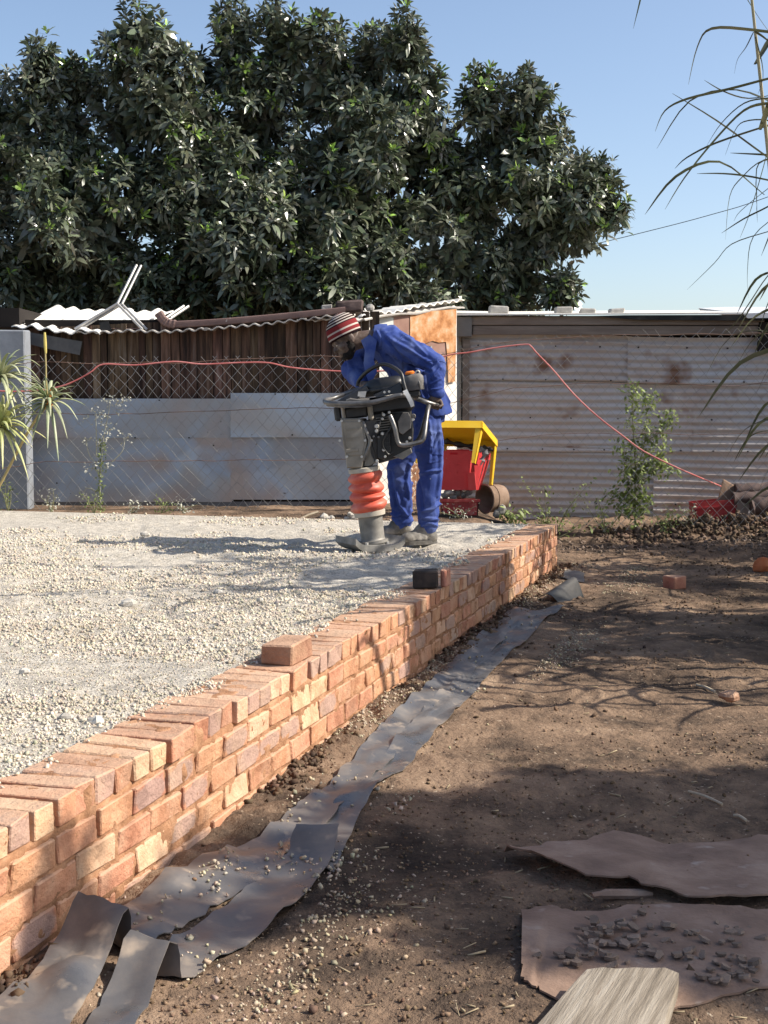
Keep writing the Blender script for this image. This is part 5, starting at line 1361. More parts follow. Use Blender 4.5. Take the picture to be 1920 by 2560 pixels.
# tall bush before the corrugated shed
BY = 12.45
bushb = ZG(410, 1470, BY); bushb.z = gz1(bushb.x, BY)
bush = thing('leafy_bush', bushb, 'tall narrow green bush growing at the fence before the corrugated shed', 'bush')
stems = [[(410, 1480), (405, 1150), (410, 900), (395, 620), (380, 330), (375, 100)], [(410, 1150), (330, 950), (300, 800), (260, 640)], [(410, 900), (480, 700), (520, 460), (510, 230), (560, 200), (620, 40)],
         [(405, 950), (480, 860), (580, 800), (640, 740), (680, 680)], [(440, 660), (550, 590), (660, 520), (720, 430), (740, 350)], [(410, 1000), (500, 920), (640, 880), (730, 900)], [(405, 1200), (320, 1120), (230, 1090), (180, 1180)], [(410, 1250), (470, 1180), (520, 1130)], [(405, 1300), (330, 1280), (260, 1230)]]
lp = []
for k, st_ in enumerate(stems):
    pp = smoothpath([ZG(u, v, BY + .04 * math.sin(k * 2.1 + i)) for i, (u, v) in enumerate(st_)], 5)
    MB().tube(pp, [lerp(.012 if k == 0 else .006, .002, i / (len(pp) - 1)) for i in range(len(pp))], 6).build('stem', M_stem, bush, smooth=True)
    for i, p in enumerate(pp):
        if k == 2 and i > len(pp) - 6: continue
        m = 19 if k == 0 else 11
        sg = (.075 if k == 0 else .05) * (.55 if (k == 0 and i > len(pp) * .75) else 1)
        lp.append(np.array(p)[None] + wr.normal(0, 1, (m, 3)) * np.array([sg, sg * .8, sg * .75]))
lp = np.concatenate(lp); lp = lp[lp[:, 2] > bushb.z + .02]
V, F, C = join([leafset(lp, .03, .066, .5, wr, tcol=(1.15, 1.15, 1.1), var=.4)])
npmesh('foliage', V - np.array(bush.location), F, M_wleaf, bush, colors=C)
# whitish weed in front of the metal panels
WY = 11.95
wb = ZE(1130, 1760, WY); wb.z = -.06
wd = thing('dry_weed', wb, 'tall pale weed with whitish leaf clusters before the metal panels', 'weed')
stems = [[(1160, 1900), (1150, 1600), (1170, 1350), (1190, 1100), (1230, 900), (1260, 740), (1265, 640)], [(1110, 1300), (1110, 1100), (1105, 900), (1100, 800), (1060, 760)], [(1110, 1380), (1040, 1300), (1005, 1200), (1000, 1110)], [(1290, 1360), (1360, 1290), (1420, 1210), (1440, 1080)], [(1120, 1700), (1000, 1660), (960, 1740)], [(1160, 1560), (1100, 1450), (1020, 1430)]]
cl = [(1265, 640, 55, 26), (1340, 690, 40, 22), (1460, 650, 28, 14), (1120, 800, 60, 34), (1180, 840, 45, 24), (1250, 960, 45, 28), (1220, 1050, 40, 22), (1130, 1130, 40, 16), (1000, 1110, 34, 14), (1440, 1080, 45, 16), (1210, 1190, 30, 10), (1110, 1390, 34, 16), (1020, 1430, 36, 16), (1250, 1400, 34, 14), (960, 1740, 40, 14), (960, 880, 30, 10), (1500, 1040, 18, 6), (1370, 770, 20, 8), (1100, 1720, 30, 10)]
pl_ = []; gl_ = []
for k, s_2 in enumerate(stems):
    pp = smoothpath([ZE(u, v, WY) for u, v in s_2], 4); MB().tube(pp, [lerp(.006, .0025, i / (len(pp) - 1)) for i in range(len(pp))], 5).build('stem', pmat('pale_stem', [(.30, .30, .22), (.40, .39, .30)], rough=.8) if k == 0 else MATS['pale_stem'], wd, smooth=True)
    if k == 0:
        for p in pp[:12]: gl_.append(np.array(p)[None] + wr.normal(0, .02, (16, 3)))
for (u, v, sg, n) in cl: pl_.append(np.array(ZE(u, v, WY))[None] + wr.normal(0, 1, (n, 3)) * np.array([1, .7, .8]) * sg * .217 * WY / FPX)
V, F, C = join([leafset(np.concatenate(pl_), .018, .036, .6, wr, var=.25)]); npmesh('pale_leaves', V - np.array(wd.location), F, M_pale, wd, colors=C)
V, F, C = join([leafset(np.concatenate(gl_), .02, .04, .5, wr, var=.3)]); npmesh('green_leaves', V - np.array(wd.location), F, M_wleaf, wd, colors=C)
# smaller weeds along the fence
def weed(name, base, h, spread, n, label, mat, lmin=.02, lmax=.05, stems_=4, seed=1, group=None):
    rg_ = np.random.default_rng(seed); o = thing(name, base, label, 'weed', group); pts = []
    for k in range(stems_):
        e = Vector(base) + V3(rg_.normal(0, spread), rg_.normal(0, spread * .5), h * rg_.uniform(.6, 1.05)); m = lerp(Vector(base), e, .5) + V3(rg_.normal(0, spread * .3), 0, h * .06)
        pp = smoothpath([base, m, e], 5); MB().tube(pp, [lerp(.005, .0015, i / (len(pp) - 1)) for i in range(len(pp))], 5).build('stem', M_stem, o, smooth=True)
        for p in pp[2:]: pts.append(np.array(p)[None] + rg_.normal(0, 1, (max(2, n // (stems_ * 9)), 3)) * np.array([.035, .03, .03]))
    V, F, C = join([leafset(np.concatenate(pts), lmin, lmax, .5, rg_, var=.4)]); npmesh('foliage', V - np.array(o.location), F, mat, o, colors=C)
    return o
def gb(u, v, Y): 
    p = ZH(u, v, Y); return V3(p.x, Y, gz1(p.x, Y) - .01)
weed('small_weed', gb(1480, 1300, 12.0), .55, .14, 150, 'straggly weed with bare grey twigs left of the tall bush', M_wleaf, seed=3)
weed('small_weed', gb(1000, 1350, 11.5), .22, .10, 160, 'low yellow-green weed beside the rusty bucket', M_wleaf, lmin=.03, lmax=.07, seed=4, stems_=6)
weed('small_weed', gb(1180, 1370, 11.6), .17, .12, 140, 'low green weed right of the yellow-green one by the wall end', M_wleaf, seed=5, stems_=6)
weed('small_weed', gb(1400, 1400, 11.9), .26, .12, 170, 'bushy low weed at the foot of the fence behind the wall corner', M_wleaf, seed=6, stems_=6)
weed('small_weed', V3(*[ZG(720, 1400, 12.2).x, 12.2, -.3]), .30, .12, 130, 'dark leafy weed between the tall bush and the red bin', M_wleaf, seed=7, stems_=6)
weed('small_weed', V3(*[ZG(1040, 1450, 12.4).x, 12.4, -.3]), .30, .12, 130, 'dry weed with pale leaves in front of the red bin', M_pale, seed=8, stems_=5)
weed('small_weed', V3(*[ZG(130, 1400, 12.3).x, 12.3, -.28]), .38, .12, 140, 'thin weed with round pale leaves just left of the tall bush', M_wleaf, seed=9, stems_=5)
weed('small_weed', V3(*[ZH(330, 1300, 11.45).x, 11.45, -.05]), .10, .12, 90, 'scraggy weed growing over the dirty lower red crate', M_pale, seed=10, stems_=5, lmin=.012, lmax=.03)
for k, (u, hh, lab) in enumerate(((20, .30, 'brownish weed at the very left edge below the aloe'), (130, .24, 'weed at the foot of the plaster pillar'), (235, .2, 'small weed left of the tall pale weed'), (330, .12, 'tiny weed right of the tall pale weed'), (400, .12, 'low grey-green weed below the middle of the metal panels'), (460, .10, 'lowest tuft of weed below the metal panel joint'))):
    p = PY(u, 1290, 11.85); weed('small_weed', V3(p.x, 11.85, -.06), hh, .08, 90, lab, M_pale if k % 2 else M_wleaf, seed=40 + k, stems_=4, lmin=.015, lmax=.04)
# sticks and rubble at the pad's back edge
for k, (a, c, lab) in enumerate((((1560, 1155), (1650, 1120), 'pale broken stick lying at the back edge of the pad'),)):
    A_, B_ = Z2(*a, 11.3), Z2(*c, 11.35); tag(MB().tube([A_, lerp(A_, B_, .5) + V3(0, 0, .006), B_], .013, 6).build('broken_stick', M_twig, org=A_, smooth=True), lab, 'stick')
for k, (x_, y_, rr) in enumerate(((205, 1635, .035), (240, 1650, .03), (400, 1620, .035), (430, 1640, .04), (380, 1650, .028), (265, 1640, .028))):
    lump('concrete_chunk', Z1(x_, y_, 11.25), rr, M_peb, 'pale broken chunk at the back edge of the pad left of the rammer', 'chunk', 90 + k, .7, 'broken chunks at the back edge of the pad')
# aloes
M_aloe = pmat('aloe_leaf', [(.20, .24, .12), (.30, .33, .19), (.40, .40, .27)], scale=4, rough=.5, rand=.25, hue=.02, spec=.4)
M_aloe_lit = pmat('sunlit_aloe_leaf', [(.30, .34, .12), (.42, .44, .18), (.50, .46, .24)], scale=4, rough=.5, rand=.2, hue=.02, spec=.4)  # lighter copy of the aloe leaf, sunlight put into its colour
M_flow = pmat('orange_aloe_flower', [(.60, .16, .03), (.72, .24, .05), (.75, .36, .08)], scale=30, rough=.6)
M_stalk = pmat('aloe_stalk', [(.36, .30, .14), (.50, .40, .18)], scale=8, rough=.7)
ar = random.Random(12)
def aloe(cu, cv, Y, n, L, label, mat, root, view=(0, -.3, .25), mid=None):
    c = ZE(cu, cv, Y); o = thing('aloe', root, label, 'aloe', 'aloes at the left edge')
    mid = mid or (lerp(Vector(root), c, .5) + V3(-.05, 0, -.02))
    MB().tube(smoothpath([root, mid, c], 5), [.013] * 11, 8).build('stem', M_stalk, o, smooth=True)
    ax0 = Vector(view).normalized(); u = ax0.orthogonal().normalized(); w = ax0.cross(u)
    for k in range(n):
        an = k * 2.4 + ar.uniform(-.2, .2); pol = .30 + 1.25 * (k / n) + ar.uniform(-.12, .12)
        d = (ax0 * math.cos(pol) + (u * math.cos(an) + w * math.sin(an)) * math.sin(pol)).normalized()
        l = L * ar.uniform(.75, 1.15); sag = ar.uniform(.12, .5) * l
        pts = [c, c + d * l * .35 + V3(0, 0, l * .06), c + d * l * .72 + V3(0, 0, -sag * .25), c + d * l + V3(0, 0, -sag)]
        pp = smoothpath(pts, 4); m = len(pp)
        b = MB(); rings = []
        for i, p in enumerate(pp):
            t = i / (m - 1); tg = (pp[min(i + 1, m - 1)] - pp[max(i - 1, 0)]).normalized(); sd_ = tg.cross(V3(0, 0, 1)); sd_ = sd_.normalized() if sd_.length > .05 else V3(1, 0, 0)
            r_ = .019 * (1 - t ** 1.8) + .0012; rings.append((p, sd_ * r_, sd_.cross(tg) * r_ * .4))
        b.loft(rings, 6); b.build('leaf', mat, o, smooth=True)
    return o, c
root = V3(PY(-10, 1290, 11.7).x, 11.7, -.06)
a1, c1_ = aloe(560, 690, 11.65, 38, .37, 'spiky aloe with an orange flower head and tall yellow flower stalk', M_aloe, root + V3(-.12, .05, 0), mid=ZE(330, 1000, 11.68))
fp = [ZE(535, 470, 11.62), ZE(530, 300, 11.62), ZE(525, 150, 11.62), ZE(520, 20, 11.62), ZE(516, -60, 11.62)]
MB().tube(smoothpath([c1_] + fp, 4), [.007] * 21, 7).build('flower_stalk', M_stalk, a1, smooth=True)
b = MB(); tip = smoothpath([ZE(528, 110, 11.62), ZE(523, 40, 11.62), ZE(518, -60, 11.62), ZE(514, -135, 11.62)], 5); b.tube(tip, [.008 + .006 * math.sin(i / 15 * 3.1) for i in range(16)], 8); b.build('flower_bud', pmat('yellow_bud', [(.50, .40, .10), (.60, .50, .16)], scale=20, rough=.6), a1, smooth=True)
b = MB()
for k in range(90):
    t = ar.random(); p = lerp(ZE(562, 740, 11.58), ZE(590, 520, 11.6), t) + V3(ar.gauss(0, .011 * (1.3 - t)), ar.gauss(0, .010), 0)
    b.caps(p, .0045, p + V3(ar.gauss(0, .008), ar.gauss(0, .006), -.016), .003, 5)
b.build('flower_head', M_flow, a1)
aloe(20, 960, 11.5, 40, .42, 'aloe rosette in sunlit yellow-green at the left edge below the hose', M_aloe_lit, root + V3(-.05, -.1, 0), (.15, -.5, .3))
aloe(0, 400, 11.6, 34, .42, 'grey-green aloe rosette at the left edge above the hose', M_aloe, root + V3(-.15, 0, 0), (.4, -.3, .3))
# ------------------------------------------------------------------ worker
def remesh(mb, name, mat, parent, voxel, smooth_it=4, disp=None, keep=None):
    """union of overlapping solids -> one continuous smooth skin"""
    me = mb.mesh('tmp'); ob = bpy.data.objects.new('tmp', me); col.objects.link(ob)
    r_ = ob.modifiers.new('r', 'REMESH'); r_.mode = 'VOXEL'; r_.voxel_size = voxel; r_.adaptivity = 0
    s_ = ob.modifiers.new('s', 'SMOOTH'); s_.factor = .5; s_.iterations = smooth_it
    dg = bpy.context.evaluated_depsgraph_get(); dg.update()
    m2 = bpy.data.meshes.new_from_object(ob.evaluated_get(dg))
    bpy.data.objects.remove(ob); bpy.data.meshes.remove(me)
    n = len(m2.vertices); co = np.empty(n * 3, np.float32); m2.vertices.foreach_get('co', co); co = co.reshape(-1, 3).astype(float)
    if disp is not None:
        nn = np.empty(n * 3, np.float32); m2.vertices.foreach_get('normal', nn); nn = nn.reshape(-1, 3)
        co = co + nn * disp(co)[:, None]
    o0 = np.array(parent.location) if parent is not None else np.zeros(3)
    m2.vertices.foreach_set('co', (co - o0).astype(np.float32).ravel()); m2.name = name
    m2.materials.clear(); m2.materials.append(mat)
    m2.polygons.foreach_set('use_smooth', [True] * len(m2.polygons)); m2.update()
    o = bpy.data.objects.new(name, m2); col.objects.link(o)
    if parent is not None: o.parent = parent; o['_w'] = tuple(parent.location)
    return o
M_skin = pmat('dusty_dark_skin', [(.06, .038, .028), (.10, .066, .050), (.16, .122, .10)], scale=22, rough=.55, bump=.25, bscale=90, spec=.35)
M_blue = pmat('royal_blue_workwear', [(.026, .046, .18), (.043, .073, .255), (.115, .155, .335)], scale=4.5, rough=.85, bump=.5, bscale=160, spec=.15, detail=8,
              speck=((.36, .38, .46), 26, .735, .04), dist=.002)
M_boot = pmat('dusty_work_boot', [(.10, .095, .085), (.20, .185, .165), (.36, .335, .30)], scale=14, rough=.9, bump=.4, bscale=60)
M_sole = pmat('boot_sole', [(.06, .055, .05), (.16, .15, .135)], scale=20, rough=.9)
NFY, FFY = 8.78, 9.12
pbase = Z1(920, 1840, 8.95); pbase.z = 0
person = thing('person', pbase, 'worker in blue overalls and striped maroon beanie bending over the rammer', 'person')
hipc = Z1(940, 850, 8.95)
hipN, kneeN, ankN = Z1(962, 870, 8.85), Z1(1003, 1290, 8.80), Z1(975, 1760, NFY)
hipF, kneeF, ankF = Z1(885, 870, 9.05), Z1(768, 1280, 9.06), Z1(795, 1712, FFY)
waist, mid, chest, upper, neck0 = Z1(925, 700, 8.93), Z1(850, 540, 8.90), Z1(755, 420, 8.88), Z1(665, 345, 8.87), Z1(560, 318, 8.86)
shN, elN, wrN = Z1(735, 345, 8.68), Z1(1030, 505, 8.60), Z1(1042, 745, 8.52)
shF, elF, wrF = Z1(575, 365, 9.05), Z1(415, 545, 9.06), Z1(505, 665, 8.78)
headc = Z1(372, 325, 8.82)
fdir = V3(-.80, -.30, -.52).normalized(); udir = V3(-.52, 0, .85); udir = (udir - fdir * udir.dot(fdir)).normalized(); ldir_ = udir.cross(fdir)
HM = Matrix((fdir, ldir_, udir)).transposed()
def H(x, y, z): return headc + HM @ V3(x, y, z)
lat = (shF - shN); lat.normalize()
def ring(c, ax_, half_lat, half_dep):
    a = ax_.normalized(); u = (lat - a * lat.dot(a)).normalized(); v = a.cross(u)
    return (c, u * half_lat, v * half_dep)
# --- body (head, neck, trunk, limbs, hands): one skin
B = MB()
sp = [hipc, waist, mid, chest, upper, neck0]
axs = [sp[1] - sp[0], sp[2] - sp[0], sp[3] - sp[1], sp[4] - sp[2], sp[5] - sp[3], sp[5] - sp[4]]
B.loft([ring(c, a, hl, hd) for c, a, hl, hd in zip(sp, axs, (.15, .135, .145, .155, .14, .07), (.10, .09, .095, .10, .085, .065))], 18)
B.caps(neck0, .062, lerp(neck0, headc, .55), .056); B.caps(lerp(neck0, headc, .3), .056, H(-.035, 0, -.04), .058)
B.ell(H(-.012, 0, .035), .098, .076, .088, HM); B.ell(H(.028, 0, -.035), .066, .060, .078, HM); B.ell(H(.058, 0, -.095), .030, .034, .026, HM)
B.caps(H(.080, 0, .012), .010, H(.106, 0, -.028), .0145); B.caps(H(.094, .014, -.030), .009, H(.094, -.014, -.030), .009)
B.caps(H(.083, .036, .020), .011, H(.083, -.036, .020), .011); B.caps(H(.088, .018, -.062), .010, H(.088, -.018, -.062), .010); B.caps(H(.086, .015, -.076), .010, H(.086, -.015, -.076), .010)
B.ell(H(.060, .042, -.022), .030, .022, .022, HM); B.ell(H(.060, -.042, -.022), .030, .022, .022, HM)
for s in (-1, 1):
    B.ell(H(.076, .032 * s, .000), .014, .017, .010, HM)
    B.ell(H(-.012, .080 * s, -.005), .024, .012, .036, HM); B.ell(H(-.006, .082 * s, -.034), .013, .009, .012, HM)
B.caps(shN, .05, elN, .042); B.caps(elN, .042, wrN, .029); B.caps(shF, .05, elF, .042); B.caps(elF, .042, wrF, .029)
B.caps(hipN, .078, kneeN, .050); B.caps(kneeN, .050, ankN, .040); B.caps(hipF, .078, kneeF, .050); B.caps(kneeF, .050, ankF, .040)
# near hand closed round the end of the handle bar
grip0, grip1 = Z1(860, 752, 8.47), Z1(1030, 806, 8.50)
gax = (grip1 - grip0).normalized()
gc = Z1(1022, 803, 8.498)
def hand(wr, gc, gax, rbar, side):
    """palm behind the bar, four fingers wrapped over it, thumb round the other way"""
    toward = (gc - wr); toward = (toward - gax * toward.dot(gax)).normalized()      # wrist -> bar
    nrm = gax.cross(toward).normalized() * side
    pc = gc - toward * (rbar + .020) + nrm * .004
    B.caps(wr, .027, pc - toward * .012, .030)
    B.ell(pc, .040, .026, .030, Matrix((gax, nrm, toward)).transposed())
    for k, (o_, ln) in enumerate(((.033, .92), (.011, 1.0), (-.011, .96), (-.032, .8))):
        b0 = pc + gax * o_ + nrm * .020
        k1 = gc + gax * o_ + nrm * (rbar + .010) * 1.05 - toward * .004
        k2 = gc + gax * o_ + toward * (rbar + .010) * ln + nrm * .006
        k3 = gc + gax * (o_ + .002) - nrm * (rbar + .008) * .85 + toward * .010
        B.caps(b0, .0105, k1, .0098, 8); B.caps(k1, .0098, k2, .009, 8); B.caps(k2, .009, k3, .0078, 8)
    t0 = pc + gax * .036 - nrm * .008; t1 = gc + gax * .050 - nrm * (rbar + .006) - toward * .004; t2 = gc + gax * .030 - nrm * (rbar + .012) + toward * .016
    B.caps(t0, .013, t1, .011, 8); B.caps(t1, .011, t2, .009, 8)
hand(wrN, gc, gax, .0145, 1)
# far hand resting on the tank edge
fg = Z1(545, 690, 8.70); hand(wrF, fg, V3(-.5, .8, .1).normalized(), .012, -1)
remesh(B, 'body', M_skin, person, .0058, 3)
# --- clothes
def folds(seed, amp, dirs):
    """cloth creases: ridges running across each given direction"""
    def f(co):
        r = 0
        w = np.stack([fbm(co * 5 + 7 * k, 2, seed + 60 + k) for k in range(3)], 1) * .05
        for k, (d, fr, lo, a) in enumerate(dirs):
            d = np.array(d, float); d /= np.linalg.norm(d)
            q = co + w
            al = (q @ d)[:, None] * d
            p = al * fr + (q - al) * lo
            n1 = fbm(p + k * 11.3, 2, seed + 7 * k)
            m = np.clip(.15 + 1.9 * fbm(co * 4.5 + k * 3.7, 2, seed + 33 + k), 0, 1)
            r = r + a * m * ((1 - np.minimum(1, np.abs(n1) * 2.2)) - .25)
        return amp * r
    return f
def pix(co):                                   # picture coordinates (first crop) of world points
    d = co - np.array(_C); cz = d @ np.array(_fw); cy_ = d @ np.array(_up)
    return (CX + FPX * d[:, 0] / cz - 740) / .33755, (CY - FPX * cy_ / cz - 740) / .33755
def creases(base, lines):
    """adds long sewn-cloth creases: ridge with a hollow beside it, along lines measured in the photo"""
    def f(co):
        d0 = base(co); x, y = pix(co)
        for pts, w, a, ymax in lines:
            best = np.full(len(co), 1e9)
            for (ax_, ay_), (bx_, by_) in zip(pts[:-1], pts[1:]):
                vx, vy = bx_ - ax_, by_ - ay_; t = np.clip(((x - ax_) * vx + (y - ay_) * vy) / (vx * vx + vy * vy), 0, 1)
                best = np.minimum(best, np.hypot(x - ax_ - t * vx, (y - ay_ - t * vy)))
            m = (co[:, 1] < ymax)
            d0 = d0 + m * a * (np.exp(-(best / w) ** 2) - .55 * np.exp(-(best / (2.4 * w)) ** 2))
        return d0
    return f
LT = [([(925, 1315), (1000, 1298), (1065, 1290)], 11, .022, 8.9), ([(930, 1595), (1010, 1580), (1062, 1540)], 12, .024, 8.9), ([(935, 1645), (1045, 1655)], 11, .020, 8.9), ([(930, 1705), (990, 1680), (1040, 1700)], 10, .018, 8.9),
      ([(985, 930), (1000, 1080), (985, 1230)], 14, .016, 8.95), ([(1060, 900), (1070, 1100), (1075, 1300), (1050, 1480)], 14, .016, 8.95), ([(900, 1330), (930, 1450), (940, 1560)], 12, -.018, 8.95), ([(1010, 1150), (1050, 1060), (1060, 1010)], 10, .015, 8.9),
      ([(745, 1455), (765, 1545), (825, 1625), (852, 1590)], 12, .024, 9.3), ([(700, 1300), (720, 1420), (735, 1550)], 14, -.018, 9.3), ([(770, 1720), (850, 1660)], 11, .02, 9.3), ([(840, 1250), (820, 1380), (840, 1500)], 12, .018, 9.3), ([(690, 1600), (770, 1640)], 10, .016, 9.3)]
LJ = [([(672, 322), (760, 425), (860, 505), (990, 560)], 13, -.030, 8.9), ([(720, 330), (850, 405), (1000, 500)], 13, .016, 8.8), ([(1050, 490), (985, 565), (950, 560)], 10, .020, 8.8), ([(1068, 530), (1000, 610)], 10, .018, 8.75), ([(1075, 610), (995, 655)], 9, .016, 8.75), ([(1080, 680), (1000, 700)], 9, .014, 8.75),
      ([(780, 270), (880, 350), (960, 430)], 12, .012, 8.9), ([(620, 420), (700, 520), (760, 640)], 14, .020, 8.95), ([(680, 440), (780, 560), (850, 660)], 14, -.018, 8.95), ([(820, 540), (900, 640), (940, 760)], 14, .018, 8.95), ([(600, 260), (640, 330), (600, 420)], 10, .016, 8.9)]
T = MB()
T.loft([ring(c, a, hl, hd) for c, a, hl, hd in ((Z1(950, 800, 8.95), waist - hipc, .172, .135), (hipc, waist - hipc, .18, .14), (Z1(945, 930, 8.95), V3(0, 0, 1), .175, .13))], 20)
def leg(pts):
    for (p, r0), (q, r1) in zip(pts[:-1], pts[1:]): T.caps(p, r0, q, r1, 16)
leg([(Z1(958, 900, 8.86), .108), (Z1(985, 1080, 8.83), .104), (Z1(1004, 1290, 8.80), .084), (Z1(978, 1500, 8.79), .083), (Z1(978, 1640, NFY), .072), (Z1(980, 1690, NFY), .068)])
leg([(Z1(885, 900, 9.04), .105), (Z1(810, 1080, 9.05), .096), (Z1(765, 1280, 9.07), .084), (Z1(778, 1480, 9.09), .080), (Z1(788, 1620, FFY), .072), (Z1(792, 1660, FFY), .068)])
remesh(T, 'trousers', M_blue, person, .0062, 5, creases(folds(3, .013, (((.35, .2, 1), 13, 4, 1.0), ((1, .3, -.25), 12, 2.5, .8), ((-.5, .2, 1), 22, 6, .4))), LT))
Jk = MB()
Jk.loft([ring(c, a, hl, hd) for c, a, hl, hd in ((Z1(985, 870, 8.95), waist - hipc, .195, .155), (Z1(960, 790, 8.94), waist - hipc, .19, .150), (waist, mid - hipc, .180, .140), (mid, chest - waist, .185, .142), (chest, upper - mid, .195, .140), (upper, neck0 - chest, .185, .122), (lerp(upper, neck0, .6), neck0 - upper, .13, .10), (neck0, neck0 - upper, .085, .082))], 22)
Jk.caps(shN, .085, lerp(shN, elN, .5), .078, 14); Jk.caps(lerp(shN, elN, .5), .078, elN, .068, 14); Jk.caps(elN, .068, lerp(elN, wrN, .55), .060, 14); Jk.caps(lerp(elN, wrN, .55), .060, lerp(elN, wrN, .86), .052, 14)
Jk.caps(shF, .085, elF, .072, 14); Jk.caps(elF, .070, lerp(elF, wrF, .8), .055, 14)
# jacket tail kicking out behind
Jk.prism([Z1(1070, 640, 8.86), Z1(1150, 785, 8.86), Z1(1095, 850, 8.86), Z1(1000, 800, 8.86)], (0, .14, 0))
# lapel hanging open on the far side and collar
Jk.prism([Z1(370, 450, 8.96), Z1(480, 440, 8.94), Z1(590, 640, 8.86), Z1(470, 640, 8.88), Z1(400, 560, 8.93)], (0, .03, 0))
remesh(Jk, 'jacket', M_blue, person, .0062, 5, creases(folds(11, .010, (((.8, .1, .6), 12, 3.5, 1.0), ((-.6, .2, 1), 14, 3, .9), ((.3, 1, .5), 22, 6, .4))), LJ))
def patch(src, inside, name, off=.0045, mat=M_blue):
    """sewn-on piece: the faces of a garment that satisfy inside(centres), lifted off and given an edge"""
    me = src.data; o0 = np.array(person.location)
    nv, nf = len(me.vertices), len(me.polygons)
    co = np.empty(nv * 3, np.float32); me.vertices.foreach_get('co', co); co = co.reshape(-1, 3) + o0
    no = np.empty(nv * 3, np.float32); me.vertices.foreach_get('normal', no); no = no.reshape(-1, 3)
    ce = np.empty(nf * 3, np.float32); me.polygons.foreach_get('center', ce); ce = ce.reshape(-1, 3) + o0
    fn = np.empty(nf * 3, np.float32); me.polygons.foreach_get('normal', fn); fn = fn.reshape(-1, 3)
    ids = np.nonzero(inside(ce, fn))[0]
    used = {}; V_ = []; F_ = []
    cnt = {}
    for f in ids:
        vs = list(me.polygons[int(f)].vertices); F_.append(vs)
        for a, b_ in zip(vs, vs[1:] + vs[:1]): cnt[(min(a, b_), max(a, b_))] = cnt.get((min(a, b_), max(a, b_)), 0) + 1
    rim = [e for e, k in cnt.items() if k == 1]
    def vid(v, lift):
        if (v, lift) not in used: used[(v, lift)] = len(V_); V_.append(tuple(co[v] + no[v] * (off if lift else -.002)))
        return used[(v, lift)]
    FF = [tuple(vid(v, 1) for v in f) for f in F_] + [(vid(a, 1), vid(b_, 1), vid(b_, 0), vid(a, 0)) for a, b_ in rim]
    m = MB(); m._add(V_, FF); return m.build(name, mat, person, smooth=True, angle=50)
TRO = [o for o in person.children if o.name.startswith('trousers')][0]; JAC = [o for o in person.children if o.name.startswith('jacket')][0]
def inbox(x0, x1, y0, y1, side=-.2, slope=0.0, ymax=99):
    def f(ce, fn):
        x, y = pix(ce); y2 = y - slope * (x - (x0 + x1) / 2)
        return (x > x0) & (x < x1) & (y2 > y0) & (y2 < y1) & (fn[:, 1] < side) & (ce[:, 1] < ymax)
    return f
patch(TRO, inbox(1000, 1085, 1010, 1175, -.25, .1, 8.95), 'pocket')
patch(TRO, inbox(925, 1065, 1655, 1800, 1.5, 0, 8.95), 'cuff'); patch(TRO, inbox(700, 870, 1640, 1800, 1.5, 0, 9.4), 'cuff')
patch(JAC, inbox(985, 1120, 690, 745, 1.5, .15, 8.62), 'cuff')
patch(JAC, inbox(690, 790, 470, 590, -.3, -.5, 8.9), 'pocket')
patch(JAC, lambda ce, fn: (np.abs((ce - np.array(lerp(shN, elN, .12))) @ np.array((elN - shN).normalized())) < .006) & (ce[:, 1] < 8.80), 'seam', .003)
patch(JAC, lambda ce, fn: (np.abs((ce - np.array(elN)) @ np.array((wrN - elN).normalized())) < .006) & (ce[:, 1] < 8.72) & (ce[:, 0] > float(elN.x) - .09), 'seam', .003)
Co = MB()
cr_ = []
for k in range(15):
    an = -2.35 + 4.7 * k / 14
    a = (neck0 - upper).normalized(); u = (lat - a * lat.dot(a)).normalized(); v = u.cross(a)
    bk_ = v if v.z > 0 else -v
    d = u * math.sin(an) + bk_ * math.cos(an)
    q = neck0 + d * .088 - a * .03
    cr_.append([q - a * .035 + d * .018, q + d * .012, q + a * .035 + d * .004 - V3(0, 0, .004 * abs(an)), q - a * .002 + d * .024, q - a * .045 + d * .034])
Co.grid(cr_, thick=None); Co.build('collar', M_blue, person, smooth=True)
# open lapel on the near side: flat flap with thickness
lp_ = [[Z1(545, 285, 8.74), Z1(600, 330, 8.72), Z1(575, 470, 8.70), Z1(600, 560, 8.70), Z1(560, 640, 8.72)], [Z1(480, 330, 8.76), Z1(510, 400, 8.74), Z1(500, 500, 8.73), Z1(520, 590, 8.73), Z1(540, 645, 8.73)]]
MB().grid([[q for q in r_] for r_ in lp_], thick=(0, .012, 0)).build('lapel', M_blue, person, smooth=True, angle=60)
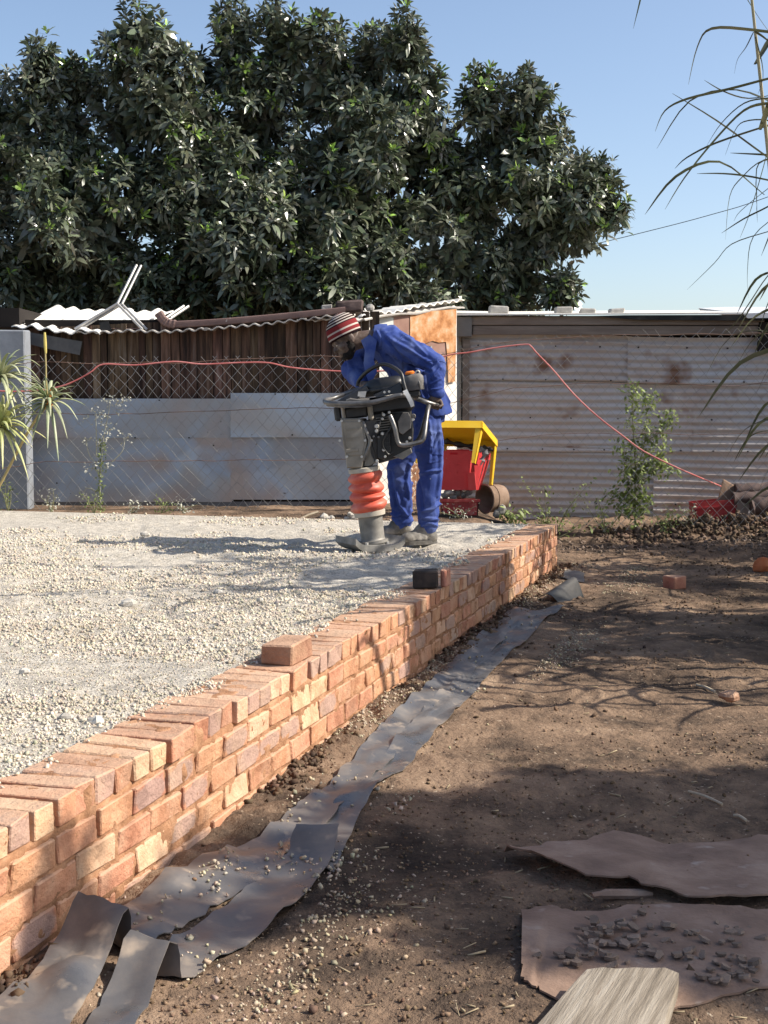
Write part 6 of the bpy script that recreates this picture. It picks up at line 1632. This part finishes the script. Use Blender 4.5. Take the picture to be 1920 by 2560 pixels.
# beanie: ribbed dome with coloured rings
def beanie_mat():
    m = pmat('striped_beanie', [(.13, .022, .024), (.17, .03, .032)], scale=60, rough=.95, bump=.5, bscale=260, spec=.1, dist=.003)
    T_ = NT(m); bs = [n for n in T_.n if n.type == 'BSDF_PRINCIPLED'][0]; tc = [n for n in T_.n if n.type == 'TEX_COORD'][0]
    sx = T_.add('ShaderNodeSeparateXYZ'); T_.link(tc.outputs['Object'], sx.inputs[0])
    mr = T_.add('ShaderNodeMapRange'); mr.inputs['From Min'].default_value = -.01; mr.inputs['From Max'].default_value = .15; T_.link(sx.outputs['Z'], mr.inputs[0])
    rp = T_.add('ShaderNodeValToRGB'); cr = rp.color_ramp; cr.interpolation = 'CONSTANT'
    W_, R_, D_ = (.50, .44, .38, 1), (.21, .030, .032, 1), (.030, .012, .014, 1)
    stops = [(0, D_), (.06, W_), (.12, R_), (.26, W_), (.33, R_), (.52, D_), (.57, W_), (.62, D_), (.68, W_), (.73, D_), (.79, W_), (.84, D_), (.89, W_), (.94, R_)]
    while len(cr.elements) < len(stops): cr.elements.new(.5)
    for i, (p_, c_) in enumerate(stops): cr.elements[i].position = p_; cr.elements[i].color = c_
    T_.link(mr.outputs[0], rp.inputs[0])
    # the front half of the broad band is knitted darker
    gt = T_.add('ShaderNodeMath', operation='GREATER_THAN'); gt.inputs[1].default_value = .035; T_.link(sx.outputs['X'], gt.inputs[0])
    mm = T_.add('ShaderNodeMath', operation='MULTIPLY'); mm.inputs[1].default_value = .55; T_.link(gt.outputs[0], mm.inputs[0])
    mx = T_.add('ShaderNodeMix', data_type='RGBA', blend_type='MULTIPLY'); T_.link(mm.outputs[0], mx.inputs[0]); T_.link(rp.outputs[0], mx.inputs[6]); mx.inputs[7].default_value = (.45, .42, .45, 1)
    T_.link(mx.outputs[2], bs.inputs['Base Color']); return m
bb = MB(); rings = []
for k in range(15):
    t = k / 14
    if t < .35: rr = 1.0 + .03 * math.sin(t / .35 * math.pi)
    else: rr = math.sqrt(max(0, 1 - ((t - .35) / .66) ** 2.2))
    z_ = -.012 + .158 * t; rings.append(((-.006 - .02 * t * t, 0, z_), (.112 * rr + .002, 0, 0), (0, .093 * rr + .002, 0)))
rings = [((-.006, 0, .02), (.100, 0, 0), (0, .082, 0)), ((-.006, 0, -.008), (.104, 0, 0), (0, .086, 0))] + rings
bb.loft(rings, 30); me = bb.mesh('beanie', beanie_mat(), True)
bo_ = bpy.data.objects.new('beanie', me); col.objects.link(bo_); bo_.parent = person
q = Matrix.Rotation(math.radians(-7), 3, 'Y')
bo_.matrix_local = Matrix.Translation(H(-.004, 0, .030) - Vector(person.location)) @ (HM @ q).to_4x4()
# short beard and eyes
bd = MB(); bd.ell(H(.046, 0, -.088), .050, .056, .036, HM); bd.ell(H(.012, .052, -.050), .030, .012, .042, HM); bd.ell(H(.012, -.052, -.050), .030, .012, .042, HM)
remesh(bd, 'beard', pmat('black_beard', [(.006, .005, .005), (.014, .011, .010)], scale=60, rough=.95, bump=.6, bscale=200), person, .006, 2, lambda c: .003 * fbm(c * 90, 2, 4))
for s in (-1, 1): MB().ell(H(.084, .031 * s, -.001), .006, .011, .005, HM, 10, 6).build('eye', pmat('eye_white', [(.5, .48, .44), (.6, .57, .53)], rough=.3) if s < 0 else MATS['eye_white'], person, smooth=True)
# boots
def boot(ank, yaw, name='boot'):
    f = V3(math.cos(yaw), math.sin(yaw), 0); sd_ = V3(-f.y, f.x, 0); g = padz1(ank.x, ank.y); a = V3(ank.x, ank.y, g)
    b = MB()
    b.caps(a + V3(0, 0, .15), .052, a + V3(0, 0, .07), .052, 14); b.ell(a + f * -.015 + V3(0, 0, .045), .055, .044, .045, None)
    R_ = Matrix((f, sd_, V3(0, 0, 1))).transposed()
    b.ell(a + f * .07 + V3(0, 0, .050), .10, .046, .046, R_); b.ell(a + f * .145 + V3(0, 0, .042), .060, .048, .040, R_); b.ell(a + f * .03 + V3(0, 0, .085), .075, .045, .05, R_)
    o = remesh(b, name, M_boot, person, .007, 3, lambda c: .003 * fbm(c * 40, 3, 8))
    s_ = MB(); rg2 = []
    out = []
    for k in range(24):
        an = 2 * math.pi * k / 24; x_ = .065 + .138 * math.cos(an); y_ = (.047 + .006 * math.cos(an)) * math.sin(an) * (1 - .10 * math.cos(an * 2 + .5))
        out.append(a + f * x_ + sd_ * y_ + V3(0, 0, -.004))
    s_.prism(out, (0, 0, .026)); so = s_.build('sole', M_sole, o, org=Vector(person.location))
    return o
boot(V3(ankN.x, NFY, 0), math.radians(180 + 28)); boot(V3(ankF.x, FFY, 0), math.radians(180 + 12))
# ------------------------------------------------------------------ tamping rammer
M_blkp = pmat('black_machine_plastic', [(.007, .007, .008), (.013, .013, .014), (.032, .030, .028)], scale=5, rough=.42, spec=.5, bump=.1, bscale=60)
M_gm = pmat('grey_cast_housing', [(.19, .165, .135), (.265, .235, .19), (.34, .305, .255)], scale=7, rough=.7, bump=.2, bscale=60, metal=.1)
M_bell = pmat('orange_red_bellows', [(.50, .070, .035), (.60, .10, .055), (.66, .20, .13)], scale=7, rough=.5, spec=.5, speck=((.55, .33, .24), 12, .66, .12))
M_chr = pmat('worn_steel_tube', [(.07, .068, .065), (.15, .145, .14), (.26, .25, .24)], scale=9, rough=.38, metal=.55)
M_steel = pmat('dull_steel', [(.15, .14, .125), (.24, .225, .20), (.34, .315, .28)], scale=8, rough=.6, metal=.4, bump=.1, bscale=40)
M_clamp = pmat('dusty_clamp', [(.40, .35, .28), (.50, .45, .37)], scale=9, rough=.7)
M_bolt = pmat('bright_bolt', [(.52, .50, .46), (.62, .60, .56)], scale=20, rough=.4, metal=.4)
M_eng = pmat('engine_grey', [(.085, .08, .075), (.14, .13, .12), (.20, .19, .175)], scale=9, rough=.6, bump=.2, bscale=60)
M_ivory = pmat('white_tape', [(.72, .70, .66), (.80, .79, .76)], scale=9, rough=.7)
M_orcap = pmat('orange_cap', [(.70, .17, .02), (.78, .22, .03)], scale=9, rough=.45)
RYY = 8.42
ram = thing('tamping_rammer', (Z1(560, 1890, RYY).x, RYY, padz1(Z1(560, 1890, RYY).x, RYY)), 'black and grey petrol tamping rammer with orange-red bellows', 'rammer')
def Q(x, y, d=0.0): return Z1(x, y, RYY + d)
axB, axT = Q(572, 1815), Q(455, 900)
AX = (axT - axB).normalized()
LX = V3(1, 0, 0); LX = (LX - AX * LX.dot(AX)).normalized(); LY = AX.cross(LX)              # LY points away from the camera side
RM = Matrix((LX, LY, AX)).transposed()
def onax(y, dx=0, d=0):                   # point on the machine's axis at picture height y
    t = (1815 - y) / (1815 - 900); return lerp(axB, axT, t) + LX * dx + LY * d
def lathe(prof, mat, name, par, n=28, sm=True):
    return MB().loft([(onax(y), LX * r_, LY * r_) for y, r_ in prof], n).build(name, mat, par, smooth=sm, angle=50)
# shoe: sled plate curved up at front and back
b = MB(); rows = []
sf_ = V3(-.86, -.50, 0).normalized(); sl_ = V3(sf_.y * -1, sf_.x, 0)
base = Vector(ram.location)
for t in np.linspace(-.17, .19, 17):
    lift = .05 * max(0, (t - .10) / .09) ** 1.8 + .045 * max(0, (-t - .10) / .07) ** 1.8
    rows.append([base + sf_ * t + sl_ * w + V3(0, 0, lift + .002) for w in np.linspace(-.135, .135, 7)])
b.grid(rows, thick=(0, 0, .042)); shoe = b.build('shoe', pmat('worn_shoe_plate', [(.13, .125, .115), (.22, .21, .19), (.32, .30, .27)], scale=12, rough=.75, bump=.3, bscale=40), ram, smooth=True, angle=40)
for w in (-.08, .08):
    for t in (-.07, .08): p = base + sf_ * t + sl_ * w + V3(0, 0, .045); MB().tube([p, p + V3(0, 0, .014)], .012, 6).build('bolt', M_bolt, shoe, org=Vector(ram.location))
# leg tube
lathe([(1845, .086), (1812, .088), (1806, .080), (1790, .076), (1640, .078), (1615, .080)], M_steel, 'leg_tube', ram)
lathe([(1828, .097), (1808, .097), (1806, .08)], M_steel, 'leg_flange', ram)
lathe([(1628, .094), (1624, .099), (1590, .101), (1586, .096)], M_clamp, 'lower_clamp', ram)
prof = []
for k in range(4):
    y1 = 1588 - k * 72
    for j, (f_, r_) in enumerate(((0, .097), (.12, .106), (.3, .117), (.45, .120), (.62, .117), (.82, .104), (.95, .096))):
        prof.append((y1 - 72 * f_, r_ - .0025 * k))
prof.append((1588 - 288, .09))
b = MB(); rings = []
for i, (y, r_) in enumerate(prof):
    k = (1588 - y) / 72
    sag = V3(0, 0, 0.006 * math.sin(k * 2.0)); rings.append((onax(y) + sag, LX * r_ + AX * .010 * math.sin(k * 1.9 + .6), LY * r_ + AX * .006))
b.loft(rings, 30); b.build('bellows', M_bell, ram, smooth=True, angle=80)
lathe([(1304, .094), (1300, .1), (1272, .1), (1266, .092)], M_clamp, 'upper_clamp', ram)
# crankcase: bevelled cast housing facing left-front
def hull(poly, d0, d1, bev, mat, name, par, shift=(0, 0)):
    """casting: outline in the picture, front at depth d0, back at d1, front edge chamfered"""
    c = Vector((0, 0, 0)); pts = [Q(x, y, d0 + bev) for x, y in poly]
    cx = sum(x for x, y in poly) / len(poly); cy = sum(y for x, y in poly) / len(poly)
    ins = [Q(x + (cx - x) * .07, y + (cy - y) * .05, d0) for x, y in poly]
    bk_ = [Q(x + shift[0], y + shift[1], d1) for x, y in poly]
    n = len(poly); m = MB(); fs = [tuple(range(n))[::-1]]
    for i in range(n):
        j = (i + 1) % n; fs.append((i, n + i, n + j, j)[::1]); fs.append((n + i, 2 * n + i, 2 * n + j, n + j))
    fs.append(tuple(2 * n + i for i in range(n)))
    m._add(ins + pts + bk_, fs); return m.build(name, mat, par)
cc = hull([(330, 905), (480, 905), (505, 960), (532, 1085), (505, 1190), (490, 1275), (378, 1275), (365, 1185), (345, 1060)], -.10, .12, .014, M_gm, 'crankcase', ram, (40, 0))
hull([(348, 930), (470, 930), (492, 985), (512, 1085), (490, 1180), (385, 1185), (365, 1060)], -.107, -.095, .003, M_gm, 'cover_plate', cc)
for y in (985, 1045, 1060): MB().box(Q(425, y, -.109), (.085, .006, .004), RM).build('cast_rib', M_gm, cc)
MB().bbox(Q(415, 1143, -.109), (.082, .008, .022), RM, .003).build('name_plate', M_gm, cc)
for (x, y) in ((338, 925), (468, 925), (325, 1070), (512, 1070), (377, 1190), (487, 1190)):
    p = Q(x, y, -.100); MB().tube([p, p + V3(0, -.018, 0)], .0085, 8).build('bolt', M_bolt, cc, org=Vector(ram.location))
MB().tube(smoothpath([Q(495, 930, -.09), Q(520, 1000, -.1), Q(545, 1080, -.1), Q(520, 1160, -.1), Q(500, 1215, -.09)], 4), .011, 8).build('oil_hose', M_chr, ram, smooth=True)
hull([(480, 930), (600, 900), (610, 1200), (560, 1262), (490, 1270), (520, 1090)], -.04, .14, .02, M_eng, 'gear_housing', ram)
hull([(515, 1090), (545, 1100), (560, 1180), (590, 1235), (540, 1262), (505, 1262)], -.065, .02, .008, M_gm, 'side_flange', ram)
# engine block
eng = hull([(560, 940), (690, 860), (850, 850), (872, 1000), (862, 1140), (760, 1200), (620, 1240), (560, 1190)], -.02, .22, .02, M_blkp, 'engine', ram)
hull([(752, 930), (790, 862), (832, 862), (852, 900), (850, 980), (790, 1028), (762, 1010)], -.10, -.02, .014, M_eng, 'fan_cover', eng)
hull([(600, 1040), (660, 1005), (700, 1020), (700, 1150), (650, 1215), (600, 1200)], -.07, 0, .012, M_blkp, 'carburettor', eng)
for k in range(6): MB().box(Q(640 + k * 3, 900 + k * 18, -.045), (.085, .05, .006), RM).build('cooling_fin', M_eng, eng)
for k in range(4): MB().box(Q(680, 1062 + k * 30, -.075), (.030, .012, .012), RM).build('throttle_part', M_blkp, eng)
hull([(720, 1190), (850, 1125), (862, 1160), (790, 1212)], -.08, .05, .01, M_steel, 'skid_plate', eng)
for (x, y, r_, m) in ((650, 880, .011, M_bolt), (640, 910, .009, M_bolt), (690, 862, .010, M_bolt), (597, 965, .016, M_bolt), (596, 1000, .013, M_bolt), (640, 1020, .012, M_bolt), (650, 1140, .012, M_bolt), (560, 1070, .009, M_bolt), (865, 915, .011, M_bolt), (870, 890, .016, M_eng), (842, 1052, .010, M_bolt), (820, 1080, .009, M_bolt), (600, 1222, .012, M_bolt), (660, 1190, .009, M_bolt), (612, 1045, .01, M_chr), (575, 1040, .009, M_chr)):
    p = Q(x, y, -.085); MB().tube([p + V3(0, .02, 0), p, p + V3(0, -.010, 0)], [r_, r_, r_ * .75], 8).build('fitting', m, eng, org=Vector(ram.location))
MB().tube(smoothpath([Q(590, 940, -.07), Q(600, 1010, -.08), Q(565, 1060, -.08), Q(580, 1140, -.08), Q(600, 1220, -.07)], 4), .006, 6).build('cable', M_blkp, ram, smooth=True)
MB().tube(smoothpath([Q(640, 860, -.05), Q(620, 950, -.07), Q(600, 1020, -.07)], 4), .005, 6).build('cable', M_chr, ram, smooth=True)
MB().tube(smoothpath([Q(690, 900, -.08), Q(720, 940, -.1), Q(640, 1080, -.1), Q(680, 1170, -.08), Q(720, 1160, -.06)], 4), .006, 6).build('cable', M_blkp, ram, smooth=True)
# guard tube under the handle
MB().tube(smoothpath([Q(695, 885, -.12), Q(715, 930, -.13), Q(735, 990, -.14), Q(750, 1070, -.14), Q(775, 1102, -.14), Q(830, 1102, -.14), Q(905, 1085, -.13), Q(935, 1070, -.12), Q(950, 1035, -.11), Q(962, 940, -.06), Q(975, 850, .0), Q(985, 815, .05)], 5), .0145, 10).build('guard_tube', M_chr, ram, smooth=True)
MB().tube(smoothpath([Q(760, 900, .2), Q(790, 1080, .22), Q(900, 1070, .22), Q(960, 900, .18), Q(980, 815, .1)], 5), .0145, 10).build('guard_tube', M_chr, ram, smooth=True)
# shock mounts carrying the handle
MB().bbox(Q(310, 872, -.03), (.045, .06, .095), RM, .012).build('shock_mount', M_blkp, ram); MB().bbox(Q(445, 862, -.03), (.15, .06, .075), RM, .012).build('shock_mount', M_blkp, ram)
MB().bbox(Q(552, 862, -.05), (.034, .05, .10), RM, .012).build('mount_bracket', M_gm, ram); MB().bbox(Q(352, 870, -.06), (.022, .03, .085), RM, .008).build('mount_bracket', M_gm, ram)
MB().bbox(Q(700, 800, .06), (.30, .20, .11), RM, .02).build('chassis', M_blkp, ram)
MB().bbox(Q(700, 920, .08), (.28, .20, .20), RM, .02).build('cylinder_shroud', M_blkp, ram)
# handle: closed tube loop running round the machine
hl = [Q(1030, 806, .08), Q(960, 785, .045), Q(870, 752, .05), Q(800, 735, -.14), Q(740, 742, -.165), Q(640, 770, -.17), Q(560, 788, -.17), Q(440, 796, -.165), Q(330, 796, -.155), Q(255, 793, -.13), Q(218, 785, -.06), Q(222, 772, .06), Q(280, 756, .15), Q(360, 726, .19), Q(480, 690, .20), Q(640, 690, .20), Q(800, 720, .19), Q(930, 765, .15), Q(1010, 795, .115), Q(1030, 806, .08)]
hd = MB().tube(smoothpath(hl, 5), .0155, 12).build('handle', M_chr, ram, smooth=True)
MB().tube([gc - gax * .085, gc + gax * .055], .0165, 12).build('grip', M_blkp, hd, org=Vector(ram.location), smooth=True)
MB().tube(smoothpath([Q(230, 806, -.10), Q(330, 816, -.15), Q(450, 818, -.16), Q(560, 806, -.16)], 4), .010, 8).build('lower_rail', M_chr, ram, smooth=True)
# tank and covers on top
tk = MB(); tk.loft([(Q(640, 735, .04), LX * .12, LY * .10), (Q(650, 700, .04), LX * .135, LY * .12), (Q(655, 650, .04), LX * .135, LY * .12), (Q(662, 615, .04), LX * .115, LY * .10), (Q(665, 600, .04), LX * .07, LY * .06)], 24, pw=.6)
tank = tk.build('fuel_tank', M_blkp, ram, smooth=True, angle=50)
MB().loft([(Q(640, 700, .035), LX * .145, LY * .130), (Q(642, 688, .035), LX * .148, LY * .132), (Q(644, 678, .035), LX * .143, LY * .128)], 24, pw=.6).build('tank_seam', M_blkp, tank, org=Vector(ram.location), smooth=True, angle=50)
MB().prism([Q(365, 742, -.10), Q(520, 668, -.10), Q(540, 700, -.11), Q(440, 770, -.12), Q(300, 785, -.12)], (0, .20, .01)).build('front_cover', M_blkp, ram)
MB().prism([Q(575, 735, -.14), Q(770, 640, -.13), Q(790, 660, -.13), Q(780, 715, -.14), Q(600, 752, -.15)], (0, .10, .01)).build('side_cover', M_blkp, ram)
MB().prism([Q(370, 775, -.155), Q(400, 762, -.155), Q(450, 768, -.155), Q(545, 765, -.15), Q(540, 785, -.155), Q(372, 790, -.155)], (0, .07, .012)).build('bumper_pad', M_eng, ram)
MB().prism([Q(462, 708, -.125), Q(522, 705, -.125), Q(512, 752, -.13), Q(456, 742, -.13)], (0, .004, 0)).build('warning_label', pmat('faded_label', [(.30, .30, .29), (.42, .41, .39)], scale=20, rough=.6), ram)
for (x, y) in ((655, 712), (690, 708)): p = Q(x, y, -.145); MB().tube([p, p + V3(0, -.008, 0)], .008, 8).build('bolt', M_bolt, ram)
# lifting loop
MB().tube(smoothpath([Q(455, 668, .10), Q(470, 620, .09), Q(540, 550, .03), Q(640, 506, -.03), Q(720, 528, -.08), Q(778, 575, -.12), Q(795, 640, -.14), Q(812, 700, -.15)], 5), .0125, 10).build('lifting_loop', M_blkp, ram, smooth=True)
# air cleaner with orange knob
ac = MB(); ac.loft([(Q(865, 700, .0), LX * .062, LY * .06), (Q(868, 640, .0), LX * .068, LY * .066), (Q(868, 600, .0), LX * .064, LY * .062), (Q(868, 578, .0), LX * .045, LY * .045)], 18, pw=.6)
acl = ac.build('air_cleaner', M_eng, ram, smooth=True, angle=50)
for k in range(4): MB().tube(smoothpath([Q(890 + k * 12, 590 + k * 8, -.045 + .012 * k), Q(912 + k * 8, 640, -.06 + .014 * k), Q(920 + k * 8, 690, -.05 + .012 * k)], 3), .006, 6).build('rib', M_chr, acl, org=Vector(ram.location), smooth=True)
MB().loft([(Q(842, 580, -.02), LX * .030, LY * .03), (Q(842, 566, -.02), LX * .032, LY * .032), (Q(842, 556, -.02), LX * .022, LY * .022)], 14).build('fuel_cap', M_orcap, ram, smooth=True)
MB().tube(smoothpath([Q(878, 575, -.03), Q(900, 552, -.03), Q(915, 565, -.03), Q(905, 585, -.03)], 4), .006, 6).build('choke_lever', M_bolt, ram, smooth=True)
MB().bbox(Q(862, 725, .02), (.10, .09, .05), RM, .01).build('intake_box', M_blkp, ram)
# white tape tied round the handle
MB().grid([[Q(790, 705, -.172), Q(822, 690, -.170)], [Q(812, 740, -.178), Q(840, 725, -.176)], [Q(835, 785, -.172), Q(868, 780, -.170)], [Q(852, 825, -.160), Q(876, 812, -.160)]], thick=(0, .004, 0)).build('tied_tape', M_ivory, ram, smooth=True, angle=60)
